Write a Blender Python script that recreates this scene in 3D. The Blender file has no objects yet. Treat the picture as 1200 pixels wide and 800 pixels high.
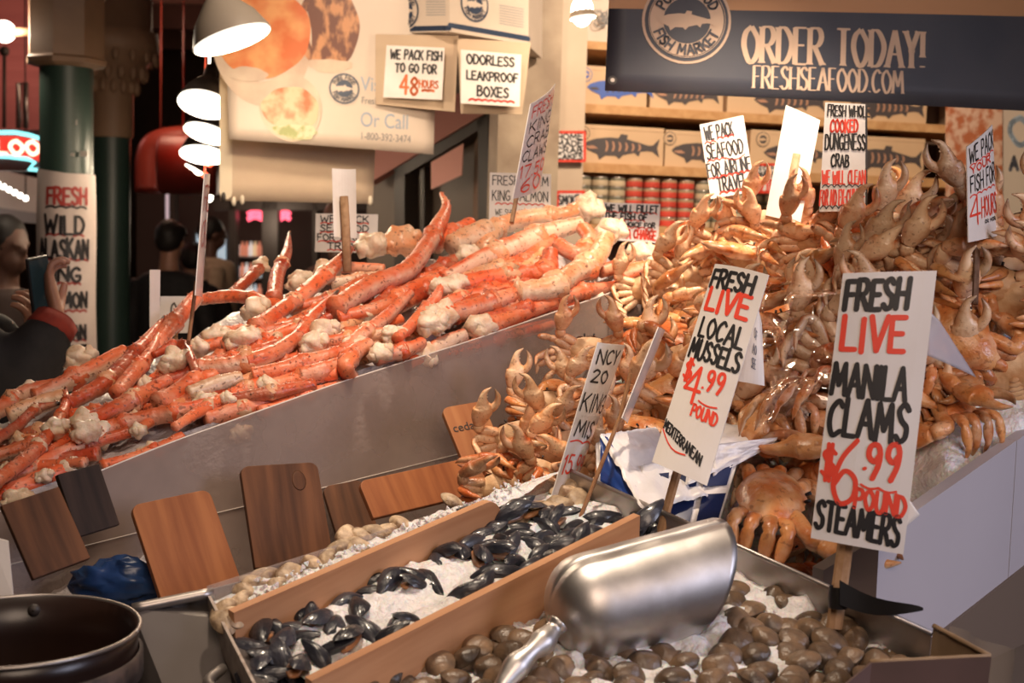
import bpy, math, random
from mathutils import Vector, Matrix, noise
random.seed(11)
scn = bpy.context.scene
COL = scn.collection
V = Vector
# ------------------------------------------------------------------ camera, world, lights, exposure
F = 1500.0
EYE = 1.72
PITCH = math.atan(0.085)
ROLL = math.radians(1.7)
CM = Matrix.Translation((0, 0, EYE)) @ Matrix.Rotation(math.pi/2 - PITCH, 4, 'X') @ Matrix.Rotation(ROLL, 4, 'Z')
cam = bpy.data.objects.new('camera', bpy.data.cameras.new('camera'))
COL.objects.link(cam)
cam.matrix_world = CM
cam.data.sensor_width = 36
cam.data.lens = 45
cam.data.clip_start = 0.05
cam.data.clip_end = 60
cam.data.dof.use_dof = True
cam.data.dof.focus_distance = 2.05
cam.data.dof.aperture_fstop = 6.0
scn.camera = cam

def P(px, py, d):
    return CM @ V(((px-600)/F*d, -(py-400)/F*d, -d))

w = bpy.data.worlds.new('world'); scn.world = w; w.use_nodes = True
w.node_tree.nodes['Background'].inputs[0].default_value = (1.0, 0.72, 0.55, 1)
w.node_tree.nodes['Background'].inputs[1].default_value = 0.03
scn.view_settings.view_transform = 'Standard'
scn.view_settings.look = 'None'
scn.view_settings.gamma = 1
scn.view_settings.use_curve_mapping = False
scn.view_settings.exposure = 0.2

def lamp(name, kind, loc, target, energy, color, size=0.1, spot=70, blend=0.6):
    l = bpy.data.lights.new(name, kind)
    l.energy = energy; l.color = color
    if kind == 'AREA':
        l.shape = 'DISK'; l.size = size; l.spread = math.radians(spot)
    else:
        l.shadow_soft_size = size
    if kind == 'SPOT':
        l.spot_size = math.radians(spot); l.spot_blend = blend
    o = bpy.data.objects.new(name, l); COL.objects.link(o)
    o.location = loc
    if target is not None:
        o.rotation_euler = (V(target)-V(loc)).to_track_quat('-Z', 'Y').to_euler()
    return o
WARM2 = (1.0, 0.80, 0.60)
lamp('spot_lamp_heap', 'SPOT', (0.62, 2.35, 2.75), P(905, 270, 2.8), 140, WARM2, 0.05, 62, 0.9)
lamp('spot_lamp_shellfish', 'SPOT', (-0.05, 1.75, 2.9), P(560, 640, 1.8), 78, WARM2, 0.05, 50, 0.9)
lamp('spot_lamp_king_crab', 'SPOT', (-0.15, 1.9, 2.9), P(520, 330, 2.6), 66, WARM2, 0.06, 62, 0.9)
lamp('spot_lamp_king_crab_end', 'SPOT', (-0.75, 1.5, 2.9), P(150, 480, 2.0), 22, WARM2, 0.06, 62, 0.9)
lamp('area_lamp_hall', 'AREA', (0.5, -0.7, 3.0), P(820, 400, 2.2), 11, (1.0, 0.76, 0.58), 1.4, 100)
lamp('area_lamp_daylight', 'AREA', (2.6, 0.2, 2.3), P(1000, 560, 1.8), 7, (0.78, 0.80, 1.0), 1.2, 80)
lamp('spot_lamp_shelves', 'SPOT', (0.9, 3.2, 3.0), P(880, 170, 4.7), 145, WARM2, 0.1, 100, 0.8)
lamp('spot_lamp_poster', 'SPOT', (-0.35, 2.9, 2.9), P(420, 110, 3.9), 42, WARM2, 0.1, 90, 0.9)
lamp('point_fill_rose_boards', 'POINT', P(-30, 40, 9.6), None, 16, (1.0, 0.40, 0.34), 0.3)  # unseen fill added close to the rose boards to brighten them
lamp('point_lamp_red_duct', 'POINT', P(225, 150, 8.3), None, 3, (1.0, 0.15, 0.08), 0.2)
lamp('point_fill_passage', 'POINT', P(190, 40, 8.6), None, 26, (1.0, 0.66, 0.45), 0.3)  # added fill, no fixture: lifts the dark ceiling and the far capital
lamp('point_lamp_shop', 'POINT', P(325, 260, 10.5), None, 9, (1.0, 0.8, 0.6), 0.3)

# ------------------------------------------------------------------ helpers: objects
KIDS = {}
def mk(name, verts, faces, att=None, smooth=True):
    me = bpy.data.meshes.new(name)
    me.from_pydata([tuple(v) for v in verts], [], faces)
    if smooth:
        me.polygons.foreach_set('use_smooth', [True]*len(me.polygons))
    if att is not None:
        a = me.attributes.new('tint', 'FLOAT_COLOR', 'POINT')
        flat = []
        for t in att:
            flat += [t[0], t[1], t[2] if len(t) > 2 else 0.0, 1.0]
        a.data.foreach_set('color', flat)
    me.update()
    return me

def ob(name, geo, mat, parent=None, smooth=True, loc=None):
    verts, faces = geo[0], geo[1]
    att = geo[2] if len(geo) > 2 else None
    off = V((0, 0, 0))
    p = parent
    while p is not None:
        off += p.location; p = p.parent
    if loc is not None:
        off += V(loc)
    me = mk(name, [V(v)-off for v in verts], faces, att, smooth)
    o = bpy.data.objects.new(name, me); COL.objects.link(o)
    if loc is not None:
        o.location = loc
    if parent is not None:
        o.parent = parent
        KIDS.setdefault(parent.name, []).append(o)
    for m in (mat if isinstance(mat, (list, tuple)) else [mat]):
        me.materials.append(m)
    return o

def tag(o, label, cat, group=None, kind=None):
    o['label'] = label; o['category'] = cat
    if group: o['group'] = group
    if kind: o['kind'] = kind
    return o

def thing(name, label, cat, loc=(0, 0, 0), group=None, kind=None):
    o = bpy.data.objects.new(name, None); COL.objects.link(o)
    o.location = loc; o.empty_display_size = 0.05
    return tag(o, label, cat, group, kind)

def solo(name, geo, mat, label, cat, group=None, kind=None, smooth=True):
    vs = geo[0]
    c = V((sum(v[0] for v in vs)/len(vs), sum(v[1] for v in vs)/len(vs), min(v[2] for v in vs)))
    o = ob(name, geo, mat, None, smooth, c)
    return tag(o, label, cat, group, kind)

def struct(name, geo, mat, smooth=False):
    o = ob(name, geo, mat, None, smooth); o['kind'] = 'structure'
    return o

def copy_tree(o, parent=None):
    c = o.copy(); COL.objects.link(c)
    if parent is not None: c.parent = parent
    for ch in KIDS.get(o.name, []):
        copy_tree(ch, c)
    return c

# ------------------------------------------------------------------ helpers: geometry
def join(*gs):
    vs, fs, at = [], [], []
    has = any(len(g) > 2 for g in gs)
    for g in gs:
        n = len(vs)
        vs += list(g[0]); fs += [tuple(i+n for i in f) for f in g[1]]
        if has: at += list(g[2]) if len(g) > 2 else [(0, 0)]*len(g[0])
    return (vs, fs, at) if has else (vs, fs)

def xf(g, m):
    return ([m @ V(v) for v in g[0]],) + tuple(g[1:])

def box(c, s, m=None):
    x, y, z = s[0]/2, s[1]/2, s[2]/2
    vs = [V((c[0]+a*x, c[1]+b*y, c[2]+d*z)) for a in (-1, 1) for b in (-1, 1) for d in (-1, 1)]
    if m: vs = [m @ v for v in vs]
    return vs, [(0, 1, 3, 2), (4, 6, 7, 5), (0, 4, 5, 1), (2, 3, 7, 6), (0, 2, 6, 4), (1, 5, 7, 3)]

def hexa(q, d):
    """a slab: quad q (four points in order) pushed by vector d"""
    vs = [V(p) for p in q] + [V(p)+V(d) for p in q]
    return vs, [(0, 1, 2, 3), (7, 6, 5, 4), (0, 4, 5, 1), (1, 5, 6, 2), (2, 6, 7, 3), (3, 7, 4, 0)]

def catmull(pts, n):
    """resample points (any dimension, lists) smoothly to n points"""
    m = len(pts)
    if m == 2:
        return [[a+(b-a)*i/(n-1) for a, b in zip(pts[0], pts[1])] for i in range(n)]
    P_ = [[2*a-b for a, b in zip(pts[0], pts[1])]] + [list(p) for p in pts] + [[2*a-b for a, b in zip(pts[-1], pts[-2])]]
    out = []
    for i in range(n):
        t = i/(n-1)*(m-1); k = min(int(t), m-2); t -= k
        p0, p1, p2, p3 = P_[k:k+4]
        out.append([0.5*(2*b+(c-a)*t+(2*a-5*b+4*c-d)*t*t+(3*b-a-3*c+d)*t**3) for a, b, c, d in zip(p0, p1, p2, p3)])
    return out

def tube(pts, rad, seg=10, up=(0, 0, 1), n=None, tint=None, cap=True, bump=0, bscale=60, seed=0.0):
    """sweep an ellipse; rad = list of r or (side, top); tint(t, updot) -> colour"""
    rr = [(r, r) if not isinstance(r, (tuple, list)) else r for r in rad]
    data = [list(p)+list(r) for p, r in zip(pts, rr)]
    if n: data = catmull(data, n)
    c = [V(d[:3]) for d in data]; rr = [(max(d[3], 1e-4), max(d[4], 1e-4)) for d in data]
    N = len(c)
    vs, fs, at = [], [], []
    u = V(up).normalized()
    for i in range(N):
        t = (c[min(i+1, N-1)]-c[max(i-1, 0)])
        if t.length < 1e-9: t = V((0, 1, 0))
        t.normalize()
        u2 = u-t*u.dot(t)
        if u2.length < 1e-3:
            u2 = V((1, 0, 0))-t*t.x
            if u2.length < 1e-3: u2 = V((0, 1, 0))-t*t.y
        u2.normalize()
        if i: u = u2
        s = t.cross(u2)
        for k in range(seg):
            a = 2*math.pi*k/seg
            d = s*math.cos(a)*rr[i][0]+u2*math.sin(a)*rr[i][1]
            p = c[i]+d
            if bump:
                p = c[i]+d*(1+bump*noise.noise(p*bscale+V((seed, 0, 0))))
            vs.append(p)
            at.append(tint(i/(N-1), math.sin(a)) if tint else (0, 0))
    for i in range(N-1):
        for k in range(seg):
            a, b = i*seg+k, i*seg+(k+1) % seg
            fs.append((a, a+seg, b+seg, b)[::-1])
    if cap:
        fs.append(tuple(range(seg))[::-1]); fs.append(tuple(range((N-1)*seg, N*seg)))
    return (vs, fs, at) if tint else (vs, fs)

def lathe(prof, c, seg=24, axis=None, cap=False):
    """prof: list of (r, z)"""
    m = Matrix.Translation(c)
    if axis is not None: m = m @ V(axis).to_track_quat('Z', 'Y').to_matrix().to_4x4()
    vs, fs = [], []
    for r, z in prof:
        for k in range(seg):
            a = 2*math.pi*k/seg
            vs.append(m @ V((r*math.cos(a), r*math.sin(a), z)))
    for i in range(len(prof)-1):
        for k in range(seg):
            a, b = i*seg+k, i*seg+(k+1) % seg
            fs.append((a, b, b+seg, a+seg))
    if cap:
        fs.append(tuple(range(seg))[::-1]); fs.append(tuple(range((len(prof)-1)*seg, len(prof)*seg)))
    return vs, fs

def ball(c, r, nu=14, nv=9, m=None, lump=0, lscale=30, seed=0, tint=None):
    r = (r, r, r) if not isinstance(r, (tuple, list)) else r
    vs, fs, at = [], [], []
    for j in range(nv+1):
        th = math.pi*j/nv
        for i in range(nu):
            ph = 2*math.pi*i/nu
            d = V((math.sin(th)*math.cos(ph), math.sin(th)*math.sin(ph), math.cos(th)))
            f = 1+(lump*noise.noise(d*lscale+V((seed*7.3, seed, 0))) if lump else 0)
            v = V((d.x*r[0], d.y*r[1], d.z*r[2]))*f
            vs.append((m @ v if m else v)+V(c))
            if tint: at.append(tint(d))
    for j in range(nv):
        for i in range(nu):
            a, b = j*nu+i, j*nu+(i+1) % nu
            fs.append((a, a+nu, b+nu, b))
    return (vs, fs, at) if tint else (vs, fs)

def basis(x, y, z, o=(0, 0, 0)):
    m = Matrix((x, y, z)).transposed().to_4x4()
    m.translation = o
    return m

def rayplane(px, py, p0, n):
    o = CM.translation; d = P(px, py, 1)-o
    return o+d*((V(p0)-o).dot(n)/d.dot(n))

def grid(f, nu, nv):
    vs = [f(i/(nu-1), j/(nv-1)) for j in range(nv) for i in range(nu)]
    fs = [(j*nu+i, j*nu+i+1, (j+1)*nu+i+1, (j+1)*nu+i) for j in range(nv-1) for i in range(nu-1)]
    return vs, fs

def lerp_tab(tab, x):
    if x <= tab[0][0]: return tab[0][1]
    for (a, b), (c, d) in zip(tab, tab[1:]):
        if x <= c: return b+(d-b)*(x-a)/(c-a)
    return tab[-1][1]

# ------------------------------------------------------------------ materials
def M(name, col, rough=0.5, metal=0.0, col2=None, scale=8.0, amt=0.5, bump=0.0, bscale=None, spec=None, emit=None, estr=0.0, stretch=None, alpha=None, rand=0.0, detail=5.0, sss=0.0, coat=0.0):
    m = bpy.data.materials.new(name); m.use_nodes = True
    nt = m.node_tree; b = nt.nodes['Principled BSDF']
    b.inputs['Base Color'].default_value = (*col, 1)
    b.inputs['Roughness'].default_value = rough
    b.inputs['Metallic'].default_value = metal
    if spec is not None: b.inputs['Specular IOR Level'].default_value = spec
    if coat: b.inputs['Coat Weight'].default_value = coat; b.inputs['Coat Roughness'].default_value = 0.12
    if sss:
        b.inputs['Subsurface Weight'].default_value = sss
        b.inputs['Subsurface Scale'].default_value = 0.01
    if emit:
        b.inputs['Emission Color'].default_value = (*emit, 1)
        b.inputs['Emission Strength'].default_value = estr
    tc = nt.nodes.new('ShaderNodeTexCoord'); mp = nt.nodes.new('ShaderNodeMapping')
    nt.links.new(tc.outputs['Object'], mp.inputs[0])
    if stretch: mp.inputs['Scale'].default_value = stretch
    last = None
    if col2 is not None:
        nz = nt.nodes.new('ShaderNodeTexNoise'); nz.inputs['Scale'].default_value = scale; nz.inputs['Detail'].default_value = detail
        nt.links.new(mp.outputs[0], nz.inputs['Vector'])
        rp = nt.nodes.new('ShaderNodeValToRGB')
        rp.color_ramp.elements[0].position = 0.5-0.3*amt if amt < 1 else 0.42
        rp.color_ramp.elements[1].position = 0.5+0.3*amt if amt < 1 else 0.58
        rp.color_ramp.elements[0].color = (*col, 1); rp.color_ramp.elements[1].color = (*col2, 1)
        nt.links.new(nz.outputs['Fac'], rp.inputs[0])
        last = rp.outputs[0]
    if rand:
        oi = nt.nodes.new('ShaderNodeObjectInfo'); hs = nt.nodes.new('ShaderNodeHueSaturation')
        mr = nt.nodes.new('ShaderNodeMapRange'); mr.inputs[3].default_value = 1-rand; mr.inputs[4].default_value = 1+rand
        nt.links.new(oi.outputs['Random'], mr.inputs[0]); nt.links.new(mr.outputs[0], hs.inputs['Value'])
        if last: nt.links.new(last, hs.inputs['Color'])
        else: hs.inputs['Color'].default_value = (*col, 1)
        last = hs.outputs[0]
    if last: nt.links.new(last, b.inputs['Base Color'])
    if bump:
        n2 = nt.nodes.new('ShaderNodeTexNoise'); n2.inputs['Scale'].default_value = bscale or scale; n2.inputs['Detail'].default_value = 6
        nt.links.new(mp.outputs[0], n2.inputs['Vector'])
        bp = nt.nodes.new('ShaderNodeBump'); bp.inputs['Strength'].default_value = bump; bp.inputs['Distance'].default_value = 0.01
        nt.links.new(n2.outputs['Fac'], bp.inputs['Height']); nt.links.new(bp.outputs[0], b.inputs['Normal'])
    if alpha is not None: b.inputs['Alpha'].default_value = alpha
    return m

def shell_mat(name, top, top2, pale, tip, speck, speck_scale=130, speck_amt=0.35, rough=0.35, rand=0.18, nscale=14, patch=0.42):
    """crab shell: the 'tint' attribute holds how pale (belly side) and how dark (claw tip) the shell is"""
    m = bpy.data.materials.new(name); m.use_nodes = True
    nt = m.node_tree; b = nt.nodes['Principled BSDF']; L = nt.links.new
    b.inputs['Roughness'].default_value = rough
    b.inputs['Coat Weight'].default_value = 0.12; b.inputs['Coat Roughness'].default_value = 0.25
    tc = nt.nodes.new('ShaderNodeTexCoord')
    oi = nt.nodes.new('ShaderNodeObjectInfo')
    ad = nt.nodes.new('ShaderNodeVectorMath'); ad.operation = 'ADD'
    mu = nt.nodes.new('ShaderNodeMath'); mu.operation = 'MULTIPLY'; mu.inputs[1].default_value = 37.0
    L(oi.outputs['Random'], mu.inputs[0]); L(tc.outputs['Object'], ad.inputs[0]); L(mu.outputs[0], ad.inputs[1])
    nz = nt.nodes.new('ShaderNodeTexNoise'); nz.inputs['Scale'].default_value = nscale; nz.inputs['Detail'].default_value = 5
    L(ad.outputs[0], nz.inputs['Vector'])
    at = nt.nodes.new('ShaderNodeAttribute'); at.attribute_name = 'tint'
    sp = nt.nodes.new('ShaderNodeSeparateColor'); L(at.outputs['Color'], sp.inputs[0])
    def mix(fac, a, c):
        x = nt.nodes.new('ShaderNodeMix'); x.data_type = 'RGBA'
        if hasattr(fac, 'links'): L(fac, x.inputs[0])
        else: x.inputs[0].default_value = fac
        for s, i in ((a, 6), (c, 7)):
            if isinstance(s, tuple): x.inputs[i].default_value = (*s, 1)
            else: L(s, x.inputs[i])
        return x.outputs[2]
    def rng(v, a, c, d=0.0, e=1.0):
        r = nt.nodes.new('ShaderNodeMapRange'); r.inputs[1].default_value = a; r.inputs[2].default_value = c
        r.inputs[3].default_value = d; r.inputs[4].default_value = e; L(v, r.inputs[0]); return r.outputs[0]
    base = mix(rng(nz.outputs['Fac'], 0.35, 0.65), top, top2)
    n3 = nt.nodes.new('ShaderNodeTexNoise'); n3.inputs['Scale'].default_value = nscale*1.7; n3.inputs['Detail'].default_value = 3
    L(ad.outputs[0], n3.inputs['Vector'])
    s = nt.nodes.new('ShaderNodeMath'); s.operation = 'ADD'; L(sp.outputs[0], s.inputs[0])
    L(rng(n3.outputs['Fac'], 0.3, 0.7, -patch, patch), s.inputs[1]); s.use_clamp = True
    base = mix(s.outputs[0], base, pale)
    vo = nt.nodes.new('ShaderNodeTexNoise'); vo.inputs['Scale'].default_value = speck_scale; vo.inputs['Detail'].default_value = 2
    L(ad.outputs[0], vo.inputs['Vector'])
    base = mix(rng(vo.outputs['Fac'], 0.60, 0.68, 0, speck_amt), base, speck)
    base = mix(sp.outputs[1], base, tip)
    hs = nt.nodes.new('ShaderNodeHueSaturation'); L(base, hs.inputs['Color'])
    L(rng(oi.outputs['Random'], 0, 1, 1-rand, 1+rand), hs.inputs['Value'])
    L(hs.outputs[0], b.inputs['Base Color'])
    bp = nt.nodes.new('ShaderNodeBump'); bp.inputs['Strength'].default_value = 0.35; bp.inputs['Distance'].default_value = 0.004
    n4 = nt.nodes.new('ShaderNodeTexNoise'); n4.inputs['Scale'].default_value = 160; L(ad.outputs[0], n4.inputs['Vector'])
    L(n4.outputs['Fac'], bp.inputs['Height']); L(bp.outputs[0], b.inputs['Normal'])
    return m

def wood(name, a, b2, scale=18, rough=0.55, c3=None):
    m = bpy.data.materials.new(name); m.use_nodes = True
    nt = m.node_tree; b = nt.nodes['Principled BSDF']; L = nt.links.new
    b.inputs['Roughness'].default_value = rough; b.inputs['Specular IOR Level'].default_value = 0.18
    tc = nt.nodes.new('ShaderNodeTexCoord'); mp = nt.nodes.new('ShaderNodeMapping'); L(tc.outputs['Object'], mp.inputs[0])
    mp.inputs['Scale'].default_value = (1, 0.09, 1)
    nz = nt.nodes.new('ShaderNodeTexNoise'); nz.inputs['Scale'].default_value = scale*3; nz.inputs['Detail'].default_value = 7; nz.inputs['Distortion'].default_value = 0.4
    L(mp.outputs[0], nz.inputs['Vector'])
    rp = nt.nodes.new('ShaderNodeValToRGB')
    rp.color_ramp.elements[0].position = 0.33; rp.color_ramp.elements[1].position = 0.68
    rp.color_ramp.elements[0].color = (*a, 1); rp.color_ramp.elements[1].color = (*b2, 1)
    L(nz.outputs['Fac'], rp.inputs[0])
    oi = nt.nodes.new('ShaderNodeObjectInfo')
    L(rp.outputs[0], b.inputs['Base Color'])
    bp = nt.nodes.new('ShaderNodeBump'); bp.inputs['Strength'].default_value = 0.2; bp.inputs['Distance'].default_value = 0.003
    L(nz.outputs['Fac'], bp.inputs['Height']); L(bp.outputs[0], b.inputs['Normal'])
    return m

card = M('white_card', (0.78, 0.72, 0.68), 0.42, col2=(0.68, 0.61, 0.56), scale=9, bump=0.08, bscale=40)
card_clean = M('plastic_coated_card', (0.80, 0.76, 0.74), 0.22, col2=(0.72, 0.66, 0.63), scale=6, coat=0.3)
tan_card = M('tan_canvas', (0.62, 0.47, 0.33), 0.8, col2=(0.54, 0.40, 0.28), scale=5)
ink = M('black_marker', (0.012, 0.010, 0.012), 0.5)
red_ink = M('red_marker', (0.78, 0.055, 0.025), 0.5)
dark_red_ink = M('dark_red_marker', (0.30, 0.025, 0.02), 0.6)
orange_ink = M('orange_marker', (0.72, 0.16, 0.04), 0.5)
stick_wood = wood('stick_wood', (0.30, 0.17, 0.09), (0.46, 0.28, 0.16), 20)
dark_stick = wood('dark_stick_wood', (0.10, 0.055, 0.035), (0.2, 0.11, 0.07), 20)
king_mat = shell_mat('king_crab_shell', (0.66, 0.085, 0.02), (0.74, 0.19, 0.075), (0.78, 0.52, 0.37), (0.05, 0.02, 0.015), (0.16, 0.04, 0.02), 120, 0.75, 0.44, 0.16, 14, 0.3)
king_pale = shell_mat('king_crab_pale_shell', (0.70, 0.42, 0.25), (0.72, 0.26, 0.11), (0.78, 0.58, 0.42), (0.1, 0.05, 0.04), (0.14, 0.05, 0.03), 120, 0.75, 0.38)
king_dark = shell_mat('king_crab_dark_shell', (0.42, 0.05, 0.02), (0.58, 0.11, 0.04), (0.62, 0.36, 0.22), (0.03, 0.015, 0.012), (0.08, 0.02, 0.015), 150, 0.6, 0.36)
meat = M('crab_joint_meat', (0.84, 0.68, 0.53), 0.4, col2=(0.66, 0.42, 0.26), scale=38, amt=0.5, bump=0.3, bscale=120, sss=0.15)
crab_mat = shell_mat('dungeness_shell', (0.52, 0.145, 0.035), (0.62, 0.29, 0.105), (0.84, 0.60, 0.39), (0.12, 0.06, 0.035), (0.20, 0.055, 0.02), 120, 0.5, 0.32, 0.28, 22, 0.4)
crab_red = shell_mat('dungeness_red_shell', (0.46, 0.09, 0.022), (0.58, 0.17, 0.05), (0.72, 0.44, 0.25), (0.06, 0.04, 0.03), (0.24, 0.05, 0.02), 120, 0.5, 0.3, 0.22, 22, 0.45)
crab_belly = M('dungeness_underside', (0.70, 0.47, 0.27), 0.45, col2=(0.52, 0.27, 0.12), scale=30, bump=0.3, bscale=60, rand=0.15)
ice_mat = M('crushed_ice', (0.86, 0.84, 0.85), 0.22, col2=(0.70, 0.68, 0.70), scale=70, bump=0.6, bscale=140, sss=0.3)
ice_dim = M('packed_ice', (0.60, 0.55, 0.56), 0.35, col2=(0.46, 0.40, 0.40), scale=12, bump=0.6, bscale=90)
steel = M('brushed_steel', (0.46, 0.42, 0.40), 0.38, metal=0.85, col2=(0.36, 0.32, 0.30), scale=20)
alu = M('worn_aluminium', (0.80, 0.77, 0.76), 0.43, metal=1.0, col2=(0.46, 0.43, 0.42), scale=10, bump=0.05, bscale=25)
dark_steel = M('dark_steel', (0.115, 0.10, 0.095), 0.45, metal=0.3, col2=(0.09, 0.075, 0.07), scale=9)
divider_wood = wood('divider_wood', (0.42, 0.20, 0.10), (0.56, 0.30, 0.16), 12, 0.45)
clam_mat = M('clam_shell', (0.21, 0.13, 0.075), 0.34, col2=(0.065, 0.048, 0.038), scale=34, bump=0.35, bscale=70, rand=0.4)
clam_pale = M('pale_clam_shell', (0.62, 0.46, 0.30), 0.45, col2=(0.20, 0.12, 0.07), scale=45, bump=0.5, bscale=70, rand=0.3)
mussel_mat = M('mussel_shell', (0.012, 0.014, 0.022), 0.3, col2=(0.035, 0.035, 0.045), scale=45, amt=0.45, bump=0.3, bscale=110, coat=0.45, rand=0.4, stretch=(.5, 2, 1))
mussel_in = M('mussel_inside', (0.50, 0.22, 0.09), 0.3, col2=(0.2, 0.12, 0.09), scale=30)
navy = M('navy_vinyl', (0.042, 0.045, 0.062), 0.5, col2=(0.06, 0.06, 0.075), scale=5)
vinyl_tan = M('tan_vinyl_print', (0.62, 0.44, 0.31), 0.5)
poster_white = M('cream_vinyl', (0.68, 0.56, 0.45), 0.5, col2=(0.63, 0.50, 0.40), scale=3)
grey_blue = M('faded_blue_print', (0.33, 0.39, 0.48), 0.6)
box_card = M('white_carton', (0.68, 0.56, 0.46), 0.6, col2=(0.62, 0.50, 0.40), scale=5)
tan_box = M('kraft_carton', (0.68, 0.46, 0.28), 0.65, col2=(0.62, 0.41, 0.24), scale=4)
shelf_wood = wood('shelf_wood', (0.50, 0.26, 0.11), (0.62, 0.36, 0.17), 10)
# ------------------------------------------------------------------ helpers: hand lettering on sheets
GLYPHS = {
'A': '.7;0,0 .35,1 .7,0|.13,.36 .57,.36', 'B': '.58;0,0 0,1|~0,1 .35,.98 .48,.77 .3,.55 0,.53|~0,.53 .38,.52 .58,.28 .38,.03 0,0',
'C': '.62;~.6,.85 .38,1 .08,.75 .03,.35 .25,.02 .6,.15', 'D': '.62;0,0 0,1|~0,1 .35,.95 .62,.55 .4,.08 0,0',
'E': '.52;.5,1 0,1 0,0 .52,0|0,.52 .42,.52', 'F': '.5;0,0 0,1 .5,1|0,.53 .4,.53', 'G': '.65;~.6,.85 .38,1 .08,.75 .03,.35 .28,.01 .6,.12 .62,.4|.36,.42 .64,.42',
'H': '.62;0,0 0,1|.62,0 .62,1|0,.5 .62,.5', 'I': '.12;.06,0 .06,1', 'J': '.5;~.45,1 .45,.3 .3,.02 .02,.18', 'K': '.6;0,0 0,1|.56,1 0,.42|.18,.58 .6,0',
'L': '.5;0,1 0,0 .5,0', 'M': '.8;0,0 .1,1 .4,.3 .7,1 .8,0', 'N': '.65;0,0 0,1 .65,0 .65,1', 'O': '.68;~.34,1 .08,.82 .02,.45 .3,0 .6,.2 .66,.62 .34,1',
'P': '.55;0,0 0,1|~0,1 .4,.98 .54,.75 .38,.5 0,.48', 'Q': '.68;~.34,1 .06,.8 .02,.4 .3,0 .6,.2 .66,.6 .34,1|.4,.25 .68,0', 'R': '.6;0,0 0,1|~0,1 .4,.98 .53,.76 .38,.53 0,.5|.22,.5 .6,0',
'S': '.55;~.52,.85 .3,1 .05,.82 .2,.57 .48,.4 .48,.12 .22,0 .01,.14', 'T': '.62;0,1 .62,1|.31,1 .31,0', 'U': '.6;~0,1 .02,.3 .2,.01 .45,.05 .59,.4 .6,1',
'V': '.62;0,1 .31,0 .62,1', 'W': '.9;0,1 .2,0 .45,.7 .68,0 .9,1', 'X': '.6;0,1 .6,0|.6,1 0,0', 'Y': '.6;0,1 .3,.48 .6,1|.3,.48 .3,0', 'Z': '.58;0,1 .58,1 0,0 .58,0',
'0': '.6;~.3,1 .06,.8 .02,.4 .27,0 .54,.2 .58,.62 .3,1', '1': '.2;0,.8 .15,1 .15,0', '2': '.55;~.03,.8 .25,1 .5,.8 .3,.4 0,0|0,0 .55,0', '3': '.52;~.02,.85 .3,1 .48,.78 .2,.54|~.2,.54 .52,.4 .45,.08 .2,0 0,.15',
'4': '.62;.45,0 .42,1 0,.35 .62,.35', '5': '.54;.5,1 .1,1 .05,.58|~.05,.58 .3,.66 .52,.42 .45,.1 .2,0 0,.12', '6': '.55;~.45,1 .15,.7 .02,.3 .2,.02 .48,.12 .5,.4 .25,.52 .04,.3', '7': '.55;0,1 .55,1 .2,0',
'8': '.55;~.27,.53 .05,.75 .27,1 .5,.77 .27,.53 .02,.25 .27,0 .53,.25 .27,.53', '9': '.55;~.5,.72 .3,.5 .06,.65 .1,.93 .36,1 .5,.8 .47,.4 .28,0', '$': '.55;~.52,.78 .3,.9 .05,.75 .2,.55 .48,.4 .48,.18 .22,.08 .01,.2|.2,1.05 .18,-.05|.36,1.05 .34,-.05',
'.': '.12;.05,.02 .07,.06', '-': '.4;.02,.48 .38,.48', '!': '.14;.07,1 .07,.3|.07,.03 .07,.07', ' ': '.34;', "'": '.1;.05,1 .03,.8', ',': '.12;.07,.05 .03,-.1', '/': '.4;0,0 .4,1', '\u00b7': '.16;.06,.5 .1,.54',
}
def glyph(ch):
    wd, rest = GLYPHS[ch].split(';')
    st = []
    for s in rest.split('|'):
        if not s: continue
        sm = s[0] == '~'
        pts = [[float(a) for a in p.split(',')] for p in s.lstrip('~').split()]
        if sm: pts = catmull(pts, len(pts)*4)
        st.append(pts)
    return float(wd), st

class Sheet:
    """a card: corners TL, TR, BR, BL in the world, bowed by `bend` (m) across its width and `bow` down its height"""
    def __init__(s, q, bend=0.0, bow=0.0, curl=0.0):
        s.q = [V(p) for p in q]; s.bend = bend; s.bow = bow; s.curl = curl
        s.w = ((s.q[1]-s.q[0]).length+(s.q[2]-s.q[3]).length)/2
        s.h = ((s.q[3]-s.q[0]).length+(s.q[2]-s.q[1]).length)/2
        s.n = ((s.q[1]-s.q[0]).cross(s.q[0]-s.q[3])).normalized()
    def __call__(s, u, v, off=0.0):
        a = s.q[0].lerp(s.q[1], u); b = s.q[3].lerp(s.q[2], u)
        c = max(v-0.8, 0)/0.2
        return a.lerp(b, v)+s.n*(off+s.bend*4*u*(1-u)+s.bow*4*v*(1-v)+s.curl*c*c*u)
    def geo(s, th=0.0015, nu=9, nv=13):
        f, ff = grid(lambda u, v: s(u, v), nu, nv)
        b, _ = grid(lambda u, v: s(u, v, -th), nu, nv)
        n = len(f); fs = [x[::-1] for x in ff]+[tuple(i+n for i in x) for x in ff]
        for i in range(nu-1):
            fs.append((i, i+1, i+1+n, i+n)); k = (nv-1)*nu; fs.append((k+i+1, k+i, k+i+n, k+i+1+n))
        for j in range(nv-1):
            a, c = j*nu, (j+1)*nu; fs.append((c, a, a+n, c+n)); a, c = a+nu-1, c+nu-1; fs.append((a, c, c+n, a+n))
        return f+b, fs

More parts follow.
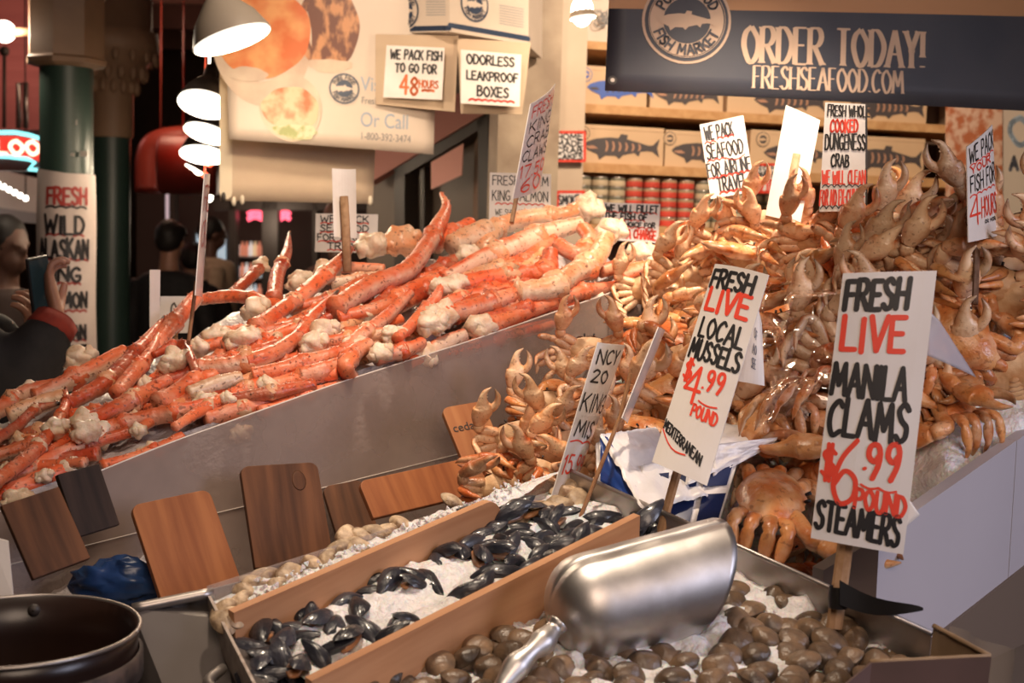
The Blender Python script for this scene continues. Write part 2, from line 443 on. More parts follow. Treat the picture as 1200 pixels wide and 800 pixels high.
def ribbon(sh, pts, hw, off=0.0008, hw2=None, serif=0.0):
    """ink stroke: pts in metres on the sheet (x right, y down); nib modulated when hw2 is given"""
    vs, fs = [], []
    def put(x, y): 
        vs.append(sh(x/sh.w, y/sh.h, off)); return len(vs)-1
    # densify
    q = [V((*pts[0], 0))]
    for p in pts[1:]:
        p = V((*p, 0)); k = max(1, int((p-q[-1]).length/0.02))
        a = q[-1].copy()
        for i in range(1, k+1): q.append(a.lerp(p, i/k))
    prev = None
    for i in range(len(q)-1):
        d = q[i+1]-q[i]
        if d.length < 1e-7: continue
        d.normalize(); nrm = V((-d.y, d.x, 0))
        h = hw if hw2 is None else hw2+(hw-hw2)*abs(d.y)
        a = put(*(q[i]+nrm*h)[:2]); b = put(*(q[i]-nrm*h)[:2])
        c = put(*(q[i+1]-nrm*h)[:2]); e = put(*(q[i+1]+nrm*h)[:2])
        fs.append((a, b, c, e))
        if prev: fs.append((prev[0], prev[1], b, a)) 
        prev = (e, c)
        if hw2 is None:
            for ctr, sg in ((q[i], -1), (q[i+1], 1)):
                idx = []
                for k in range(6):
                    an = -math.pi/2+math.pi*k/5
                    v = ctr+d*(math.cos(an)*h*sg)+nrm*(math.sin(an)*h)
                    idx.append(put(v.x, v.y))
                fs.append(tuple(idx))
    if serif and hw2 is not None and abs(pts[0][1]-pts[-1][1])+abs(pts[0][0]-pts[-1][0]) > serif*2.2:
        for e, f in ((0, 1), (-1, -2)):
            d = q[f]-q[e]
            if abs(d.y) > 0.75*d.length:
                h = serif; t = hw2*1.3*(1 if d.y > 0 else -1)
                i = [put(q[e].x-h, q[e].y), put(q[e].x+h, q[e].y), put(q[e].x+hw*1.1, q[e].y+t*1.6), put(q[e].x-hw*1.1, q[e].y+t*1.6)]
                fs.append(tuple(i))
    return vs, fs

def text(sh, s, u0, u1, v0, v1, hw, slope=0.0, jit=0.04, hw2=None, serif=0.0, slant=0.0, off=0.0008, gap=0.2, kx=None):
    """write s between u0..u1, v0 (top)..v1 (bottom) of the sheet"""
    gl = [glyph(c) for c in s]
    tot = sum(g[0] for g in gl)+gap*(len(gl)-1)
    x0, x1, y0, y1 = u0*sh.w, u1*sh.w, v0*sh.h, v1*sh.h
    kx = (x1-x0)/tot; H = y1-y0; x = 0; out = []
    R = random.Random(s)
    for wd, st in gl:
        dy = R.uniform(-jit, jit)*H; sc = 1+R.uniform(-jit, jit); rt = R.uniform(-jit, jit)
        for pts in st:
            pp = []
            for a, b in pts:
                X = x0+(x+a)*kx+(b*(slant+rt))*H*0.5; Y = y1-b*H*sc+dy+slope*(X-x0)
                pp.append((X, Y))
            out.append(ribbon(sh, pp, hw, off, hw2, serif))
        x += wd+gap
    return join(*out)

def wave(sh, u0, u1, v, hw, amp=0.006, n=7, slope=0.0):
    pts = []
    N = n*6
    for i in range(N+1):
        t = i/N; u = u0+(u1-u0)*t
        pts.append((u*sh.w, v*sh.h+abs(math.sin(math.pi*n*t))*amp*-1+slope*(u-u0)*sh.w))
    return ribbon(sh, pts, hw)

def disc(sh, cu, cv, r, off, n=40):
    vs = [sh(cu+math.cos(2*math.pi*i/n)*r/sh.w, cv+math.sin(2*math.pi*i/n)*r/sh.h, off) for i in range(n)]
    return vs, [tuple(range(n))[::-1]]
def poly(sh, pts, off):
    return [sh(x/sh.w, y/sh.h, off) for x, y in pts], [tuple(range(len(pts)))]

FISH = [(-1, .02), (-.9, -.1), (-.65, -.2), (-.3, -.25), (-.08, -.24), (-.02, -.36), (.16, -.34), (.14, -.22), (.45, -.14), (.7, -.07), (.82, -.08), (1, -.28), (.94, 0), (1, .26), (.82, .1), (.68, .09), (.5, .12), (.46, .26), (.34, .16), (.05, .24), (-.05, .36), (-.14, .27), (-.4, .27), (-.56, .4), (-.62, .24), (-.85, .14)]
def emblem(parent, sh, cu, cv, R, ring=None, pale=None, words=True, o=0.0012):
    """round badge: pale rim, dark ring, lettered band, dark centre with a pale fish"""
    ring = ring or navy; pale = pale or vinyl_tan
    ob('badge_rim', disc(sh, cu, cv, R, o), pale, parent, False)
    ob('badge_ring', disc(sh, cu, cv, R*.94, o+.0008), ring, parent, False)
    ob('badge_band', disc(sh, cu, cv, R*.83, o+.0016), pale, parent, False)
    ob('badge_centre', disc(sh, cu, cv, R*.53, o+.0024), ring, parent, False)
    cx, cy = cu*sh.w, cv*sh.h
    f = poly(sh, [(cx+x*R*.66, cy+y*R*.62) for x, y in FISH], o+.0032)
    ob('badge_fish', f, pale, parent, False)
    if words:
        out = []
        for s, a0, a1, flip in (('FISH MARKET', 158, 22, 1), ('PURE FOOD', 205, 335, -1)):
            gl = [glyph(c) for c in s]; tot = sum(g[0] for g in gl)+.2*(len(gl)-1); x = 0
            for wd, st in gl:
                a = math.radians(a0+(a1-a0)*((x+wd/2)/tot))
                ca, sa = math.cos(a), math.sin(a)
                for pts in st:
                    pp = []
                    for gx, gy in pts:
                        lx = (gx-wd/2)*R*.21; ly = (gy-.5)*R*.215
                        rr = R*.68-ly if flip == 1 else R*.68+ly
                        tx = lx if flip == -1 else lx
                        ang = a-(lx/rr if flip == 1 else -lx/rr)
                        pp.append((cx+math.cos(ang)*rr, cy+math.sin(ang)*rr))
                    out.append(ribbon(sh, pp, R*.024, o+.0036))
                x += wd+.2
        ob('badge_lettering', join(*out), ring, parent, False)

def fontmesh(sh, s, u, v, size, mat, parent, name='lettering', off=0.0012, sx=1.0):
    c = bpy.data.curves.new('t', 'FONT'); c.body = s; c.size = size
    o = bpy.data.objects.new('t', c); COL.objects.link(o)
    dg = bpy.context.evaluated_depsgraph_get(); me = o.evaluated_get(dg).to_mesh()
    vs = [sh(u+x.co.x*sx/sh.w, v-x.co.y/sh.h, off) for x in me.vertices]; fs = [tuple(p.vertices) for p in me.polygons]
    o.evaluated_get(dg).to_mesh_clear()
    bpy.data.objects.remove(o); bpy.data.curves.remove(c)
    return ob(name, (vs, fs), mat, parent, False)

def sign(name, label, q, lines, mat=None, bend=0.0, bow=0.0, curl=0.0, th=0.0015, kw_=1.0, stick=None, smat=None, srad=0.006, group=None, cat='sign', waves=(), kid='card'):
    """a hand lettered card; q = four (px, py, depth) corners; lines = (text, u0, u1, v0, v1, ink, half width[, slope])"""
    pts = [P(*p) for p in q]
    sh = Sheet(pts, bend, bow, curl)
    base = P(*stick[-1]) if stick else (pts[2]+pts[3])/2
    t = thing(name, label, cat, base, group)
    ob(kid, sh.geo(th), mat or card, t, False)
    by = {}
    for l in lines:
        by.setdefault(l[5].name, [l[5], []])[1].append(text(sh, l[0], l[1], l[2], l[3], l[4], l[6]*(.66 if th < .0016 or True else 1)*kw_, l[7] if len(l) > 7 else 0.0))
    for wv in waves:
        by.setdefault(wv[3].name, [wv[3], []])[1].append(wave(sh, *wv[:3], wv[4]*.8, *(wv[5:])))
    for m_, gs in by.values():
        ob('lettering', join(*gs), m_, t, False)
    if stick:
        ps = [P(*p)-sh.n*(srad*.6+.003+abs(bend)*.3) for p in stick]
        ob('stick', tube([list(p) for p in ps], [(srad, srad*.6)]*len(ps), 8, up=sh.n), smat or stick_wood, t, False)
    return t, sh
# ------------------------------------------------------------------ the setting
floor_m = M('market_floor', (0.10, 0.05, 0.035), 0.6, col2=(0.07, 0.04, 0.03), scale=3)
ceil_m = M('painted_ceiling', (0.16, 0.075, 0.05), 0.8, col2=(0.12, 0.055, 0.04), scale=2, stretch=(0.2, 6, 1))
wall_m = M('dark_wall', (0.05, 0.03, 0.025), 0.8, col2=(0.08, 0.045, 0.03), scale=1.5)
stall_wall_m = M('stall_back_wall', (0.26, 0.16, 0.11), 0.7, col2=(0.21, 0.125, 0.085), scale=3)
cream_paint = M('cream_paint', (0.56, 0.43, 0.31), 0.55, col2=(0.50, 0.37, 0.26), scale=5, bump=0.1)
struct('floor', box((0, 6.5, -0.05), (13, 17, 0.1)), floor_m)
struct('ceiling', box((0, 6.5, 3.85), (13, 17, 0.1)), ceil_m)
struct('wall_far', box((0, 15.05, 1.9), (13, 0.1, 3.8)), wall_m)
struct('wall_left', box((-6.55, 6.5, 1.9), (0.1, 17, 3.8)), wall_m)
struct('wall_right', box((6.55, 6.5, 1.9), (0.1, 17, 3.8)), wall_m)
struct('wall_near', box((0, -2.05, 1.9), (13, 0.1, 3.8)), wall_m)
beam_m = M('ceiling_beam_paint', (0.13, 0.06, 0.04), 0.7, col2=(0.10, 0.045, 0.03), scale=3)
for k in range(7):
    struct('trim_%d' % (k+1), box((-2.6, 5.2+k*1.4, 3.66), (7.6, 0.14, 0.28)), beam_m)

# shelf wall of the stall: a vertical plane
SA, SB = P(672, 150, 4.6), P(1095, 150, 5.0)
sdir = V((SB.x-SA.x, SB.y-SA.y, 0)).normalized()
snor = V((sdir.y, -sdir.x, 0))           # faces the camera
def SP(px, py, back=0.0):
    return rayplane(px, py, SA-snor*back, snor)
ZU = V((0, 0, 1))
def wallbox(name, x0, x1, y0, y1, depth, m, front=0.0, parent=None, loc=None, at=None):
    """box whose front face covers pixels x0..x1, y0..y1 on the shelf plane"""
    a = SP(x0, y0); b = SP(x1, (y0+y1)/2); zt = SP((at or (x0+x1)/2), y0).z; zb = SP((at or (x0+x1)/2), y1).z
    A = V((a.x, a.y, 0)); B = V((b.x, b.y, 0))
    q = [A+ZU*zt, B+ZU*zt, B+ZU*zb, A+ZU*zb]
    return [p+snor*front for p in q], hexa([p+snor*front for p in q], -snor*(depth+front))
back = [SP(560, 300, 0.5), SP(1600, 300, 0.5)]
bq = [V((back[0].x, back[0].y, 3.8)), V((back[1].x, back[1].y, 3.8)), V((back[1].x, back[1].y, 0)), V((back[0].x, back[0].y, 0))]
struct('wall_stall', hexa(bq, -snor*0.1), stall_wall_m)

# post left of the shelves, full height
q, g = wallbox('post', 637, 671, 0, 260, 0.12, cream_paint, front=0.05)
for gname, x0, x1, mt, fr in (('trim_8', 648, 675, cream_paint, 0.10), ('trim_9', 574, 640, M('worn_cream_post', (0.42, 0.32, 0.22), 0.6, col2=(0.27, 0.19, 0.125), scale=7, bump=0.2), 0.16)):
    q, g = wallbox('post', x0, x1, 0, 260, 0.12, mt, front=fr)
    q = [V((p.x, p.y, 3.8)) if i < 2 else V((p.x, p.y, 0)) for i, p in enumerate(q)]
    struct(gname, hexa(q, -snor*(0.12)), mt)
q, g = wallbox('post', 640, 649, 0, 260, 0.03, ink, front=0.04)
q = [V((p.x, p.y, 3.8)) if i < 2 else V((p.x, p.y, 0)) for i, p in enumerate(q)]
struct('trim_10', hexa(q, -snor*0.04), M('dark_gap', (0.03, 0.02, 0.018), 0.8))  # solid dark strip painted as the shade in the gap beside the post

# shelf unit
def zat(py): return SP(680, py).z
su = thing('shelf_unit', 'tan wooden wall shelves holding printed cartons and rows of tins', 'shelf', SP(880, 300))
for py, th in ((47, 0.028), (121, 0.032), (190, 0.034), (262, 0.04)):
    a, b = SP(672, py), SP(1180, py); z = zat(py)
    ob('shelf_board', hexa([V((a.x, a.y, z)), V((b.x, b.y, z)), V((b.x, b.y, z-th)), V((a.x, a.y, z-th))], -snor*0.42), shelf_wood, su, False)
for px in (1004, 1172):
    a = SP(px, 100); b = SP(px+6, 100)
    ob('upright', hexa([V((a.x, a.y, 3.2)), V((b.x, b.y, 3.2)), V((b.x, b.y, 0)), V((a.x, a.y, 0))], -snor*0.4), M('shelf_upright', (0.30, 0.2, 0.13), 0.7), su, False)

art_dark = M('dark_fish_print', (0.075, 0.06, 0.06), 0.6)
art_red = M('red_fish_print', (0.46, 0.24, 0.15), 0.6)
art_blue = M('blue_fish_print', (0.06, 0.12, 0.42), 0.5)
def fish_art(parent, sh, cu, cv, L, m1, m2, flip=1):
    cx, cy = cu*sh.w, cv*sh.h
    ob('fish_print', poly(sh, [(cx+x*L*flip, cy+y*L*.85) for x, y in FISH][::flip], 0.001), m1, parent, False)
    st = []
    for k in range(6):
        x = -.42+k*.17; hh = .17-.012*k
        st.append(poly(sh, [(cx+(x+dx)*L*flip, cy+dy*L*.85) for dx, dy in ((0, -hh), (.06, -hh*.7), (.085, 0), (.06, hh*.8), (0, hh), (.03, 0))][::flip], 0.0018))
    st.append(poly(sh, [(cx+x*L*flip, cy+y*L*.85) for x, y in ((-.95, .03), (-.72, .0), (-.6, .08), (-.82, .1))][::flip], 0.0018))
    ob('fish_stripes', join(*st), m2, parent, False)
def carton(label, x0, x1, zt, zb, depth=0.3, fish=None, badge=None, m1=None, m2=None, L=0.16, mt=None, front=0.03, badge_col=None):
    a, b = SP(x0, 150), SP(x1, 150)
    q = [V((a.x, a.y, zt)), V((b.x, b.y, zt)), V((b.x, b.y, zb)), V((a.x, a.y, zb))]
    q = [p+snor*(front-0.06) for p in q]
    base = (q[2]+q[3])/2-snor*depth/2
    t = thing('carton', label, 'box', base, 'printed cartons on the wall shelves')
    ob('carton_body', hexa(q, -snor*depth), mt or tan_box, t, False)
    sh = Sheet(q)
    sh2 = Sheet([p+snor*0.001 for p in q])
    ob('lid_flap', hexa([q[0]+ZU*.002, q[1]+ZU*.002, q[1]-ZU*.012, q[0]-ZU*.012], snor*0.002), mt or tan_box, t, False)
    if fish: fish_art(t, sh2, fish, 0.53, L, m1 or art_dark, m2 or art_red)
    if badge: emblem(t, sh2, badge, 0.22, sh.h*.2, art_dark if not badge_col else badge_col, mt or tan_box, False)
    return t
z2 = zat(121)+.0005; z3 = zat(190)+.0005; z1 = zat(47)+.0005
h3 = (zat(145)-z3); 
carton('kraft carton with dark striped fish, leftmost on the shelf above the tins', 677, 782, z3+h3, z3, fish=.52, badge=.09, L=.15)
carton('kraft carton with dark striped fish, second along the shelf above the tins', 784, 880, z3+h3*.97, z3, fish=.5, badge=.05, L=.14)
carton('kraft carton behind the white glaring sign above the tins', 883, 998, z3+h3*1.1, z3, fish=.5, badge=.12, L=.15, front=.04)
carton('kraft carton with striped fish beside the crab sign and upright shelf board', 1012, 1090, z3+h3*1.1, z3, fish=.42, L=.16)
carton('kraft carton with bright blue fish on the shelf behind the navy banner end', 677, 760, z2+h3*1.0, z2, fish=.62, badge=.12, L=.13, m1=art_blue, m2=art_dark, badge_col=art_blue)
carton('kraft carton mostly hidden behind the navy banner above the glaring sign', 764, 850, z2+h3*.9, z2, fish=.5, L=.13)
carton('kraft carton on the banner shelf, third from the post', 855, 1000, z2+h3*.9, z2, fish=.5, L=.15)
carton('kraft carton under the lower banner edge beside the crab photograph', 1012, 1090, z2+h3*.9, z2, fish=.45, L=.15)
t = carton('pale carton with grey scribbled drawing on the topmost shelf by the post', 678, 740, z1+.16, z1, mt=box_card)
sq = [SP(694, 10)+snor*.032, SP(714, 10)+snor*.032, SP(714, 32)+snor*.032, SP(694, 32)+snor*.032]
sh_ = Sheet(sq)
R_ = random.Random(4)
ob('scribble', ribbon(sh_, [[p[0]*sh_.w, p[1]*sh_.h] for p in catmull([[R_.random(), R_.random()] for _ in range(22)], 90)], .0016, -0.03), M('grey_ink', (.2, .19, .19), .6), t, False)
# tins on the bottom shelf
tin_cream = M('cream_tin_label', (0.60, 0.47, 0.31), 0.35, rand=0.1)
tin_green = M('dark_tin_band', (0.16, 0.15, 0.10), 0.4)
tin_red = M('red_tin_label', (0.62, 0.075, 0.05), 0.35, rand=0.12)
tin_band = M('tan_tin_band', (0.42, 0.26, 0.15), 0.4)
tin_lid = M('tin_lid', (0.55, 0.48, 0.42), 0.3, metal=0.8)
CH, CR = 0.0345, 0.0325
def make_tin(label, m1, m2, loc, group):
    t = thing('tin', label, 'can', loc, group)
    t.location = (0, 0, 0)
    ob('tin_body', lathe([(CR*.97, .001), (CR, .003), (CR, CH*.62)], (0, 0, 0), 20), m1, t)
    ob('label_band', lathe([(CR, CH*.62), (CR*1.004, CH*.64), (CR*1.004, CH*.86), (CR, CH*.88)], (0, 0, 0), 20), m2, t)
    ob('lid', lathe([(CR, CH*.88), (CR*1.01, CH*.93), (CR*.98, CH), (CR*.93, CH*.97), (0.001, CH*.97)], (0, 0, 0), 20), tin_lid, t)
    return t
zc = zat(262)+.0005
proto = {'cream': make_tin('x', tin_cream, tin_green, (0, 0, 0), 'cream tins on the shelf'), 'red': make_tin('x', tin_red, tin_band, (0, 0, 0), 'red tins on the shelf')}
used = {}
ORD = ['first', 'second', 'third', 'fourth', 'fifth', 'sixth', 'seventh', 'eighth', 'ninth', 'tenth', 'eleventh', 'twelfth', 'thirteenth', 'fourteenth', 'fifteenth', 'sixteenth', 'seventeenth', 'eighteenth', 'nineteenth', 'twentieth']
LVL = ['bottom', 'second', 'third', 'fourth', 'topmost']
for c in range(13):
    px = 687+c*20.4
    kind = 'red' if 3 <= c <= 6 else 'cream'
    a = SP(px, 230)-snor*.05
    for k in range(5 if c != 11 else 4):
        lab = '%s tin, %s of the %s stack along the shelf from the cream post' % (kind, LVL[k], ORD[c])
        loc = V((a.x, a.y, zc+k*(CH+.0004)))
        t = proto[kind] if kind not in used else copy_tree(proto[kind])
        used[kind] = 1
        t.location = loc; t.rotation_euler.z = (c*7+k*3) % 6
        t['label'] = lab

# stall window / kiosk front behind the king crab
frame_m = M('dark_window_frame', (0.045, 0.035, 0.03), 0.5)
kiosk_m = M('grey_kiosk_panel', (0.16, 0.125, 0.10), 0.5, col2=(0.13, 0.10, 0.08), scale=2)
pinkwall = M('pink_lit_board', (0.46, 0.20, 0.17), 0.7)  # pink light on the header is put into its base colour
kp0 = P(500, 200, 5.2); 
kd = (P(585, 200, 5.0)-P(430, 200, 5.5)); kd.z = 0; kd.normalize(); kn = V((kd.y, -kd.x, 0))
def KP(px, py, f=0.0): return rayplane(px, py, kp0+kn*f, kn)
def kbox(name, pts, d, m, f=0.0, parent=None):
    q = [KP(*p, f) for p in pts]
    return ob(name, hexa(q, -kn*d), m, parent, False)
kt = thing('service_window', 'grey service window with dark frame behind the king crab heap', 'window', KP(520, 300))
kbox('panel', [(430, -60), (590, -60), (590, 420), (430, 420)], .06, kiosk_m, -.08, kt)
kbox('frame', [(462, 196), (572, 130), (572, 146), (462, 212)], .1, frame_m, 0, kt)
kbox('frame', [(560, 136), (572, 130), (572, 420), (560, 420)], .1, frame_m, 0, kt)
kbox('frame', [(462, 200), (474, 194), (474, 420), (462, 420)], .1, frame_m, 0, kt)
kbox('mullion', [(492, 190), (497, 187), (497, 420), (492, 420)], .05, frame_m, -.03, kt)
kbox('header_board', [(430, 150), (572, 96), (572, 130), (430, 216)], .05, pinkwall, .01, kt)
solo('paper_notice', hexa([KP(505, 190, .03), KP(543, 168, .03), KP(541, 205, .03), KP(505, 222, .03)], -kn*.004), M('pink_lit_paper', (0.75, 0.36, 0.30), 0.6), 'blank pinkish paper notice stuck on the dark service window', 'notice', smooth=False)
# ------------------------------------------------------------------ the counter deck, bins and steel panels
CT = 0.83
def TP(px, py, c=CT):
    """point on the tilted plane of the shellfish tray (c grows downward)"""
    return P(px, py, c/((py-400)/F+0.3133))
TN = (CM.to_3x3() @ V((0, 1, 0.3133))).normalized()       # up from the tray
DECK = 1.09
deck_m = M('counter_deck', (0.17, 0.135, 0.11), 0.5, col2=(0.13, 0.10, 0.08), scale=3)
red_front = M('red_stand_front', (0.30, 0.055, 0.03), 0.5, col2=(0.25, 0.04, 0.025), scale=4)
ct = thing('market_stall_counter', 'long dark counter carrying the crab and shellfish bins', 'counter', (0.3, 2.4, 0))
dk = [V((-0.42, 1.36, DECK)), V((0.30, 1.05, DECK)), V((1.9, 1.25, DECK)), V((2.6, 3.3, DECK)), V((0.1, 3.6, DECK)), V((-1.05, 1.95, DECK))]
dk = [V((-0.40, 1.53, DECK)), V((-0.16, 1.16, DECK)), V((1.9, 1.05, DECK)), V((2.6, 3.3, DECK)), V((0.2, 3.7, DECK)), V((-1.35, 2.3, DECK)), V((-1.15, 1.75, DECK)), V((-0.62, 1.72, DECK))]
def prism(q, d):
    n = len(q); vs = [V(p) for p in q]+[V(p)+V(d) for p in q]
    return vs, [tuple(range(n))[::-1], tuple(range(n, 2*n))]+[(i, (i+1) % n, (i+1) % n+n, i+n) for i in range(n)]
ob('deck', prism(dk, (0, 0, -.05)), deck_m, ct, False)
cen = sum((p for p in dk), V())/len(dk)
ob('front_panel', prism([cen+(p-cen)*.95-V((0, 0, .05)) for p in dk], (0, 0, -DECK+.05)), red_front, ct, False)

# ------------------------------------------------------------------ king crab bin: acrylic side, ice
def ac_depth(px): return 1/(1/1.85+(1/2.75-1/1.85)*px/770.0)
def ac_edge(px): return lerp_tab([(-120, 645), (0, 600), (200, 519), (400, 448), (560, 397), (775, 323), (900, 290)], px)
def frosted():
    m = bpy.data.materials.new('frosted_acrylic'); m.use_nodes = True
    nt = m.node_tree; b = nt.nodes['Principled BSDF']; L = nt.links.new; out = nt.nodes['Material Output']
    b.inputs['Base Color'].default_value = (0.42, 0.325, 0.285, 1); b.inputs['Roughness'].default_value = 0.25
    tr = nt.nodes.new('ShaderNodeBsdfTransparent'); tr.inputs[0].default_value = (1, .97, .95, 1)
    mx = nt.nodes.new('ShaderNodeMixShader')
    tc = nt.nodes.new('ShaderNodeTexCoord'); nz = nt.nodes.new('ShaderNodeTexNoise'); nz.inputs['Scale'].default_value = 5; nz.inputs['Detail'].default_value = 4
    L(tc.outputs['Object'], nz.inputs['Vector'])
    mr = nt.nodes.new('ShaderNodeMapRange'); mr.inputs[1].default_value = .3; mr.inputs[2].default_value = .7; mr.inputs[3].default_value = .34; mr.inputs[4].default_value = .74
    L(nz.outputs['Fac'], mr.inputs[0]); L(mr.outputs[0], mx.inputs[0]); L(tr.outputs[0], mx.inputs[1]); L(b.outputs[0], mx.inputs[2]); L(mx.outputs[0], out.inputs[0])
    return m
acr = frosted()
acn = None
def ac_top(px, d=0.0): return P(px, ac_edge(px), ac_depth(px)+d)
a0, a1 = ac_top(-100), ac_top(775)
adir = V((a1.x-a0.x, a1.y-a0.y, 0)).normalized(); anor = V((adir.y, -adir.x, 0))
bn = thing('king_crab_bin', 'clear frosted plastic bin side holding back ice under the king crab', 'bin', V(((a0.x+a1.x)/2, (a0.y+a1.y)/2, DECK)))
top = [rayplane(px, ac_edge(px), a0, anor) for px in range(-100, 780, 35)]+[rayplane(775, 323, a0, anor)]
n_ = len(top); vs = [p for p in top]+[V((p.x, p.y, DECK)) for p in top]
vs += [p-anor*.006 for p in vs]
fs = []
for i in range(n_-1):
    fs.append((i, i+1, i+1+n_, i+n_)); fs.append((i+1+2*n_, i+2*n_, i+3*n_, i+1+3*n_)); fs.append((i, i+2*n_, i+1+2*n_, i+1))
fs += [(0, n_, 3*n_, 2*n_), (n_-1, 3*n_-1, 4*n_-1, 2*n_-1)]
ob('acrylic_panel', (vs, fs), acr, bn, False)
edge_m = M('acrylic_edge', (0.62, 0.55, 0.50), 0.3)
ob('panel_edge', tube([list(p-anor*.003) for p in top], [.0016]*n_, 6), edge_m, bn)
seam = [rayplane(px, 664-0.25*px+ (2 if px > 300 else 0), a0, anor)+anor*.001 for px in (-60, 100, 245, 400, 545)]
ob('seam_line', tube([list(p) for p in seam], [.0009]*5, 6), edge_m, bn)

KTOP = [(-120, 520), (0, 470), (80, 445), (130, 425), (200, 385), (260, 352), (330, 325), (430, 305), (520, 275), (600, 250), (660, 255), (720, 285), (775, 312), (800, 330)]
def king_top(px): return lerp_tab(KTOP, px)
def KD(px, py):
    """depth of the heap's face above the bin side"""
    e = ac_edge(px)
    return ac_depth(px)+0.012+max(0, e-py)*0.0042
def king_ice(u, v):
    px = -110+890*u
    e = ac_edge(px)-2; tp = king_top(px)+22
    if v < .75:
        t = v/.75; py = e+(tp-e)*t
        p = P(px, py, KD(px, py)+0.05+.03*t)
    elif v < .99:
        p = P(px, tp+2, KD(px, tp)+0.30); 
    else:
        p = P(px, tp+2, KD(px, tp)+0.42); p.z = DECK
    f = noise.fractal(p*14, 1.0, 2.0, 4)*.018
    return p+V((0, 0, f))
g = grid(king_ice, 150, 26)
def king_ice_side(u, v):
    px = -100+870*u
    p = rayplane(px, ac_edge(px)+3, a0, anor); q = V((p.x, p.y, DECK))
    r = q.lerp(p, v)-anor*(0.034+.016*(1+noise.noise(p*9+V((0, 0, v*3)))))
    return r
g2 = grid(king_ice_side, 90, 12)
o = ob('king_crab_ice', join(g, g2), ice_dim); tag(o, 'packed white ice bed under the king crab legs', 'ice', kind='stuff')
pe = [rayplane(-102, 650, a0, anor), ]
# ------------------------------------------------------------------ crab bin: ice and grey side panel
CTOP = [(560, 585), (590, 560), (640, 470), (700, 412), (760, 350), (800, 302), (860, 285), (920, 285), (970, 270), (1030, 262), (1090, 245), (1150, 248), (1290, 235)]
CBOT = [(560, 600), (640, 600), (700, 612), (760, 625), (850, 645), (950, 690), (1010, 690), (1050, 640), (1100, 590), (1200, 512), (1290, 450)]
CTRL = [(560, 590, 2.1), (600, 570, 2.1), (640, 460, 2.4), (700, 420, 2.5), (770, 330, 2.75), (800, 280, 2.85), (880, 270, 2.75), (870, 420, 2.4), (880, 580, 1.98), (960, 470, 2.1), (1000, 620, 1.82), (1000, 260, 2.5), (1100, 560, 1.86), (1100, 400, 2.05), (1060, 260, 2.35), (1180, 220, 2.35), (1180, 380, 2.12), (1200, 500, 2.0), (740, 500, 2.25), (760, 560, 2.06), (1290, 460, 2.12), (1290, 250, 2.4)]
def CD(px, py):
    s = t = 0
    for a, b, d in CTRL:
        w_ = 1/(((px-a)**2+(py-b)**2)+900)**1.3; s += w_*d; t += w_
    return s/t
def crab_ice(u, v):
    px = 565+725*u
    e = lerp_tab(CBOT, px); tp = lerp_tab(CTOP, px)+14
    if v < .8:
        t = v/.8; py = e+(tp-e)*t
        dd = .075 if px < 1070 else max(.005, .075-.07*(px-1070)/60)
        p = P(px, py, CD(px, py)+dd)
    elif v < .99:
        p = P(px, tp+3, CD(px, tp)+.03+.27*min(1, max(0, (px-760)/80)))
    else:
        p = P(px, tp+3, CD(px, tp)+.05+.35*min(1, max(0, (px-760)/80))); p.z = DECK
    f = noise.fractal(p*16, 1.0, 2.0, 5)*.02
    return p+V((0, 0, f))
o = ob('crab_ice', grid(crab_ice, 130, 60), ice_mat); tag(o, 'bright crushed ice bed under the heap of whole crabs', 'ice', kind='stuff')
panel_m = M('lavender_grey_panel', (0.46, 0.43, 0.47), 0.42, col2=(0.42, 0.39, 0.43), scale=2)
p0, p1 = P(1040, 622, 1.72), P(1200, 508, 1.99)
pd = V((p1.x-p0.x, p1.y-p0.y, 0)).normalized(); pn = V((pd.y, -pd.x, 0))
A = p0-pd*.02; A.z = p0.z-.02*(p1.z-p0.z)/.4; B = p0+pd*1.3; B.z = p0.z+1.3*(p1.z-p0.z)/((p1-p0).length)
bz0 = rayplane(1090, 748, p0, pn).z; 
cb = thing('crab_bin', 'pale lavender grey panel bin holding the ice and whole crabs', 'bin', V((A.x, A.y, DECK)))
sm_ = p0.lerp(p1, .94)
C_ = A+(B-A)*((sm_-A).length/(B-A).length)
bl_, br_ = rayplane(1090, 748, p0, pn), rayplane(1200, 662, p0, pn)
def low(p):
    t = ((p-bl_).x*pd.x+(p-bl_).y*pd.y)/((br_-bl_).x*pd.x+(br_-bl_).y*pd.y)
    return V((p.x, p.y, max(DECK+.004, bl_.z+t*(br_.z-bl_.z))))
ob('side_panel', hexa([A, C_-pd*.001, low(C_-pd*.001), low(A)], -pn*.02), panel_m, cb, False)
ob('side_panel', hexa([C_+pd*.001, B, low(B), low(C_+pd*.001)], -pn*.02), panel_m, cb, False)
ob('plinth', hexa([low(A)+pn*.004, low(B)+pn*.004, V((B.x, B.y, DECK-.3))+pn*.004, V((A.x, A.y, DECK-.3))+pn*.004], -pn*.03), M('dark_plinth', (0.15, 0.11, 0.085), .5), cb, False)
ob('front_board', hexa([A, P(965, 668, 1.74), V((P(965, 668, 1.74).x, P(965, 668, 1.74).y, DECK)), V((A.x, A.y, DECK))], V((-.01, .02, 0))), M('dark_bin_board', (0.09, 0.06, 0.05), 0.6), cb, False)
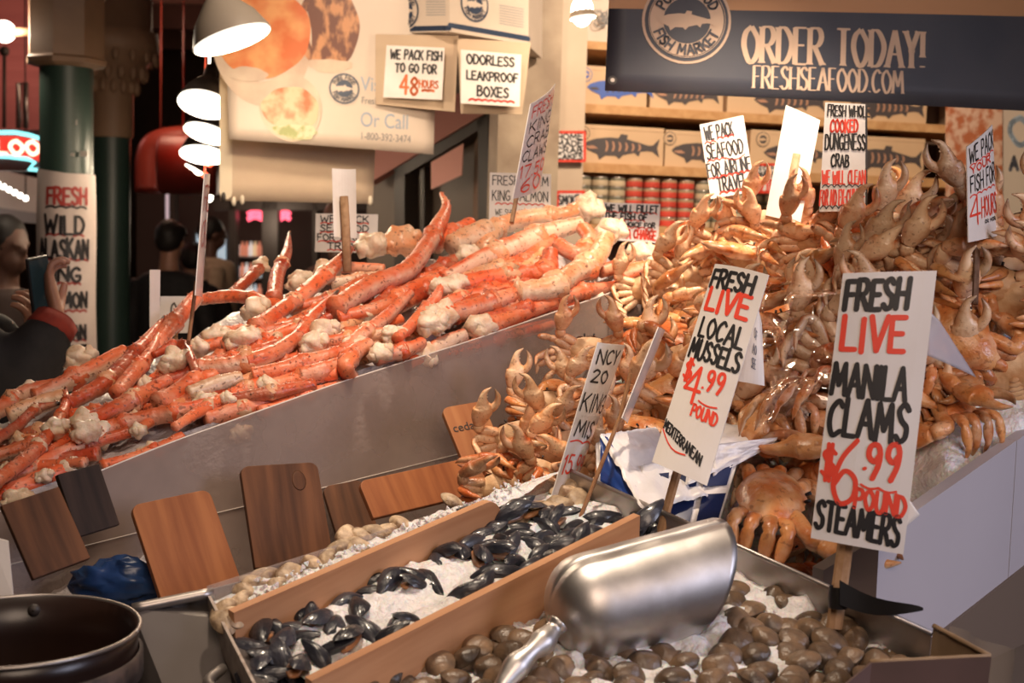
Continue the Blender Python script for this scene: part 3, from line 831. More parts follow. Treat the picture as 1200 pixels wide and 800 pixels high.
# skirt below the panel
# ------------------------------------------------------------------ shellfish tray
tr = thing('shellfish_tray', 'wide steel tray split by wooden boards into shellfish bays', 'tray', TP(640, 760, CT+.12))
L0, L1 = TP(243, 697), TP(372, 948)
R0, R1 = TP(655, 545), TP(1092, 742)
FR = TP(1010, 800)
def wall2(a, b, h, th, inn):
    return hexa([a, b, b-TN*h, a-TN*h], inn.normalized()*th)
ob('back_rim', wall2(R0, R1, .085, .003, V((0, 1, 0))), steel, tr, False)
ob('rim_edge', tube([list(R0), list(R1)], [.0035, .0035], 8), steel, tr)
clear = M('clear_plastic_edge', (0.60, 0.50, 0.44), 0.15, alpha=0.3)
ob('end_rim', wall2(L0, L1, .05, .004, V((1, 0, 0))), M('scuffed_plastic_edge', (0.52, 0.44, 0.38), 0.3, col2=(0.3, 0.22, 0.18), scale=60), tr, False)
ob('far_rim', wall2(L0+TN*.012, R0-TN*.015, .05, .003, V((0, 1, 0))), clear, tr, False)
ob('floor_plate', hexa([L0-TN*.085, R0-TN*.085, R1-TN*.085, L1-TN*.085], -TN*.004), steel, tr, False)
def board(px0, py0, px1, py1, h, th, roundend=False, lift=0.0, name='divider'):
    a, b = TP(px0, py0)+TN*lift, TP(px1, py1)+TN*lift
    d = (b-a); Ln = d.length; d.normalize(); s = d.cross(TN).normalized()
    r = .03
    pr = [(0, -h), (0, 0)]
    if roundend:
        for k in range(7):
            an = math.pi/2*(1-k/6); pr.append((Ln-r+r*math.cos(an), -r+r*math.sin(an)))
        pr.append((Ln, -h))
    else:
        pr += [(Ln, 0), (Ln, -h)]
    m = basis(s, d, TN, a)
    vs = [V((0, x, z)) for x, z in pr]+[V((th, x, z)) for x, z in pr]
    n = len(pr)
    fs = [tuple(range(n)), tuple(range(n, 2*n))[::-1]]+[(i, i+n, (i+1) % n+n, (i+1) % n) for i in range(n)]
    # object keeps its own frame so that the grain runs along the board
    me = mk(name, vs, fs, None, False); me.materials.append(divider_wood)
    o = bpy.data.objects.new(name, me); COL.objects.link(o); o.parent = tr
    m2 = m.copy(); m2.translation = a-tr.location; o.matrix_local = m2
    KIDS.setdefault(tr.name, []).append(o)
    return o
board(268, 724, 580, 588, .085, .012, True, .012)
board(358, 804, 742, 610, .095, .012, False, .012)
# front right corner of the tray lined with cardboard and plastic
kraft = M('corrugated_kraft', (0.36, 0.24, 0.14), 0.8, col2=(0.29, 0.19, 0.11), scale=40, stretch=(1, 1, .1))
bx = thing('cardboard_box', 'low brown cardboard box wall at the corner of the clam bay', 'box', TP(1090, 800, CT+.1))
c0, c1, c2, c3 = TP(1094, 733), TP(1160, 768), TP(1020, 775), TP(930, 850)
ob('box_side', hexa([c0, c1, c1-TN*.13, c0-TN*.13], V((.002, .006, 0))), kraft, bx, False)
ob('box_front', hexa([c2, c1, c1-TN*.13, c2-TN*.13], V((.0, -.005, 0))), M('plum_printed_card', (0.13, 0.075, 0.065), 0.6, col2=(.10, .06, .05), scale=10), bx, False)
ob('box_front', hexa([c3, c2, c2-TN*.13, c3-TN*.13], V((.0, -.005, 0))), M('plum_printed_card_dark', (0.13, 0.075, 0.065), 0.6), bx, False)
ob('torn_edge', tube([list(c2.lerp(c1, k/8)) for k in range(9)], [.0028]*9, 7, bump=.4, bscale=120), kraft, bx)
ob('torn_edge', tube([list(c0.lerp(c1, k/8)) for k in range(9)], [.0032]*9, 7, bump=.4, bscale=120), kraft, bx)
plas = M('clear_plastic_liner', (0.55, 0.50, 0.47), 0.15, alpha=0.4)
o = solo('plastic_liner', grid(lambda u, v: TP(1105+75*u, 741+30*u, CT).lerp(TP(1105+75*u, 741+30*u, CT)-TN*.12, v)+V((.012+.006*math.sin(u*9), .012, .005)), 12, 8), plas, 'clear plastic liner sheet behind the cardboard corner', 'plastic sheet')
# steel pan that carries the far end of the tray
pan = thing('steel_pan', 'dark grey steel pan under the near end of the shellfish tray', 'pan', TP(240, 800, CT+.14))
s0, s1 = TP(155, 713, CT), TP(250, 694, CT)
s2 = TP(440, 640, CT+.03)
dn = V((0, 0, -.32)); sl = V((.06, -.05, 0))
ob('pan_front', hexa([s0, s1+V((.05, -.02, -.03)), TP(345, 830, CT+.02), TP(330, 960, CT), TP(215, 820, CT)][:2]+[s1+dn+V((.12, -.25, 0)), s0+dn+V((.05, -.12, 0))], V((.01, .02, 0))), dark_steel, pan, False)
ob('pan_front', hexa([s1+V((.003, 0, -.02)), TP(375, 950, CT+.03), TP(375, 950, CT+.03)+dn, s1+dn+V((.12, -.25, 0))], V((.01, .02, 0))), dark_steel, pan, False)
ob('rolled_rim', tube([list(s0), list(s0.lerp(s1, .5)), list(s1)], [.007]*3, 8, n=8), steel, pan)
ob('pan_back', hexa([s0, s2, s2+dn, s0+dn], V((.0, -.006, 0))), dark_steel, pan, False)
ob('handle', tube([list(TP(276, 776, CT+.03)+V((-.01, -.02, 0))), list(TP(271, 790, CT+.03)+V((-.02, -.03, 0))), list(TP(280, 805, CT+.03)+V((-.01, -.03, 0)))], [.006, .007, .006], 8, n=8), steel, pan)

# ------------------------------------------------------------------ ice in the bays
def bay_ice(c0, c1, c2, c3, depth, nu, nv, rough=.012, hump=.0, seed=0):
    def f(u, v):
        a = [c0[i]+(c1[i]-c0[i])*u for i in (0, 1)]; b = [c3[i]+(c2[i]-c3[i])*u for i in (0, 1)]
        px, py = a[0]+(b[0]-a[0])*v, a[1]+(b[1]-a[1])*v
        p = TP(px, py, CT+depth)
        e = min(u, 1-u, v, 1-v); e = min(1, e/.08)
        h = noise.fractal(p*22+V((seed, 0, 0)), .9, 2.1, 5)*rough+hump*math.sin(math.pi*v)
        return p+TN*(h*(.3+.7*e))
    return grid(f, nu, nv)
g1 = bay_ice((250, 702), (660, 548), (612, 582), (266, 722), .010, 120, 26, .012)
g2 = bay_ice((272, 735), (585, 600), (790, 605), (380, 815), .045, 150, 70, .013, .012)
g3 = bay_ice((330, 850), (790, 605), (1085, 755), (900, 900), .065, 150, 100, .016, .02)
g4 = bay_ice((565, 603), (690, 560), (790, 605), (640, 690), .040, 70, 50, .012, .006)
def chips(n, quad, depth, size, seed):
    R = random.Random(seed); vs, fs = [], []
    for _ in range(n):
        u, v = R.random(), R.random()
        a = [quad[0][i]+(quad[1][i]-quad[0][i])*u for i in (0, 1)]; b = [quad[3][i]+(quad[2][i]-quad[3][i])*u for i in (0, 1)]
        p = TP(a[0]+(b[0]-a[0])*v, a[1]+(b[1]-a[1])*v, CT+depth)
        p = p+TN*(noise.fractal(p*22+V((0, 0, 0)), .9, 2.1, 5)*.012+R.uniform(-.002, .004))
        s = size*R.uniform(.5, 1.5)
        m = Matrix.Rotation(R.uniform(0, 6), 3, V((R.uniform(-1, 1), R.uniform(-1, 1), R.uniform(-1, 1))).normalized())
        k = len(vs)
        for c in ((1, 0, -.5), (-.5, .8, -.5), (-.5, -.8, -.5), (.1, .1, .8), (.5, .5, .5)):
            vs.append(p+m @ V((c[0]*s, c[1]*s*R.uniform(.5, 1.2), c[2]*s)))
        fs += [(k, k+2, k+1), (k, k+4, k+3), (k+4, k+1, k+3), (k+1, k+2, k+3), (k+2, k, k+3), (k, k+1, k+4)]
    return vs, fs
ch = [chips(1100, ((292, 735), (585, 612), (750, 612), (392, 800)), .044, .0038, 1), chips(170, ((258, 702), (645, 552), (596, 580), (266, 719)), .004, .004, 2), chips(700, ((700, 740), (830, 660), (930, 700), (830, 790)), .052, .004, 3), chips(500, ((430, 850), (790, 605), (1085, 755), (900, 900)), .058, .004, 4)]
o = ob('shellfish_ice', join(g1, g2, g3, g4), ice_mat); tag(o, 'white crushed ice filling the shellfish tray bays', 'ice', kind='stuff')
o = ob('ice_chips', join(*ch), ice_mat, None, False); tag(o, 'loose glittering ice chips scattered over the shellfish tray', 'ice', kind='stuff')
# ------------------------------------------------------------------ king crab legs
def ktint(palekeep=1.0, tip=None):
    def f(t, s):
        pale = max(0, min(1, (-s-.05)*2.6+.35))*min(1, palekeep*1.3)
        dk = 0
        if tip == 'start': dk = max(0, min(1, 1.6-t/.14))
        if tip == 'end': dk = max(0, min(1, 1.6-(1-t)/.14))
        return (pale, dk)
    return f
def spines(pp, r2, up, R):
    vs, fs, at = [], [], []
    for _ in range(max(4, len(pp)//4)):
        i = R.randrange(1, len(pp)-1); t = (V(pp[i+1])-V(pp[i-1])).normalized()
        d = (up+V((R.uniform(-.9, .9), R.uniform(-.9, .9), R.uniform(-.6, .6)))); d = (d-t*d.dot(t)).normalized(); s = t.cross(d)
        r = r2[i][0]; c = V(pp[i])+d*r*.92; b = R.uniform(.0016, .0028); h = R.uniform(.002, .0055); k = len(vs)
        for a in range(5): vs.append(c+t*math.cos(a*1.2566)*b+s*math.sin(a*1.2566)*b)
        vs.append(c+d*h+t*h*.4); fs += [(k+a, k+(a+1) % 5, k+5) for a in range(5)]
        at += [(.3, 0)]*5+[(.1, .5)]
    return vs, fs, at
NOSE = CM.to_3x3() @ V((0, 0, 1))       # towards where the photographer stands; used to lay the legs' top side
def king_leg(label, pts, mat=None, tip=None, lump=None, lift=0.0, pale=1.0, joints=(), group='king crab legs on the ice', inside=0.0, name='king_crab_limb'):
    """pts = (px, py, width in pixels[, extra depth]); one leg is segments, joints and a tip"""
    R = random.Random(label)
    cs, rr = [], []
    for p in pts:
        d = KD(p[0], p[1])-lift+(p[3] if len(p) > 3 else 0)
        r = max(.003, p[2]*.5*d/F*1.2)
        if p[1] > ac_edge(p[0])-12: d = max(d, ac_depth(p[0])+r*1.5)
        if p[1] > ac_edge(p[0]): d = ac_depth(p[0])+r*1.45
        c = P(p[0], p[1], d); cs.append(c); rr.append(r)
    base = sum(cs, V())/len(cs)
    t = thing(name, label, 'crab leg', V((base.x, base.y, min(c.z for c in cs)-.01)), group)
    mt = mat or king_mat
    data = [list(c)+[r, r*.9] for c, r in zip(cs, rr)]
    L_ = sum((cs[i+1]-cs[i]).length for i in range(len(cs)-1))
    N = max(14, int(L_/.0038))
    d = catmull(data, N)
    rx = CM.to_3x3() @ V((1, 0, 0)); up = (V((0, 0, .9))+NOSE*R.choice([-1.3, -.6, .1, .7])).normalized()
    cuts = [0]+[int(j*(N-1)) for j in joints]+[N-1]
    sd = R.uniform(0, 90)
    for k, (i0, i1) in enumerate(zip(cuts, cuts[1:])):
        seg = d[i0:i1+1]
        if len(seg) < 3: continue
        pp = [x[:3] for x in seg]; r2 = []
        for i, x in enumerate(seg):
            e = min(i, len(seg)-1-i); sw = 1.0
            if joints: sw = .86+.2*math.exp(-(e/3.0)**2)*(1 if (k or i > len(seg)/2) else 0)
            r2.append((x[3]*sw, x[4]*sw))
        tp = tip if ((tip == 'start' and k == 0) or (tip == 'end' and k == len(cuts)-2)) else None
        g = tube(pp, r2, 14, up, tint=ktint(pale, tp), bump=.13, bscale=130, seed=sd)
        g = join(g, spines(pp, r2, up, R))
        o = ob('claw_tip' if tp and len(cuts) > 2 else 'leg_segment', g, mt, t)
    for j in joints:
        x = d[int(j*(N-1))]
        ob('joint', ball(x[:3], x[3]*1.06, 10, 7, lump=.3, lscale=3, seed=sd), king_pale if R.random() < .5 else mt, t)
    if lump:
        i = 0 if lump == 'start' else -1
        x = d[i]; q = d[1 if i == 0 else -2]
        dr = (V(x[:3])-V(q[:3])).normalized()
        g = join(ball(V(x[:3])+dr*x[3]*.3, [x[3]*1.35, x[3]*1.2, x[3]*1.2], 14, 10, lump=.55, lscale=1.6, seed=sd), ball(V(x[:3])+dr*x[3]*1.1+V((0, 0, x[3]*.4)), x[3]*.8, 10, 8, lump=.4, lscale=3, seed=sd+1))
        ob('joint_meat', g, meat, t)
    return t
K = king_leg
DK = king_dark; PL = king_pale
K('broad coral king crab leg standing tallest, curling up towards the service window', [(517, 227, 5), (523, 243, 12), (512, 268, 20), (501, 287, 22), (477, 317, 25), (435, 335, 27), (393, 361, 25)], None, None, None, .11, .55, (.42,))
K('thin speckled king crab leg slanting up to the blank sign stick', [(411, 291, 8), (393, 311, 17), (360, 341, 20), (339, 357, 19), (300, 384, 22)], None, None, None, .09, .8, (.35, .7))
K('dark red king crab claw leg standing upright with a black tip', [(339, 272, 3), (336, 296, 12), (325, 322, 17), (321, 350, 18)], DK, 'start', None, .05, .2, (.5,))
K('short dark red king crab leg pointing up beyond the heap', [(305, 313, 13), (290, 328, 12), (272, 345, 13)], DK, None, 'start', -.02, .2)
K('orange king crab leg lying level along the back left crest', [(232, 351, 14), (276, 347, 16), (318, 355, 14), (345, 362, 10)], None, None, None, .03, .3, (.5,))
K('long curved king crab leg with black tip sweeping low under the crest', [(396, 341, 4), (369, 368, 14), (348, 395, 18), (315, 416, 21), (270, 428, 22), (236, 431, 20)], None, 'start', None, .11, .7, (.3, .72))
K('pinkish king crab leg lying level in mid heap', [(450, 392, 17), (420, 395, 19), (390, 401, 18), (348, 400, 15)], None, None, None, .08, .5, (.5,))
K('orange king crab leg rising from mid heap below the tall coral leg', [(480, 344, 12), (450, 374, 18), (420, 396, 20), (404, 410, 16)], None, None, None, .10, .4, (.55,))
K('bright red pointed king crab claw leg in mid heap', [(519, 326, 3), (510, 350, 14), (489, 374, 17), (466, 396, 13)], None, None, None, .12, .1, (.5,))
K('orange king crab leg running under the tall coral leg', [(512, 326, 16), (480, 341, 20), (450, 360, 20), (396, 372, 16)], None, None, None, .06, .5, (.5,))
K('king crab leg half hidden behind the tall coral leg', [(430, 326, 13), (384, 350, 15), (340, 362, 15)], None, None, None, .05, .5, (.5,))
K('tan king crab leg lying level below the ice patch', [(455, 323, 14), (420, 328, 16), (388, 332, 15)], PL, None, None, .03, .6, (.5,))
K('orange king crab leg lying on the ice patch behind', [(450, 316, 12), (420, 314, 12), (394, 313, 12)], None, None, None, .01, .4)
K('pale king crab leg along the top crest with a frayed end', [(684, 240, 18), (660, 251, 20), (615, 256, 22), (582, 268, 22), (566, 292, 18)], PL, None, 'start', .05, .7, (.35, .75))
K('thick king crab leg under the crest leg, pale in the middle', [(680, 262, 18), (636, 275, 25), (600, 291, 30), (567, 303, 24), (520, 325, 14)], None, None, None, .08, 1.2, (.3, .65))
K('curled orange king crab leg at the right of the crest', [(684, 268, 18), (692, 282, 19), (676, 297, 20), (654, 288, 18)], None, None, None, .10, .6, (.5,))
K('speckled bent orange king crab leg below the curled one', [(645, 296, 18), (640, 317, 23), (612, 321, 22), (570, 327, 24), (526, 337, 22)], None, None, 'end', .09, .3, (.3, .6))
K('stout cream king crab leg with dark freckles at the heap front', [(710, 279, 22), (696, 305, 26), (672, 320, 28), (645, 337, 30), (607, 343, 26)], PL, None, None, .12, 1.0, (.35, .7))
K('long red king crab leg resting on the bin edge', [(764, 331, 12), (699, 339, 17), (672, 345, 19), (600, 372, 22), (568, 383, 24)], None, None, 'end', .05, .2, (.4,))
K('speckled orange king crab leg pointing down to the bin edge', [(612, 343, 20), (570, 356, 24), (520, 370, 24)], None, None, 'end', .09, .4, (.45,))
K('red king crab leg pressed against the inside of the frosted bin side', [(646, 380, 15), (600, 391, 18), (540, 410, 18), (478, 426, 16)], None, None, None, .0, .1, (.45,), inside=-.018)
K('orange king crab leg wedged between freckled legs at the front', [(596, 338, 14), (540, 350, 18), (508, 363, 18)], None, None, None, .07, .5, (.5,))
K('charred looking king crab claw at the far right of the heap', [(742, 306, 8), (728, 311, 15), (704, 318, 14)], DK, None, None, .07, .6)
K('short pale orange king crab stub beside the whole crabs', [(764, 312, 14), (740, 317, 16), (726, 322, 14)], None, None, 'start', .05, .8)
K('cut cream king crab leg end near the price sign', [(570, 270, 26), (552, 278, 27), (530, 288, 24)], PL, None, None, .07, .9)
K('pinkish king crab leg behind the cut cream end', [(552, 262, 18), (530, 274, 20), (510, 288, 18)], None, None, None, .04, .9, (.5,))
K('dark tipped king crab leg pointing up beside the thin wooden stick', [(193, 370, 3), (169, 402, 16), (143, 431, 21), (120, 451, 22), (78, 474, 18)], DK, 'start', None, .10, .5, (.35, .7))
K('red king crab leg crossing below the dark tipped one', [(186, 391, 6), (175, 415, 15), (153, 441, 19), (138, 460, 18)], None, None, None, .10, .2, (.5,))
K('king crab leg leaning up against the thin wooden stick', [(230, 348, 18), (203, 379, 20), (180, 408, 18)], None, None, None, .07, .5, (.5,))
K('orange king crab leg in the middle of the left end', [(198, 446, 18), (156, 468, 22), (105, 494, 22)], None, None, 'end', .10, .3, (.5,))
K('thick pink king crab leg high on the left end', [(146, 413, 22), (107, 434, 24), (70, 452, 22), (40, 465, 18)], None, None, None, .07, .7, (.5,))
K('pink king crab leg running off the left end', [(72, 450, 18), (32, 461, 22), (-5, 482, 22), (-50, 505, 20)], None, None, None, .05, .6, (.5,))
K('thin curved king crab leg with dark tip hanging over the left end', [(77, 454, 3), (76, 476, 11), (58, 507, 15), (32, 536, 18), (-8, 566, 17)], None, 'start', None, .12, .3, (.35, .65))
K('slim brown king crab leg bent across the left end', [(70, 472, 5), (42, 480, 12), (20, 499, 14), (-10, 518, 14)], DK, 'start', None, .12, .3, (.35,))
K('long speckled king crab leg resting along the bin edge', [(285, 461, 13), (221, 480, 20), (182, 488, 22), (135, 500, 22), (116, 508, 22)], None, None, 'end', .05, .4, (.35, .7))
K('fat pink king crab leg stub in mid left heap', [(253, 440, 20), (227, 450, 24), (186, 472, 22)], None, None, None, .08, 1.0, (.5,))
K('tan king crab leg stub beside the fat pink one', [(283, 443, 16), (255, 451, 20), (221, 463, 18)], PL, None, None, .08, .6)
K('pink king crab leg low at the far left end', [(75, 508, 14), (36, 521, 17), (-15, 538, 17)], None, None, None, .06, .8, (.5,))
K('orange king crab leg lying along the edge near the dark planks', [(95, 520, 16), (49, 542, 20), (0, 567, 20), (-40, 590, 18)], None, None, None, .05, .5, (.45,))
K('king crab leg lowest on the left end by the plank', [(76, 550, 16), (40, 565, 20), (-5, 583, 20)], None, None, 'start', .02, .4)
K('thin red king crab leg joint bent under the stick', [(180, 416, 10), (200, 406, 12), (216, 406, 12), (231, 436, 9)], DK, None, None, .12, .1, (.4, .65))
K('thick orange king crab leg with pale belly in the left middle', [(330, 418, 16), (290, 421, 20), (260, 426, 20), (226, 432, 18)], None, None, None, .05, .7, (.5,))
K('pinkish king crab leg behind the slim brown one', [(150, 480, 16), (110, 484, 18), (70, 488, 16)], None, None, None, .06, 1.0, (.5,))
K('cream pink king crab leg across the left end', [(80, 464, 18), (46, 474, 20), (10, 488, 20)], PL, None, None, .07, .8)
K('grey pink king crab leg in the lower middle', [(412, 409, 18), (378, 420, 21), (330, 433, 20), (296, 440, 18)], None, None, 'start', .08, .9, (.5,))
K('orange king crab stub at the bin edge, lower middle', [(402, 428, 20), (378, 436, 22), (352, 442, 20)], None, None, None, .05, .3)
K('bent orange king crab joint above the bin edge', [(432, 404, 18), (415, 414, 22), (405, 428, 20), (410, 442, 18)], None, None, None, .09, .3, (.5,))
K('white ended king crab leg poking over the bin edge', [(545, 392, 14), (520, 404, 20), (500, 417, 22)], None, None, 'end', .06, .8)
K('orange king crab leg next to the white ended one', [(495, 402, 16), (470, 412, 18), (440, 420, 16)], None, None, None, .06, .3, (.5,))
K('blurred orange king crab leg seen through the frosted side, middle', [(400, 452, 15), (360, 464, 18), (305, 484, 16)], None, None, None, 0, .1, (.5,), inside=-.02)
K('blurred red king crab leg seen through the frosted side near the left', [(318, 470, 18), (285, 480, 22), (240, 492, 20)], None, None, None, 0, .1, (.5,), inside=-.016)
K('king crab leg seen through the frosted side beside the white lump', [(215, 512, 16), (180, 530, 18), (120, 548, 16)], None, None, None, 0, .8, (.5,), inside=-.012)
K('orange king crab leg along the crest left of the blank sign', [(285, 385, 14), (262, 392, 16), (230, 404, 14)], None, None, None, .05, .3, (.5,))
K('pink king crab leg below the white lumps of the left crest', [(330, 385, 16), (300, 396, 19), (262, 408, 18)], None, None, None, .05, .8, (.5,))
K('orange king crab leg stuck between white lumps in mid heap', [(380, 374, 14), (350, 384, 17), (310, 398, 16)], None, None, None, .06, .4, (.5,))
K('king crab leg under the red pointed claw', [(470, 374, 14), (440, 384, 18), (405, 392, 16)], None, None, None, .05, .5, (.5,))
K('dark king crab leg at the back behind the cut end', [(545, 300, 16), (520, 312, 18), (500, 322, 16)], DK, None, None, .03, .3, (.5,))
K('orange king crab leg under the cream freckled one', [(660, 338, 16), (620, 354, 20), (560, 368, 18)], None, None, None, .04, .3, (.5,))
K('orange king crab leg showing between stout front legs', [(690, 318, 14), (650, 325, 18), (600, 340, 16)], None, None, None, .04, .3, (.5,))
K('red king crab leg buried under the bent speckled leg', [(590, 330, 14), (555, 343, 18), (505, 352, 16)], DK, None, None, .03, .2, (.5,))
# white joint lumps, each a loose piece of body shell
def lump(label, px, py, r, lift=.07, seed=1, mt=None):
    d = KD(px, py)-lift if py < ac_edge(px) else ac_depth(px)+.012
    rr = r*d/F; d = max(d, ac_depth(px)+rr*1.9) if py > ac_edge(px)-14 else d; c = P(px, py, d)
    g = join(ball(c, [rr*1.15, rr, rr*.95], 18, 12, lump=.55, lscale=1.5, seed=seed), ball(c+V((rr*.7, 0, rr*.35)), rr*.6, 12, 8, lump=.6, lscale=1.7, seed=seed+3), ball(c+V((-rr*.6, -.3*rr, -rr*.3)), rr*.62, 12, 8, lump=.6, lscale=1.7, seed=seed+5))
    return solo('king_crab_knuckle', g, mt or meat, label, 'crab knuckle', 'white king crab knuckles')
lump('white king crab knuckle under the slim brown leg on the left end', 66, 502, 12, .13, 1)
lump('large white king crab knuckle at the end of the long edge leg', 101, 506, 14, .12, 2)
lump('white king crab knuckle lowest at the heap left corner', 22, 586, 15, .04, 3)
lump('white king crab knuckle just over the dark planks', 52, 558, 9, .05, 4)
lump('pale king crab knuckle on the crest above the pink legs', 36, 458, 11, .02, 5)
lump('pale king crab knuckle on the crest near the column sign', 96, 420, 15, .02, 6)
lump('round cream king crab knuckle in the left middle of the heap', 285, 398, 17, .09, 7)
lump('cream king crab knuckle beside the round one', 255, 396, 14, .07, 8)
lump('white king crab knuckle near the bent thin red joint', 206, 424, 16, .09, 9)
lump('pale king crab knuckle above the pink leg on the left end', 150, 450, 11, .04, 10)
lump('white king crab knuckle next to the upright dark claw', 300, 362, 14, .04, 11)
lump('white king crab knuckle right of the upright dark claw', 352, 330, 13, .02, 12)
lump('white king crab knuckle in mid heap below the tall coral leg', 382, 388, 14, .10, 13)
lump('flesh pink king crab knuckle in mid heap', 368, 404, 14, .10, 14)
lump('knobbly white king crab knuckle under the red pointed claw', 507, 380, 15, .12, 15)
lump('white king crab knuckle by the orange rising leg', 462, 393, 12, .11, 16)
lump('big pale king crab knuckle at the back near the ice patch', 436, 287, 15, .0, 17)
lump('curved orange cream king crab shell piece behind the ice patch', 472, 283, 18, -.01, 18, king_pale)
lump('pale king crab knuckle under the cut cream leg end', 548, 297, 11, .07, 19)
lump('white king crab knuckle at the end of the bent speckled leg', 532, 334, 13, .11, 20)
lump('half submerged white king crab knuckle at the bin edge, right', 692, 350, 15, .0, 21)
lump('cream king crab knuckle beside the whole crabs at the right end', 752, 300, 16, .03, 22)
lump('pale king crab knuckle on top of the right crest', 716, 270, 14, .05, 23)
lump('white king crab knuckle seen through the frosted side, left', 178, 534, 16, .0, 24)
lump('white king crab knuckle seen through the frosted side, middle', 283, 508, 11, .0, 25)
lump('cream king crab knuckle on the crest beside the freckled legs', 690, 245, 14, .05, 26)
lump('pale king crab knuckle by the orange stub at the edge', 446, 414, 12, .08, 27)
lump('pale king crab knuckle on the back crest left of the sign stick', 385, 318, 14, .0, 28)
lump('white king crab knuckle in the lower left middle', 240, 470, 12, .06, 29)
# legs half buried under the others
R_ = random.Random(77)
i = 0
while i < 70:
    px = R_.uniform(-40, 740); e = ac_edge(px); tp = king_top(px)+26
    py = R_.uniform(tp, e-4)
    a = math.radians(R_.uniform(-38, -8)); Lp = R_.uniform(35, 60)
    dx, dy = math.cos(a)*Lp, math.sin(a)*Lp
    if py+dy < tp or py-dy > e-2: continue
    wd = R_.uniform(14, 21)
    K('king crab leg half buried under the other legs of the heap', [(px-dx, py-dy, wd*.8), (px, py+R_.uniform(-4, 4), wd), (px+dx, py+dy, wd*.8)], R_.choice([None, None, PL, DK]), None, R_.choice([None, 'start', None]), R_.uniform(.01, .06), R_.uniform(.2, 1.0), (.5,), group='half buried king crab legs')
    i += 1
# ------------------------------------------------------------------ whole Dungeness crabs
def ctint(t, s): return (max(0, min(1, -s*1.1+.15)), 0)
def carapace_geo():
    vs, at, fs = [], [], []
    NU, NV = 36, 9
    for j in range(NV+1):
        r = j/NV
        for i in range(NU):
            a = 2*math.pi*i/NU; x, y = math.cos(a), math.sin(a)
            ex = .076*(1+.06*max(0, abs(x)-.8)/.2); ey = .050 if y > 0 else .044
            tooth = (1+.045*math.sin(a*22)*(1 if y > .15 and r > .9 else 0))
            X = x*ex*r*tooth; Y = y*ey*r*tooth*(1-.18*abs(x) if y < 0 else 1)
            Z = .027*(1-r**2.6)**.75
            Z += .0025*noise.noise(V((X*55, Y*55, 3)))
            vs.append(V((X, Y, Z))); at.append((.25*max(0, r-.8)/.2, 0))
    for j in range(NV):
        for i in range(NU):
            a, b = j*NU+i, j*NU+(i+1) % NU; fs.append((a, b, b+NU, a+NU))
    return vs, fs, at
def belly_geo():
    vs, fs = [], []
    NU, NV = 32, 7
    for j in range(NV+1):
        r = j/NV
        for i in range(NU):
            a = 2*math.pi*i/NU; x, y = math.cos(a), math.sin(a)
            X = x*.074*r; Y = y*(.048 if y > 0 else .042)*r*(1-.18*abs(x) if y < 0 else 1)
            rib = .002*math.cos(X*420)*(1 if abs(X) > .012 else 0)*(1-r)
            Z = -.024*(1-r**2.2)**.8+rib
            vs.append(V((X, Y, Z)))
    for j in range(NV):
        for i in range(NU):
            a, b = j*NU+i, j*NU+(i+1) % NU; fs.append((b, a, a+NU, b+NU))
    return vs, fs
def flap_geo():
    return join(*[ball((0, -.032+k*.0085, -.0215-.0008*k), (.0165-.0022*k, .0052, .0042), 14, 8) for k in range(5)])
def leg_geo(side, k, pose, R):
    by = .018-.013*k
    b = V((.050*side-.004*side*k, by, -.010))
    if pose == 'hang': b = V((side*(.056-.0125*k), .012-.004*k, -.012))
    fw = .55-.32*k+R.uniform(-.1, .1)
    d1 = V((side*1.0, fw, -.05-(.25 if pose != 'spread' else 0))).normalized()
    if pose == 'hang': d1 = V((side*.22, .30-.10*k, -.9)).normalized()
    if pose == 'knee': d1 = V((side*.95, .30-.2*k, .35)).normalized()
    j1 = b+d1*.046
    if pose == 'fold': d2 = V((side*-.25, -.8, -.55))
    elif pose == 'knee': d2 = V((side*.12, -.10+.02*k, -1))
    elif pose == 'hang': d2 = V((side*(.10-.03*k), -1, -.02-.03*k))
    elif pose == 'curl': d2 = V((side*-.75, -.2+.15*k, -.75))
    else: d2 = V((side*.8, fw-.4, -.45))
    d2 = (d2+V((R.uniform(-.15, .15), R.uniform(-.15, .15), R.uniform(-.1, .1)))).normalized()
    dm = (d1+d2).normalized()
    j2 = j1+dm*.018; j3 = j2+d2*.034
    d3 = (d2*.8+V((-side*.6, -.1, -.25))).normalized()
    j4 = j3+d3*.03
    pts = [b, b.lerp(j1, .5), b.lerp(j1, .93), j1, j1.lerp(j2, .5), j2, j2.lerp(j3, .15), j2.lerp(j3, .6), j3, j3.lerp(j4, .15), j3.lerp(j4, .6), j4]
    rd = [.0075, .0098, .0085, .0066, .0088, .0062, .0078, .0082, .0052, .0052, .0036, .0008]
    rd = [(r*1.18, r*.82) for r in rd]
    def tt(t, s): return (max(0, min(1, -s*1.1+.2)), max(0, (t-.93)/.07)*.7)
    return tube([list(p) for p in pts], rd, 8, (0, 0, 1), n=26, tint=tt)
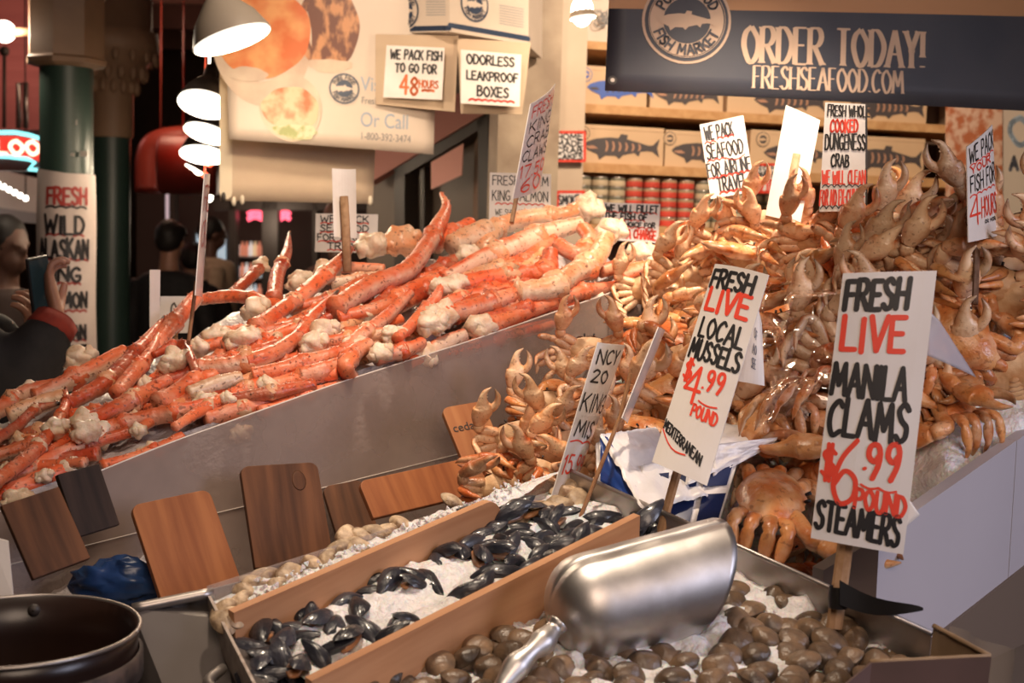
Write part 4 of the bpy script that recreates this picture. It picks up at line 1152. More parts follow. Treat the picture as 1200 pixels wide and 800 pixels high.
def claw_geo(side, pose, R):
    b = V((.036*side, .034, -.004))
    if pose == 'up':
        e = b+V((side*.040, .018, -.002)); w_ = e+V((side*.0, .022, -.010)); d = V((-side*.45, 1, -.15)).normalized()
    elif pose == 'fold':
        e = b+V((side*.046, .012, -.006)); w_ = e+V((side*-.004, .028, -.012)); d = V((-side*.95, .32, -.28)).normalized()
    else:
        e = b+V((side*.05, .02, 0)); w_ = e+V((side*.018, .022, -.006)); d = V((side*.35, .9, .15)).normalized()
    d = (d+V((R.uniform(-.15, .15), R.uniform(-.12, .12), R.uniform(-.1, .1)))).normalized()
    arm = tube([list(b), list(b.lerp(e, .5)), list(e), list(e.lerp(w_, .5)), list(w_)], [.010, .0125, .011, .0145, .0115], 9, (0, 0, 1), n=14, tint=ctint)
    s = V((-side, 0, 0))-d*V((-side, 0, 0)).dot(d); 
    if s.length < .3: s = V((0, 0, -1))-d*V((0, 0, -1)).dot(d)
    s.normalize()
    L = .072
    q = lambda a, c: list(w_+d*a+s*c)
    up = d.cross(s)*(1 if d.cross(s).z > 0 else -1)
    def pt(t, sn): return (max(0, min(1, -sn*.8+.1+(.25 if t > .6 else 0))), max(0, (t-.86)/.14)*.5)
    palm = tube([q(-.002, 0), q(.010, 0), q(.026, -.001), q(.044, -.002), q(.056, -.008), q(.072, -.013), q(.088, -.0125), q(.103, -.003)],
                [(.0120, .0105), (.0185, .013), (.0235, .0155), (.0240, .0155), (.0150, .0115), (.0092, .0085), (.006, .006), (.0012, .0012)], 12, up, n=26, tint=pt)
    def ft(t, sn): return (.25+max(0, -sn*.5), max(0, (t-.7)/.3)*.8)
    fing = tube([q(.042, .012), q(.054, .020), q(.069, .024), q(.086, .019), q(.101, .006)], [(.0085, .009), (.0098, .0095), (.0082, .0085), (.006, .0065), (.0012, .0012)], 10, up, n=16, tint=ft)
    teeth = join(*[ball(q(.060+k*.0075, -.003-.0006*k+.0022*math.sin(k)-.0008*k), .0022, 6, 4) for k in range(5)])
    return arm, palm, fing, teeth
tooth_m = M('pale_claw_teeth', (0.78, 0.68, 0.52), 0.4)
def make_crab(legpose, clawpose, seed, mt):
    R = random.Random(seed)
    t = thing('dungeness_crab', 'x', 'crab', (0, 0, 0), 'whole crabs heaped on ice')
    ob('carapace', carapace_geo(), mt, t)
    u = ob('underside', belly_geo(), crab_belly, t)
    ob('tail_flap', flap_geo(), crab_belly, t, False)
    for sd in (-1, 1):
        cp = clawpose if isinstance(clawpose, str) else clawpose[0 if sd < 0 else 1]
        arm, palm, fing, teeth = claw_geo(sd, cp, R)
        c = ob('claw', join(arm, palm), mt, t)
        ob('finger', fing, mt, c); ob('teeth', teeth, tooth_m, c)
        for k in range(4): ob('walking_leg', leg_geo(sd, k, legpose, R), mt, t)
    e = ob('eyes', join(*[tube([[sx*.012, .047, .006], [sx*.013, .054, .010]], [.002, .0026], 6) for sx in (-1, 1)]), ink, t)
    return t
VAR = [make_crab('fold', 'up', 1, crab_mat), make_crab('curl', 'fold', 2, crab_mat), make_crab('curl', ('up', 'fold'), 3, crab_red), make_crab('fold', ('open', 'up'), 4, crab_mat), make_crab('spread', 'up', 5, crab_red), make_crab('curl', 'up', 6, crab_mat), make_crab('hang', 'fold', 7, crab_mat), make_crab('hang', ('fold', 'up'), 8, crab_mat), make_crab('knee', ('fold', 'open'), 9, crab_mat)]
first_use = [True]*len(VAR)
UPW = V((0, 0, 1))
def place_crab(px, py, var, mode, label, scale=1.0, roll=0.0, lift=0.0, group='whole crabs heaped on ice', jit=.25, yaw=0.0):
    R = random.Random(label+str(px))
    pos = P(px, py, CD(px, py)-lift)
    tocam = (CM.translation-pos).normalized()
    right = CM.to_3x3() @ V((1, 0, 0))
    j = V((R.uniform(-jit, jit), R.uniform(-jit, jit), R.uniform(-jit, jit)))
    if mode == 'belly':       # claws up, underside to the viewer
        y = (UPW*.9+tocam*.25+right*roll+j).normalized(); z = (-tocam+UPW*.1+right*yaw)
    elif mode == 'back':      # claws up, shell to the viewer
        y = (UPW*.8-tocam*.3+right*roll+j).normalized(); z = tocam+UPW*.3+right*yaw
    elif mode == 'flat':      # lying shell up, facing the viewer
        y = (tocam*.8+right*roll+j).normalized(); z = UPW+tocam*.25+right*yaw
    elif mode == 'broadside':   # one row of legs to the viewer, claws to one side
        y = (right*(1 if roll >= 0 else -1)+tocam*abs(roll)+UPW*-.15+j*.5).normalized(); z = UPW+tocam*.25+right*yaw
    else:                     # sideways
        y = (right*(1 if roll >= 0 else -1)+UPW*.3+j).normalized(); z = -tocam*.6+UPW*.8
    z = (z-y*z.dot(y)).normalized(); x = y.cross(z)
    m = basis(x, y, z, pos) @ Matrix.Diagonal((scale, scale, scale, 1))
    o = VAR[var] if first_use[var] else copy_tree(VAR[var])
    first_use[var] = False
    o.matrix_world = m
    o['label'] = label
    if group: o['group'] = group
    return o
# crabs that stand out
place_crab(900, 582, 8, 'broadside', 'large whole crab leaning on the tray rim between the white bag and the clam sign', 1.15, .25, .07, jit=.05, yaw=.1)
place_crab(920, 640, 2, 'flat', 'crab with a pale claw lying by the tray rim beside the clam sign foot', .7, .5, .03)
place_crab(965, 500, 1, 'flat', 'bulky crab with pale rough underside beneath the clear bag', 1.15, -.6, .02)
place_crab(930, 475, 3, 'sideways', 'orange crab with dark shell edge lying in the clear plastic bag', 1.0, 1, .05)
place_crab(1105, 470, 8, 'broadside', 'crab with folded legs on ice beside the clam sign middle', .95, -.35, .02, jit=.05)
place_crab(1188, 440, 3, 'belly', 'crab with pale claw raised at the icy edge of the grey panel', .95, -.3, .02)
place_crab(1058, 480, 5, 'belly', 'small crab with raised claws close beside the clam sign edge', .7, .3, .01)
place_crab(1120, 395, 1, 'back', 'crab with curled pale claws below the fish packing sign on its stick', .95, .5, .02)
place_crab(1160, 345, 1, 'belly', 'crab with segmented legs showing behind the dark stick', 1.0, .2, .05)
for q in ((1090, 235, 0, 'tall tan claw raised highest beside the crab photograph', -.35, 0), (1118, 262, 2, 'red brown claw raised in front of the tall tan claw', -.1, .2), (1196, 245, 0, 'tall claw raised at the far side of the packing sign', -.3, 0), (1110, 300, 5, 'tan claw standing straight beside the packing sign', .0, 0), (1195, 325, 0, 'large grey claw arching over the packing sign stick', -.5, 0), (1050, 300, 5, 'dark claw with pale tip under the tall tan claw', .2, 0), (1018, 285, 4, 'thin legs standing up behind the cooked crab sign', .3, 0), (1030, 330, 0, 'orange claw angled up above the clam sign', .5, .3), (990, 360, 5, 'broad tan claw right below the cooked crab sign', -.1, 0)):
    place_crab(q[0], q[1]+34, q[2], 'belly', 'crab with '+q[3], .92, q[4], .05, jit=.10, yaw=q[5])
for q in ((605, 515, 0, 'brown cup shaped claw raised leftmost at the heap foot', -.2), (638, 480, 5, 'brown claw raised by the frosted bin side', -.1), (655, 540, 0, 'pale wide open claw beside the narrow sign', .2), (590, 575, 2, 'claw just above the cedar plank', -.2), (690, 415, 4, 'pale pincers open against the frosted bin side', .1), (760, 340, 3, 'dark pointed legs over the bin corner', -.2), (700, 470, 0, 'claw behind the edge-on sign', .2), (680, 520, 5, 'tan claw between the narrow and edge-on signs', 0), (645, 590, 1, 'legs spread on the ice at the heap foot', .2), (625, 560, 1, 'folded legs at the foot of the narrow sign', 0)):
    place_crab(q[0], q[1], q[2], 'belly', 'crab with '+q[3], .72, q[4], .03, jit=.2)
for q in ((820, 300, 2, 'reddish claw at the heap crest by the king crab'), (850, 290, 0, 'striped claw below the airline sign'), (880, 310, 1, 'bunched legs below the airline sign'), (905, 268, 4, 'open legs in the glare at the foot of the white sign'), (960, 285, 4, 'dark thin legs against the white sign'), (800, 330, 3, 'upright orange claw near the mussel sign top')):
    place_crab(q[0], q[1], q[2], 'belly', 'crab with '+q[3], .82, random.uniform(-.3, .3), .05, jit=.15)
# the rest of the heap, row by row
R_ = random.Random(21)
row = 0
rows = []
ORD = ORD+['twenty-first', 'twenty-second', 'twenty-third', 'twenty-fourth', 'twenty-fifth']
for py in range(300, 640, 33):
    xs = []
    lo = min(px for px in range(565, 1240, 5) if lerp_tab(CTOP, px) < py-6)
    hi = 1215 if py < 360 else max(px for px in range(565, 1150, 5) if px < 1085-max(0, (py-430)*.3))
    px = lo+24+R_.uniform(0, 30)
    step = 47 if py < 420 else 44
    while px < min(hi, 1200):
        xs.append((px+R_.uniform(-10, 10), py+R_.uniform(-10, 10))); px += step
    rows.append(xs)
nl = len(rows)
for r, xs in enumerate(rows):
    for k, (px, py) in enumerate(xs):
        if py > lerp_tab(CBOT, px)-18: continue
        if 690 < px < 915 and 505 < py: continue            # where the bags lie
        if 855 < px < 945 and 285 < py < 345: continue      # bare ice in the glare
        if 1105 < px and py > 380: continue
        if 990 < px and py > 505: continue
        if 835 < px < 985 and 525 < py: continue
        mode = R_.choice(['belly', 'belly', 'belly', 'back', 'flat', 'sideways', 'broadside', 'broadside'])
        sc = .94 if px > 780 else .74
        place_crab(px, py, (8 if mode == 'broadside' else R_.choice([0, 1, 1, 6, 2, 3, 5, 4, 6, 7])), mode, 'crab %s from the frosted bin side in the %s row down the heap' % (ORD[k], ORD[r]), sc*R_.uniform(.9, 1.12), R_.uniform(-.6, .6), R_.uniform(-.01, .03), yaw=R_.uniform(-.4, .4))

# ------------------------------------------------------------------ clams and mussels
def clam_valve(sgn, seed, l=.024, w_=.020, h=.0115):
    vs, fs = [], []
    NU, NV = 24, 16
    for j in range(NV+1):
        r = j/NV
        for i in range(NU):
            a = 2*math.pi*i/NU; x, y = math.cos(a), math.sin(a)
            rr = 1-.14*max(0, -y)*abs(x)
            X = x*l*r*rr; Y = y*w_*r*rr+(.004*(1-r)*-1)
            rid = 1+.045*math.sin(r*50)*r
            Z = sgn*(h*1.12*(1-r**1.9)**.74*rid)
            # umbo
            Z *= 1+.25*math.exp(-((x*r)**2+(y*r+.55)**2)*6)
            vs.append(V((X, Y, Z+sgn*.0003)))
    for j in range(NV):
        for i in range(NU):
            a, b = j*NU+i, j*NU+(i+1) % NU
            fs.append((a, b, b+NU, a+NU) if sgn > 0 else (b, a, a+NU, b+NU))
    return vs, fs
def make_clam(name, mt, group, cat='clam', open_=0.0, **kw):
    t = thing(name, 'x', cat, (0, 0, 0), group)
    ob('shell_half', clam_valve(1, 1, **kw), mt, t); 
    g = clam_valve(-1, 2, **kw)
    ob('shell_half', g, mt, t)
    return t
def mussel_valve(sgn, open_=0.0):
    vs, fs = [], []
    NU, NV = 20, 8
    for j in range(NV+1):
        r = j/NV
        for i in range(NU):
            a = 2*math.pi*i/NU; x, y = math.cos(a), math.sin(a)
            X = x*.031*r
            wd = .0172*(.55+.45*min(1, max(0, (x*r+1.0)/1.3)))*(1.0 if x*r < .4 else math.sqrt(max(0.0, 1-((x*r-.4)/.62)**2)) if x*r-.4 < .62 else 0.05)
            Y = y*wd*r*(1.0 if y > 0 else .8)+.0025*math.cos(x*r*1.5)
            Z = sgn*.0098*(1-r**1.7)**.82*(1+.04*math.sin(r*40))
            p = V((X, Y, Z))
            vs.append(p)
    for j in range(NV):
        for i in range(NU):
            a, b = j*NU+i, j*NU+(i+1) % NU
            fs.append((a, b, b+NU, a+NU) if sgn > 0 else (b, a, a+NU, b+NU))
    if open_:
        m = Matrix.Translation((-.03, 0, 0)) @ Matrix.Rotation(-sgn*open_, 4, 'Y') @ Matrix.Translation((.03, 0, 0))
        vs = [m @ v for v in vs]
    return vs, fs
def make_mussel(open_=0.0):
    t = thing('mussel', 'x', 'mussel', (0, 0, 0), 'mussels on ice')
    for s in (1, -1): ob('shell_half', mussel_valve(s, open_), mussel_mat, t)
    if open_:
        ob('mussel_meat', xf(ball((0, 0, 0), (.022, .010, .005), 12, 7, lump=.25), Matrix.Translation((-.002, 0, 0))), mussel_in, t)
    return t
def place_shell(proto, px, py, c, lift, label, R, scale=1.0, flat=1.0, n0=None, group=None):
    o = proto if 'used' not in proto else copy_tree(proto)
    proto['used'] = 1
    pos = TP(px, py, c)+TN*lift
    tocam = (CM.translation-pos).normalized()
    z = (TN*flat+tocam*.35+V((R.uniform(-.7, .7), R.uniform(-.7, .7), R.uniform(-.2, .4)))).normalized()
    x = V((R.uniform(-1, 1), R.uniform(-1, 1), R.uniform(-.4, .4))); x = (x-z*x.dot(z)).normalized()
    o.matrix_world = basis(x, z.cross(x), z, pos) @ Matrix.Diagonal((scale, scale*R.uniform(.92, 1.05), scale*R.uniform(.9, 1.2), 1))
    if 'used' in o: 
        if o is not proto: del o['used']
    o['label'] = label
    if group: o['group'] = group
    return o
clam = make_clam('clam', clam_mat, 'brown clams in the front bay')
R_ = random.Random(5)
rows = [(716, 905, 1000), (738, 800, 1005), (738, 585, 640), (758, 560, 660), (762, 745, 1030), (778, 520, 640), (782, 700, 1040), (800, 440, 1075), (820, 400, 1060), (700, 830, 960), (686, 925, 940)]
rows = [(692, [845, 938]), (702, [862, 905, 932]), (716, [850, 826, 880, 918, 958, 985]), (732, [868, 902, 940, 968]), (744, [590, 640, 880, 920, 955, 990, 1012]), (758, [560, 615, 655, 700, 860, 900, 935, 975, 1005]),
        (772, [545, 600, 640, 690, 735, 775, 845, 885, 920, 960, 995, 1030]), (786, [520, 570, 615, 660, 705, 750, 800, 850, 895, 940, 985, 1025, 1050]), (800, [405, 455, 540, 590, 640, 690, 740, 785, 830, 880, 930, 980, 1020, 1060]), (816, [430, 500, 560, 620, 680, 740, 800, 860, 920, 980, 1030])]
for r, (py, xs) in enumerate(rows):
    for k, px in enumerate(xs):
        extra = R_.uniform(0, .008)
        place_shell(clam, px+R_.uniform(-5, 5), py+R_.uniform(-4, 4), CT+.052, extra, 'brown clam, %s from the divider, %s row from the back of the clam bay' % (ORD[k], ORD[r]), R_, R_.uniform(.86, 1.08))
clam2 = None
# second layer that fills the gaps
for k in range(46):
    py = R_.uniform(752, 830); px = R_.uniform(560 if py < 775 else 440, 1050)
    if 640 < px < 700 and py < 745: continue
    o = place_shell(clam, px, py, CT+.062, 0, 'brown clam bedded deep among the others in the clam bay', R_, R_.uniform(.8, 1.0), group='clams bedded below the others')
pale = make_clam('pale_clam', clam_pale, 'pale clams in the far bay', l=.026, w_=.017, h=.010)
pp = [(262, 712), (285, 690), (300, 682), (322, 684), (340, 670), (280, 704), (262, 728), (365, 658), (384, 650), (398, 640), (412, 634), (425, 626), (405, 628), (440, 622), (455, 618), (420, 640), (530, 585), (470, 613), (275, 722), (310, 672)]
for k, (px, py) in enumerate(pp):
    place_shell(pale, px, py+4, CT+.010, .003, 'pale tan clam, %s from the tray end in the narrow far bay' % ORD[k] if k < 20 else 'pale tan clam', R_, R_.uniform(.62, .95))
order = sorted(range(len(pp)), key=lambda k: pp[k][0])
objs = [o for o in COL.objects if o.name.startswith('pale_clam')]
objs.sort(key=lambda o: (CM.inverted() @ o.matrix_world.translation).x/-(CM.inverted() @ o.matrix_world.translation).z)
for k, o in enumerate(objs): o['label'] = 'pale tan clam, %s from the tray end in the narrow far bay' % ORD[k]
pp = [(600, 596), (625, 600), (640, 603), (652, 596), (662, 580), (610, 606), (672, 575), (676, 590)]
for k, (px, py) in enumerate(pp):
    place_shell(pale, px, py, CT+.036, .004, 'pale clam, %s from the rounded divider end on the ice behind the mussels' % ORD[k], R_, R_.uniform(1.0, 1.35), group='pale clams behind the mussels')
ms = [make_mussel(0), make_mussel(.32)]
mp = [(286, 742), (300, 726), (312, 748), (296, 762), (320, 735), (330, 756), (345, 742), (352, 748), (372, 734), (390, 735), (300, 780), (318, 772), (335, 776), (318, 790), (345, 786), (300, 796), (362, 720), (340, 715), (405, 710), (416, 715), (428, 684), (440, 694), (430, 650), (445, 645), (455, 690), (484, 690), (492, 686), (505, 684), (470, 735), (480, 730), (455, 745), (435, 668), (410, 755), (390, 762), (370, 770), (425, 740),
      (525, 655), (538, 650), (515, 662), (552, 642), (560, 690), (545, 698), (535, 622), (545, 618), (560, 632), (575, 624), (572, 645), (590, 640), (588, 620), (600, 614), (605, 632), (616, 626), (600, 650), (620, 644), (605, 664), (590, 672), (635, 636), (640, 625), (650, 640), (655, 650), (630, 656), (668, 634), (672, 622), (688, 630), (700, 620), (706, 612), (715, 628), (695, 640), (682, 646), (655, 620), (640, 612), (662, 605), (725, 618), (735, 628), (745, 618), (712, 640), (625, 610), (610, 604), (758, 614), (770, 622), (585, 655), (560, 660), (650, 662), (622, 668), (577, 676)]
for k, (px, py) in enumerate(mp):
    pass
mp.sort(key=lambda p: p[0])
for k, (px, py) in enumerate(mp):
    v = 1 if k % 4 == 1 else 0
    third = 'between the tray end and the open ice patch' if px < 400 else 'on the open ice of the mussel bay' if px < 520 else 'in the dark cluster by the rounded divider'
    n = sum(1 for q in mp[:k] if (q[0] < 400) == (px < 400) and (q[0] < 520) == (px < 520))
    pos = 'number'
    lab = '%s mussel, %s along %s' % ('open orange fleshed' if v else 'shut blue black', ORD[n] if n < 20 else 'well over twenty', third)
    o = place_shell(ms[v], px, py, CT+.036, .003 if px < 520 else R_.uniform(.002, .012), lab, R_, R_.uniform(.88, 1.12))
    if n >= 20:
        o['label'] = '%s mussel deep in the crowded end of the dark cluster by the tray rim' % ('open' if v else 'shut'); o['group'] = 'mussels crowded at the tray rim'
place_shell(ms[0], 757, 616, CT+.02, .02, 'glossy black mussel propped upright against the steel back rim', R_, 1.1)
for o in list(COL.objects):
    if 'used' in o: del o['used']
# ------------------------------------------------------------------ hand lettered signs
B, R, D_, O_ = ink, red_ink, dark_red_ink, orange_ink
# the manila clams sign
sign('clam_sign', 'tall hand lettered sign reading fresh live manila clams, stuck in the clam bay', [(988, 320, 1.60), (1098, 317, 1.58), (1059, 650, 1.575), (950, 630, 1.60)],
     [('FRESH', .06, .72, .03, .135, B, .0042), ('LIVE', .08, .74, .165, .29, R, .0042), ('MANILA', .03, .82, .34, .455, B, .0037, .02), ('CLAMS', .04, .88, .47, .605, B, .0040, .03),
      ('$', .03, .17, .645, .77, R, .0030), ('6', .16, .42, .63, .86, R, .0038), ('.', .44, .52, .65, .72, R, .0026), ('99', .50, .84, .62, .745, R, .0042), ('POUND', .42, .96, .79, .86, R, .0030, .06), ('STEAMERS', .03, .93, .855, .955, B, .0034, .06)],
     card_clean, bend=.004, curl=-.004, kw_=1.25, stick=[(1000, 560, 1.606), (990, 650, 1.604), (978, 738, 1.60)], srad=.010, waves=[(.46, .84, .775, R, .0018, -.003, 2, .08)])
t = thing('ribbon', 'black plastic ribbon tied round the clam sign stick', 'ribbon', P(980, 720, 1.6))
ob('knot', lathe([(.0115, -.013), (.0125, 0), (.0115, .014)], P(982, 700, 1.6), 14, (0, .1, 1)), M('black_plastic', (.012, .011, .012), .35), t)
def rb(u, v):
    x = 984+98*u; y = 694+24*u+(15-10*u)*math.sin(u*3.0)*0+(26*(1-u)**.7+3)*(v-.5)+6*math.sin(u*4)
    return P(x, y, 1.585-.03*u+.004*math.sin(u*6))
g_, f_ = grid(rb, 16, 4); g2_ = [p+V((0, .0012, 0)) for p in g_]
ob('tail', (g_+g2_, f_+[tuple(i+len(g_) for i in x) for x in f_]), M('black_ribbon', (.012, .011, .012), .4), t)
# leaning slips behind the clam sign
solo('plastic_flap', Sheet([P(1085, 362, 1.5905), P(1104, 380, 1.60), P(1144, 442, 1.64), P(1084, 415, 1.592)], .003).geo(), M('bluish_plastic', (.5, .48, .54), .25, alpha=.6), 'bluish clear plastic flap behind the clam sign corner', 'plastic flap')
solo('paper_slip', Sheet([P(1048, 560, 1.625), P(1078, 603, 1.625), P(1058, 620, 1.625), P(1040, 600, 1.625)]).geo(), card, 'pale torn paper corner behind the foot of the clam sign', 'paper')
# the local mussels sign
sign('mussel_sign', 'leaning hand lettered sign reading fresh live local mussels, behind the scoop', [(838, 309, 1.93), (901, 322, 1.86), (828, 569, 1.80), (764, 541, 1.84)],
     [('FRESH', .05, .82, .03, .115, B, .0036), ('LIVE', .10, .86, .125, .235, R, .0042), ('LOCAL', .13, .92, .275, .37, B, .0030), ('MUSSELS', .06, .97, .385, .475, B, .0031, .02),
      ('$', .08, .24, .485, .585, R, .0026), ('4', .18, .47, .515, .685, R, .0034), ('.', .47, .53, .55, .60, R, .0022), ('99', .54, .82, .505, .60, R, .0030), ('POUND', .44, .88, .68, .735, R, .0021, .06), ('MEDITERRANEAN', .02, .82, .79, .835, B, .0016, .42)],
     card_clean, bend=.006, kw_=1.2, stick=[(806, 500, 1.856), (788, 556, 1.85), (768, 628, 1.86)], srad=.008, waves=[(.02, .55, .84, R, .0014, -.010, 1, .48), (.50, .82, .66, R, .0015, -.003, 1, .02)])
t, sh = sign('paper_sheet', 'white printed sheet hanging behind the mussel sign', [(880, 335, 1.93), (893, 380, 1.93), (896, 452, 1.92), (862, 446, 1.92)], [], card, bend=.004, cat='paper', kid='sheet')
ob('printing', join(*[text(sh, s, .45, .62, a, a+.12, .0008) for s, a in (('OF', .3), ('AO', .5), ('SEE', .68))]), M('grey_print', (.2, .2, .24), .6), t, False)
# narrow turned sign
sign('crab_sign', 'narrow turned sign with black and red lettering at the foot of the crab heap', [(701, 401, 2.0), (733, 404, 2.09), (668, 586, 2.06), (646, 583, 1.97)],
     [('NCY', .1, .8, .04, .13, B, .0028, .0), ('20', .1, .6, .17, .25, B, .0028), ('KING', .05, .95, .33, .44, B, .0026), ('MIS', .1, .75, .50, .60, B, .0028), ('15.99', .05, .9, .72, .84, R, .0026)],
     card_clean, bend=.006, stick=[(672, 540, 2.035), (660, 580, 2.035), (650, 604, 2.03)], srad=.006, waves=[(.05, .9, .64, R, .0016, .004, 2)])
# edge-on sign
sign('edge_on_sign', 'sign card seen almost edge on upon a long thin brown stick', [(772, 383, 1.96), (779, 387, 2.10), (735, 496, 2.06), (729, 490, 1.93)], [('FRESH', .1, .9, .05, .2, B, .003), ('COD', .1, .9, .3, .5, B, .003)][:0],
     card_clean, bend=.004, stick=[(744, 440, 2.01), (732, 490, 1.985), (704, 562, 1.93), (677, 630, 1.88)], smat=wood('brown_stick_wood', (.24, .11, .055), (.34, .18, .09), 20), srad=.0055)
# airline sign
sign('airline_sign', 'tilted sign reading we pack seafood for airline travel over the crab heap', [(820, 146, 2.78), (871, 135, 2.78), (885, 224, 2.76), (833, 233, 2.76)],
     [('WE PACK', .08, .72, .05, .23, B, .0028), ('SEAFOOD', .06, .88, .29, .48, B, .0027), ('FOR AIRLINE', .02, .98, .54, .72, B, .0026), ('TRAVEL', .2, .85, .75, .93, B, .0030)],
     card, stick=[(846, 140, 2.783), (853, 215, 2.77), (861, 272, 2.75)], srad=.010, waves=[(.05, .30, .27, R, .0016, .004, 2), (.34, .72, .245, R, .0016, .005, 3), (.05, .46, .515, R, .0016, .004, 3), (.46, .90, .50, R, .0016, -.008, 1), (.03, .24, .745, R, .0018, .003, 2), (.28, .96, .74, R, .0024, .004, 5), (.22, .85, .955, R, .0026, .004, 4)])
# glaring blank sign with its stick showing through
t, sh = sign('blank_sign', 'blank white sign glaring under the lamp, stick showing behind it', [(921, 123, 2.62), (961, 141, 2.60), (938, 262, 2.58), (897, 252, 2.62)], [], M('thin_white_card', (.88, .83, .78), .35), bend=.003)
ob('stick', tube([list(P(934, 180, 2.596)), list(P(926, 222, 2.592)), list(P(916, 285, 2.59))], [(.008, .003)]*3, 8, up=sh.n), stick_wood, t)
sign('cooked_crab_sign', 'sign reading fresh whole cooked dungeness crab with red cleaning offer', [(967, 120, 2.38), (1014, 122, 2.36), (1014, 247, 2.34), (960, 248, 2.36)],
     [('FRESH WHOLE', .08, 1.1, .02, .12, B, .0022), ('COOKED', .16, .82, .155, .27, R, .0026), ('DUNGENESS', .06, 1.0, .29, .43, B, .0024), ('CRAB', .22, .62, .48, .59, B, .0024), ('WE WILL CLEAN', .03, 1.0, .63, .75, R, .0021), ('FOR NO EX-CHARGE', .0, .98, .80, .94, R, .0021)],
     card, stick=[(990, 235, 2.362), (985, 262, 2.36), (978, 310, 2.35)], srad=.009, waves=[(.04, .98, .78, B, .0011, .005, 7), (.02, .95, .975, B, .0012, .006, 7)])
solo('dark_backing_strip', hexa([P(1013.5, 122, 2.366), P(1016.5, 122, 2.366), P(1016.5, 247, 2.346), P(1013.5, 247, 2.346)], V((0, .012, 0))), M('dark_strip', (.03, .022, .02), .6), 'dark edge strip behind the cooked crab sign', 'strip', smooth=False)
sign('packing_sign', 'turned sign on a dark stick offering fish packing for four hours', [(1133, 172, 1.98), (1163, 146, 2.09), (1169, 276, 2.07), (1135, 284, 1.97)],
     [('WE PACK', .06, .98, .04, .2, B, .0024), ('YOUR', .1, .8, .24, .31, R, .0022), ('FISH FOR', .08, .98, .34, .5, B, .0024), ('4', .05, .35, .56, .84, R, .0032), ('HOURS', .40, .99, .60, .78, R, .0026), ('OR MORE', .5, .97, .82, .85, B, .0012)],
     card, bend=.003, stick=[(1151, 270, 2.035), (1151, 305, 2.03), (1149, 356, 2.02)], smat=dark_stick, srad=.008, waves=[(.06, .95, .23, R, .0012, .003, 5), (.06, .95, .545, R, .0014, .003, 5)])
sign('salmon_sign', 'turned glossy price sign on a stick rising from the king crab heap', [(622, 122, 2.52), (651, 98, 2.70), (633, 222, 2.68), (601, 233, 2.50)],
     [('FRESH', .1, .9, .05, .17, R, .0022), ('KING', .1, .9, .22, .33, B, .0024), ('CRAB', .1, .95, .37, .48, B, .0024), ('CLAWS', .05, .95, .52, .63, B, .0024), ('17.50', .05, .95, .68, .80, R, .0028), ('60', .15, .85, .82, .95, R, .0030)],
     card_clean, bend=.006, stick=[(612, 222, 2.595), (609, 240, 2.59), (605, 262, 2.58)], srad=.008)
sign('fillet_sign', 'white sign offering to fillet the fish at no extra charge below the tins', [(706, 237, 3.3), (774, 239, 3.3), (771, 285, 3.3), (703, 280, 3.3)],
     [('WE WILL FILLET', .06, .96, .06, .24, B, .0032), ('THE FISH OF', .05, .78, .28, .44, B, .0032), ('YOUR CHOICE FOR', .03, .93, .50, .62, B, .0026), ('NO EXTRA CHARGE', .04, .95, .70, .92, R, .0036)],
     card, stick=[(740, 272, 3.306), (740, 285, 3.306), (739, 330, 3.306)], srad=.008, waves=[(.05, .95, .27, R, .0018, .004, 8), (.05, .75, .47, R, .0018, .004, 6), (.05, .9, .66, R, .0018, .004, 7)])
def SQ(x0, y0, x1, y1, f=.02, x2=None, y2=None):
    return [SP(x0, y0)+snor*f, SP(x1, y0)+snor*f, SP(x1, y1)+snor*f, SP(x0, y1)+snor*f]
def wallsign(name, label, q, lines, waves=(), mt=None, border=None):
    sh = Sheet(q); t = thing(name, label, 'sign', (q[2]+q[3])/2)
    ob('card', sh.geo(.003, 3, 3), mt or card, t, False)
    by = {}
    for l in lines: by.setdefault(l[5].name, [l[5], []])[1].append(text(sh, *l[:5], l[6]*.42))
    for wv in waves: by.setdefault(wv[3].name, [wv[3], []])[1].append(wave(sh, *wv[:3], wv[4]*.7, *(wv[5:])))
    if border:
        e = .02; by.setdefault(border.name, [border, []])[1].append(ribbon(sh, [(x*sh.w, y*sh.h) for x, y in ((e, e), (1-e, e), (1-e, 1-e), (e, 1-e), (e, e))], .005))
    for m_, gs in by.values(): ob('lettering', join(*gs), m_, t, False)
    return t
wallsign('king_salmon_sign', 'white sign reading fresh king salmon leaning behind the turned price sign', [P(574, 202, 3.2), P(646, 204, 3.2), P(645, 262, 3.2), P(573, 260, 3.2)],
     [('FRESH FARM', .05, .95, .06, .24, B, .003), ('KING SALMON', .05, .95, .36, .56, B, .003), ('WE SHIP ANYWHERE', .1, .9, .74, .86, B, .002)], [(.1, .9, .64, R, .002, .004, 8)])
wallsign('crab_cakes_sign', 'small red bordered sign reading home made crab cakes on the cream post', SQ(636, 157, 672, 191, .13), [('HOME', .1, .9, .07, .26, B, .006), ('MADE', .1, .9, .30, .49, B, .006), ('CRAB', .1, .9, .53, .71, B, .006), ('CAKES', .1, .9, .75, .93, B, .006)], border=red_ink)
wallsign('smoked_sign', 'small red bordered sign reading smoked under the crab cakes sign', SQ(640, 225, 671, 262, .13), [('SMOKTED'[0:4]+'TED'[1:], .05, .95, .12, .4, B, .006), ('FISH', .2, .9, .5, .68, B, .004)], border=red_ink)
wallsign('vibs_sign', 'red bordered notice behind the airline sign in front of the tins', SQ(876, 193, 912, 226, .06), [('SOME', .05, .95, .07, .22, B, .005), ('ONE IN A', .05, .95, .28, .5, B, .006), ('VIBS', .1, .95, .58, .92, R, .010)], border=red_ink)
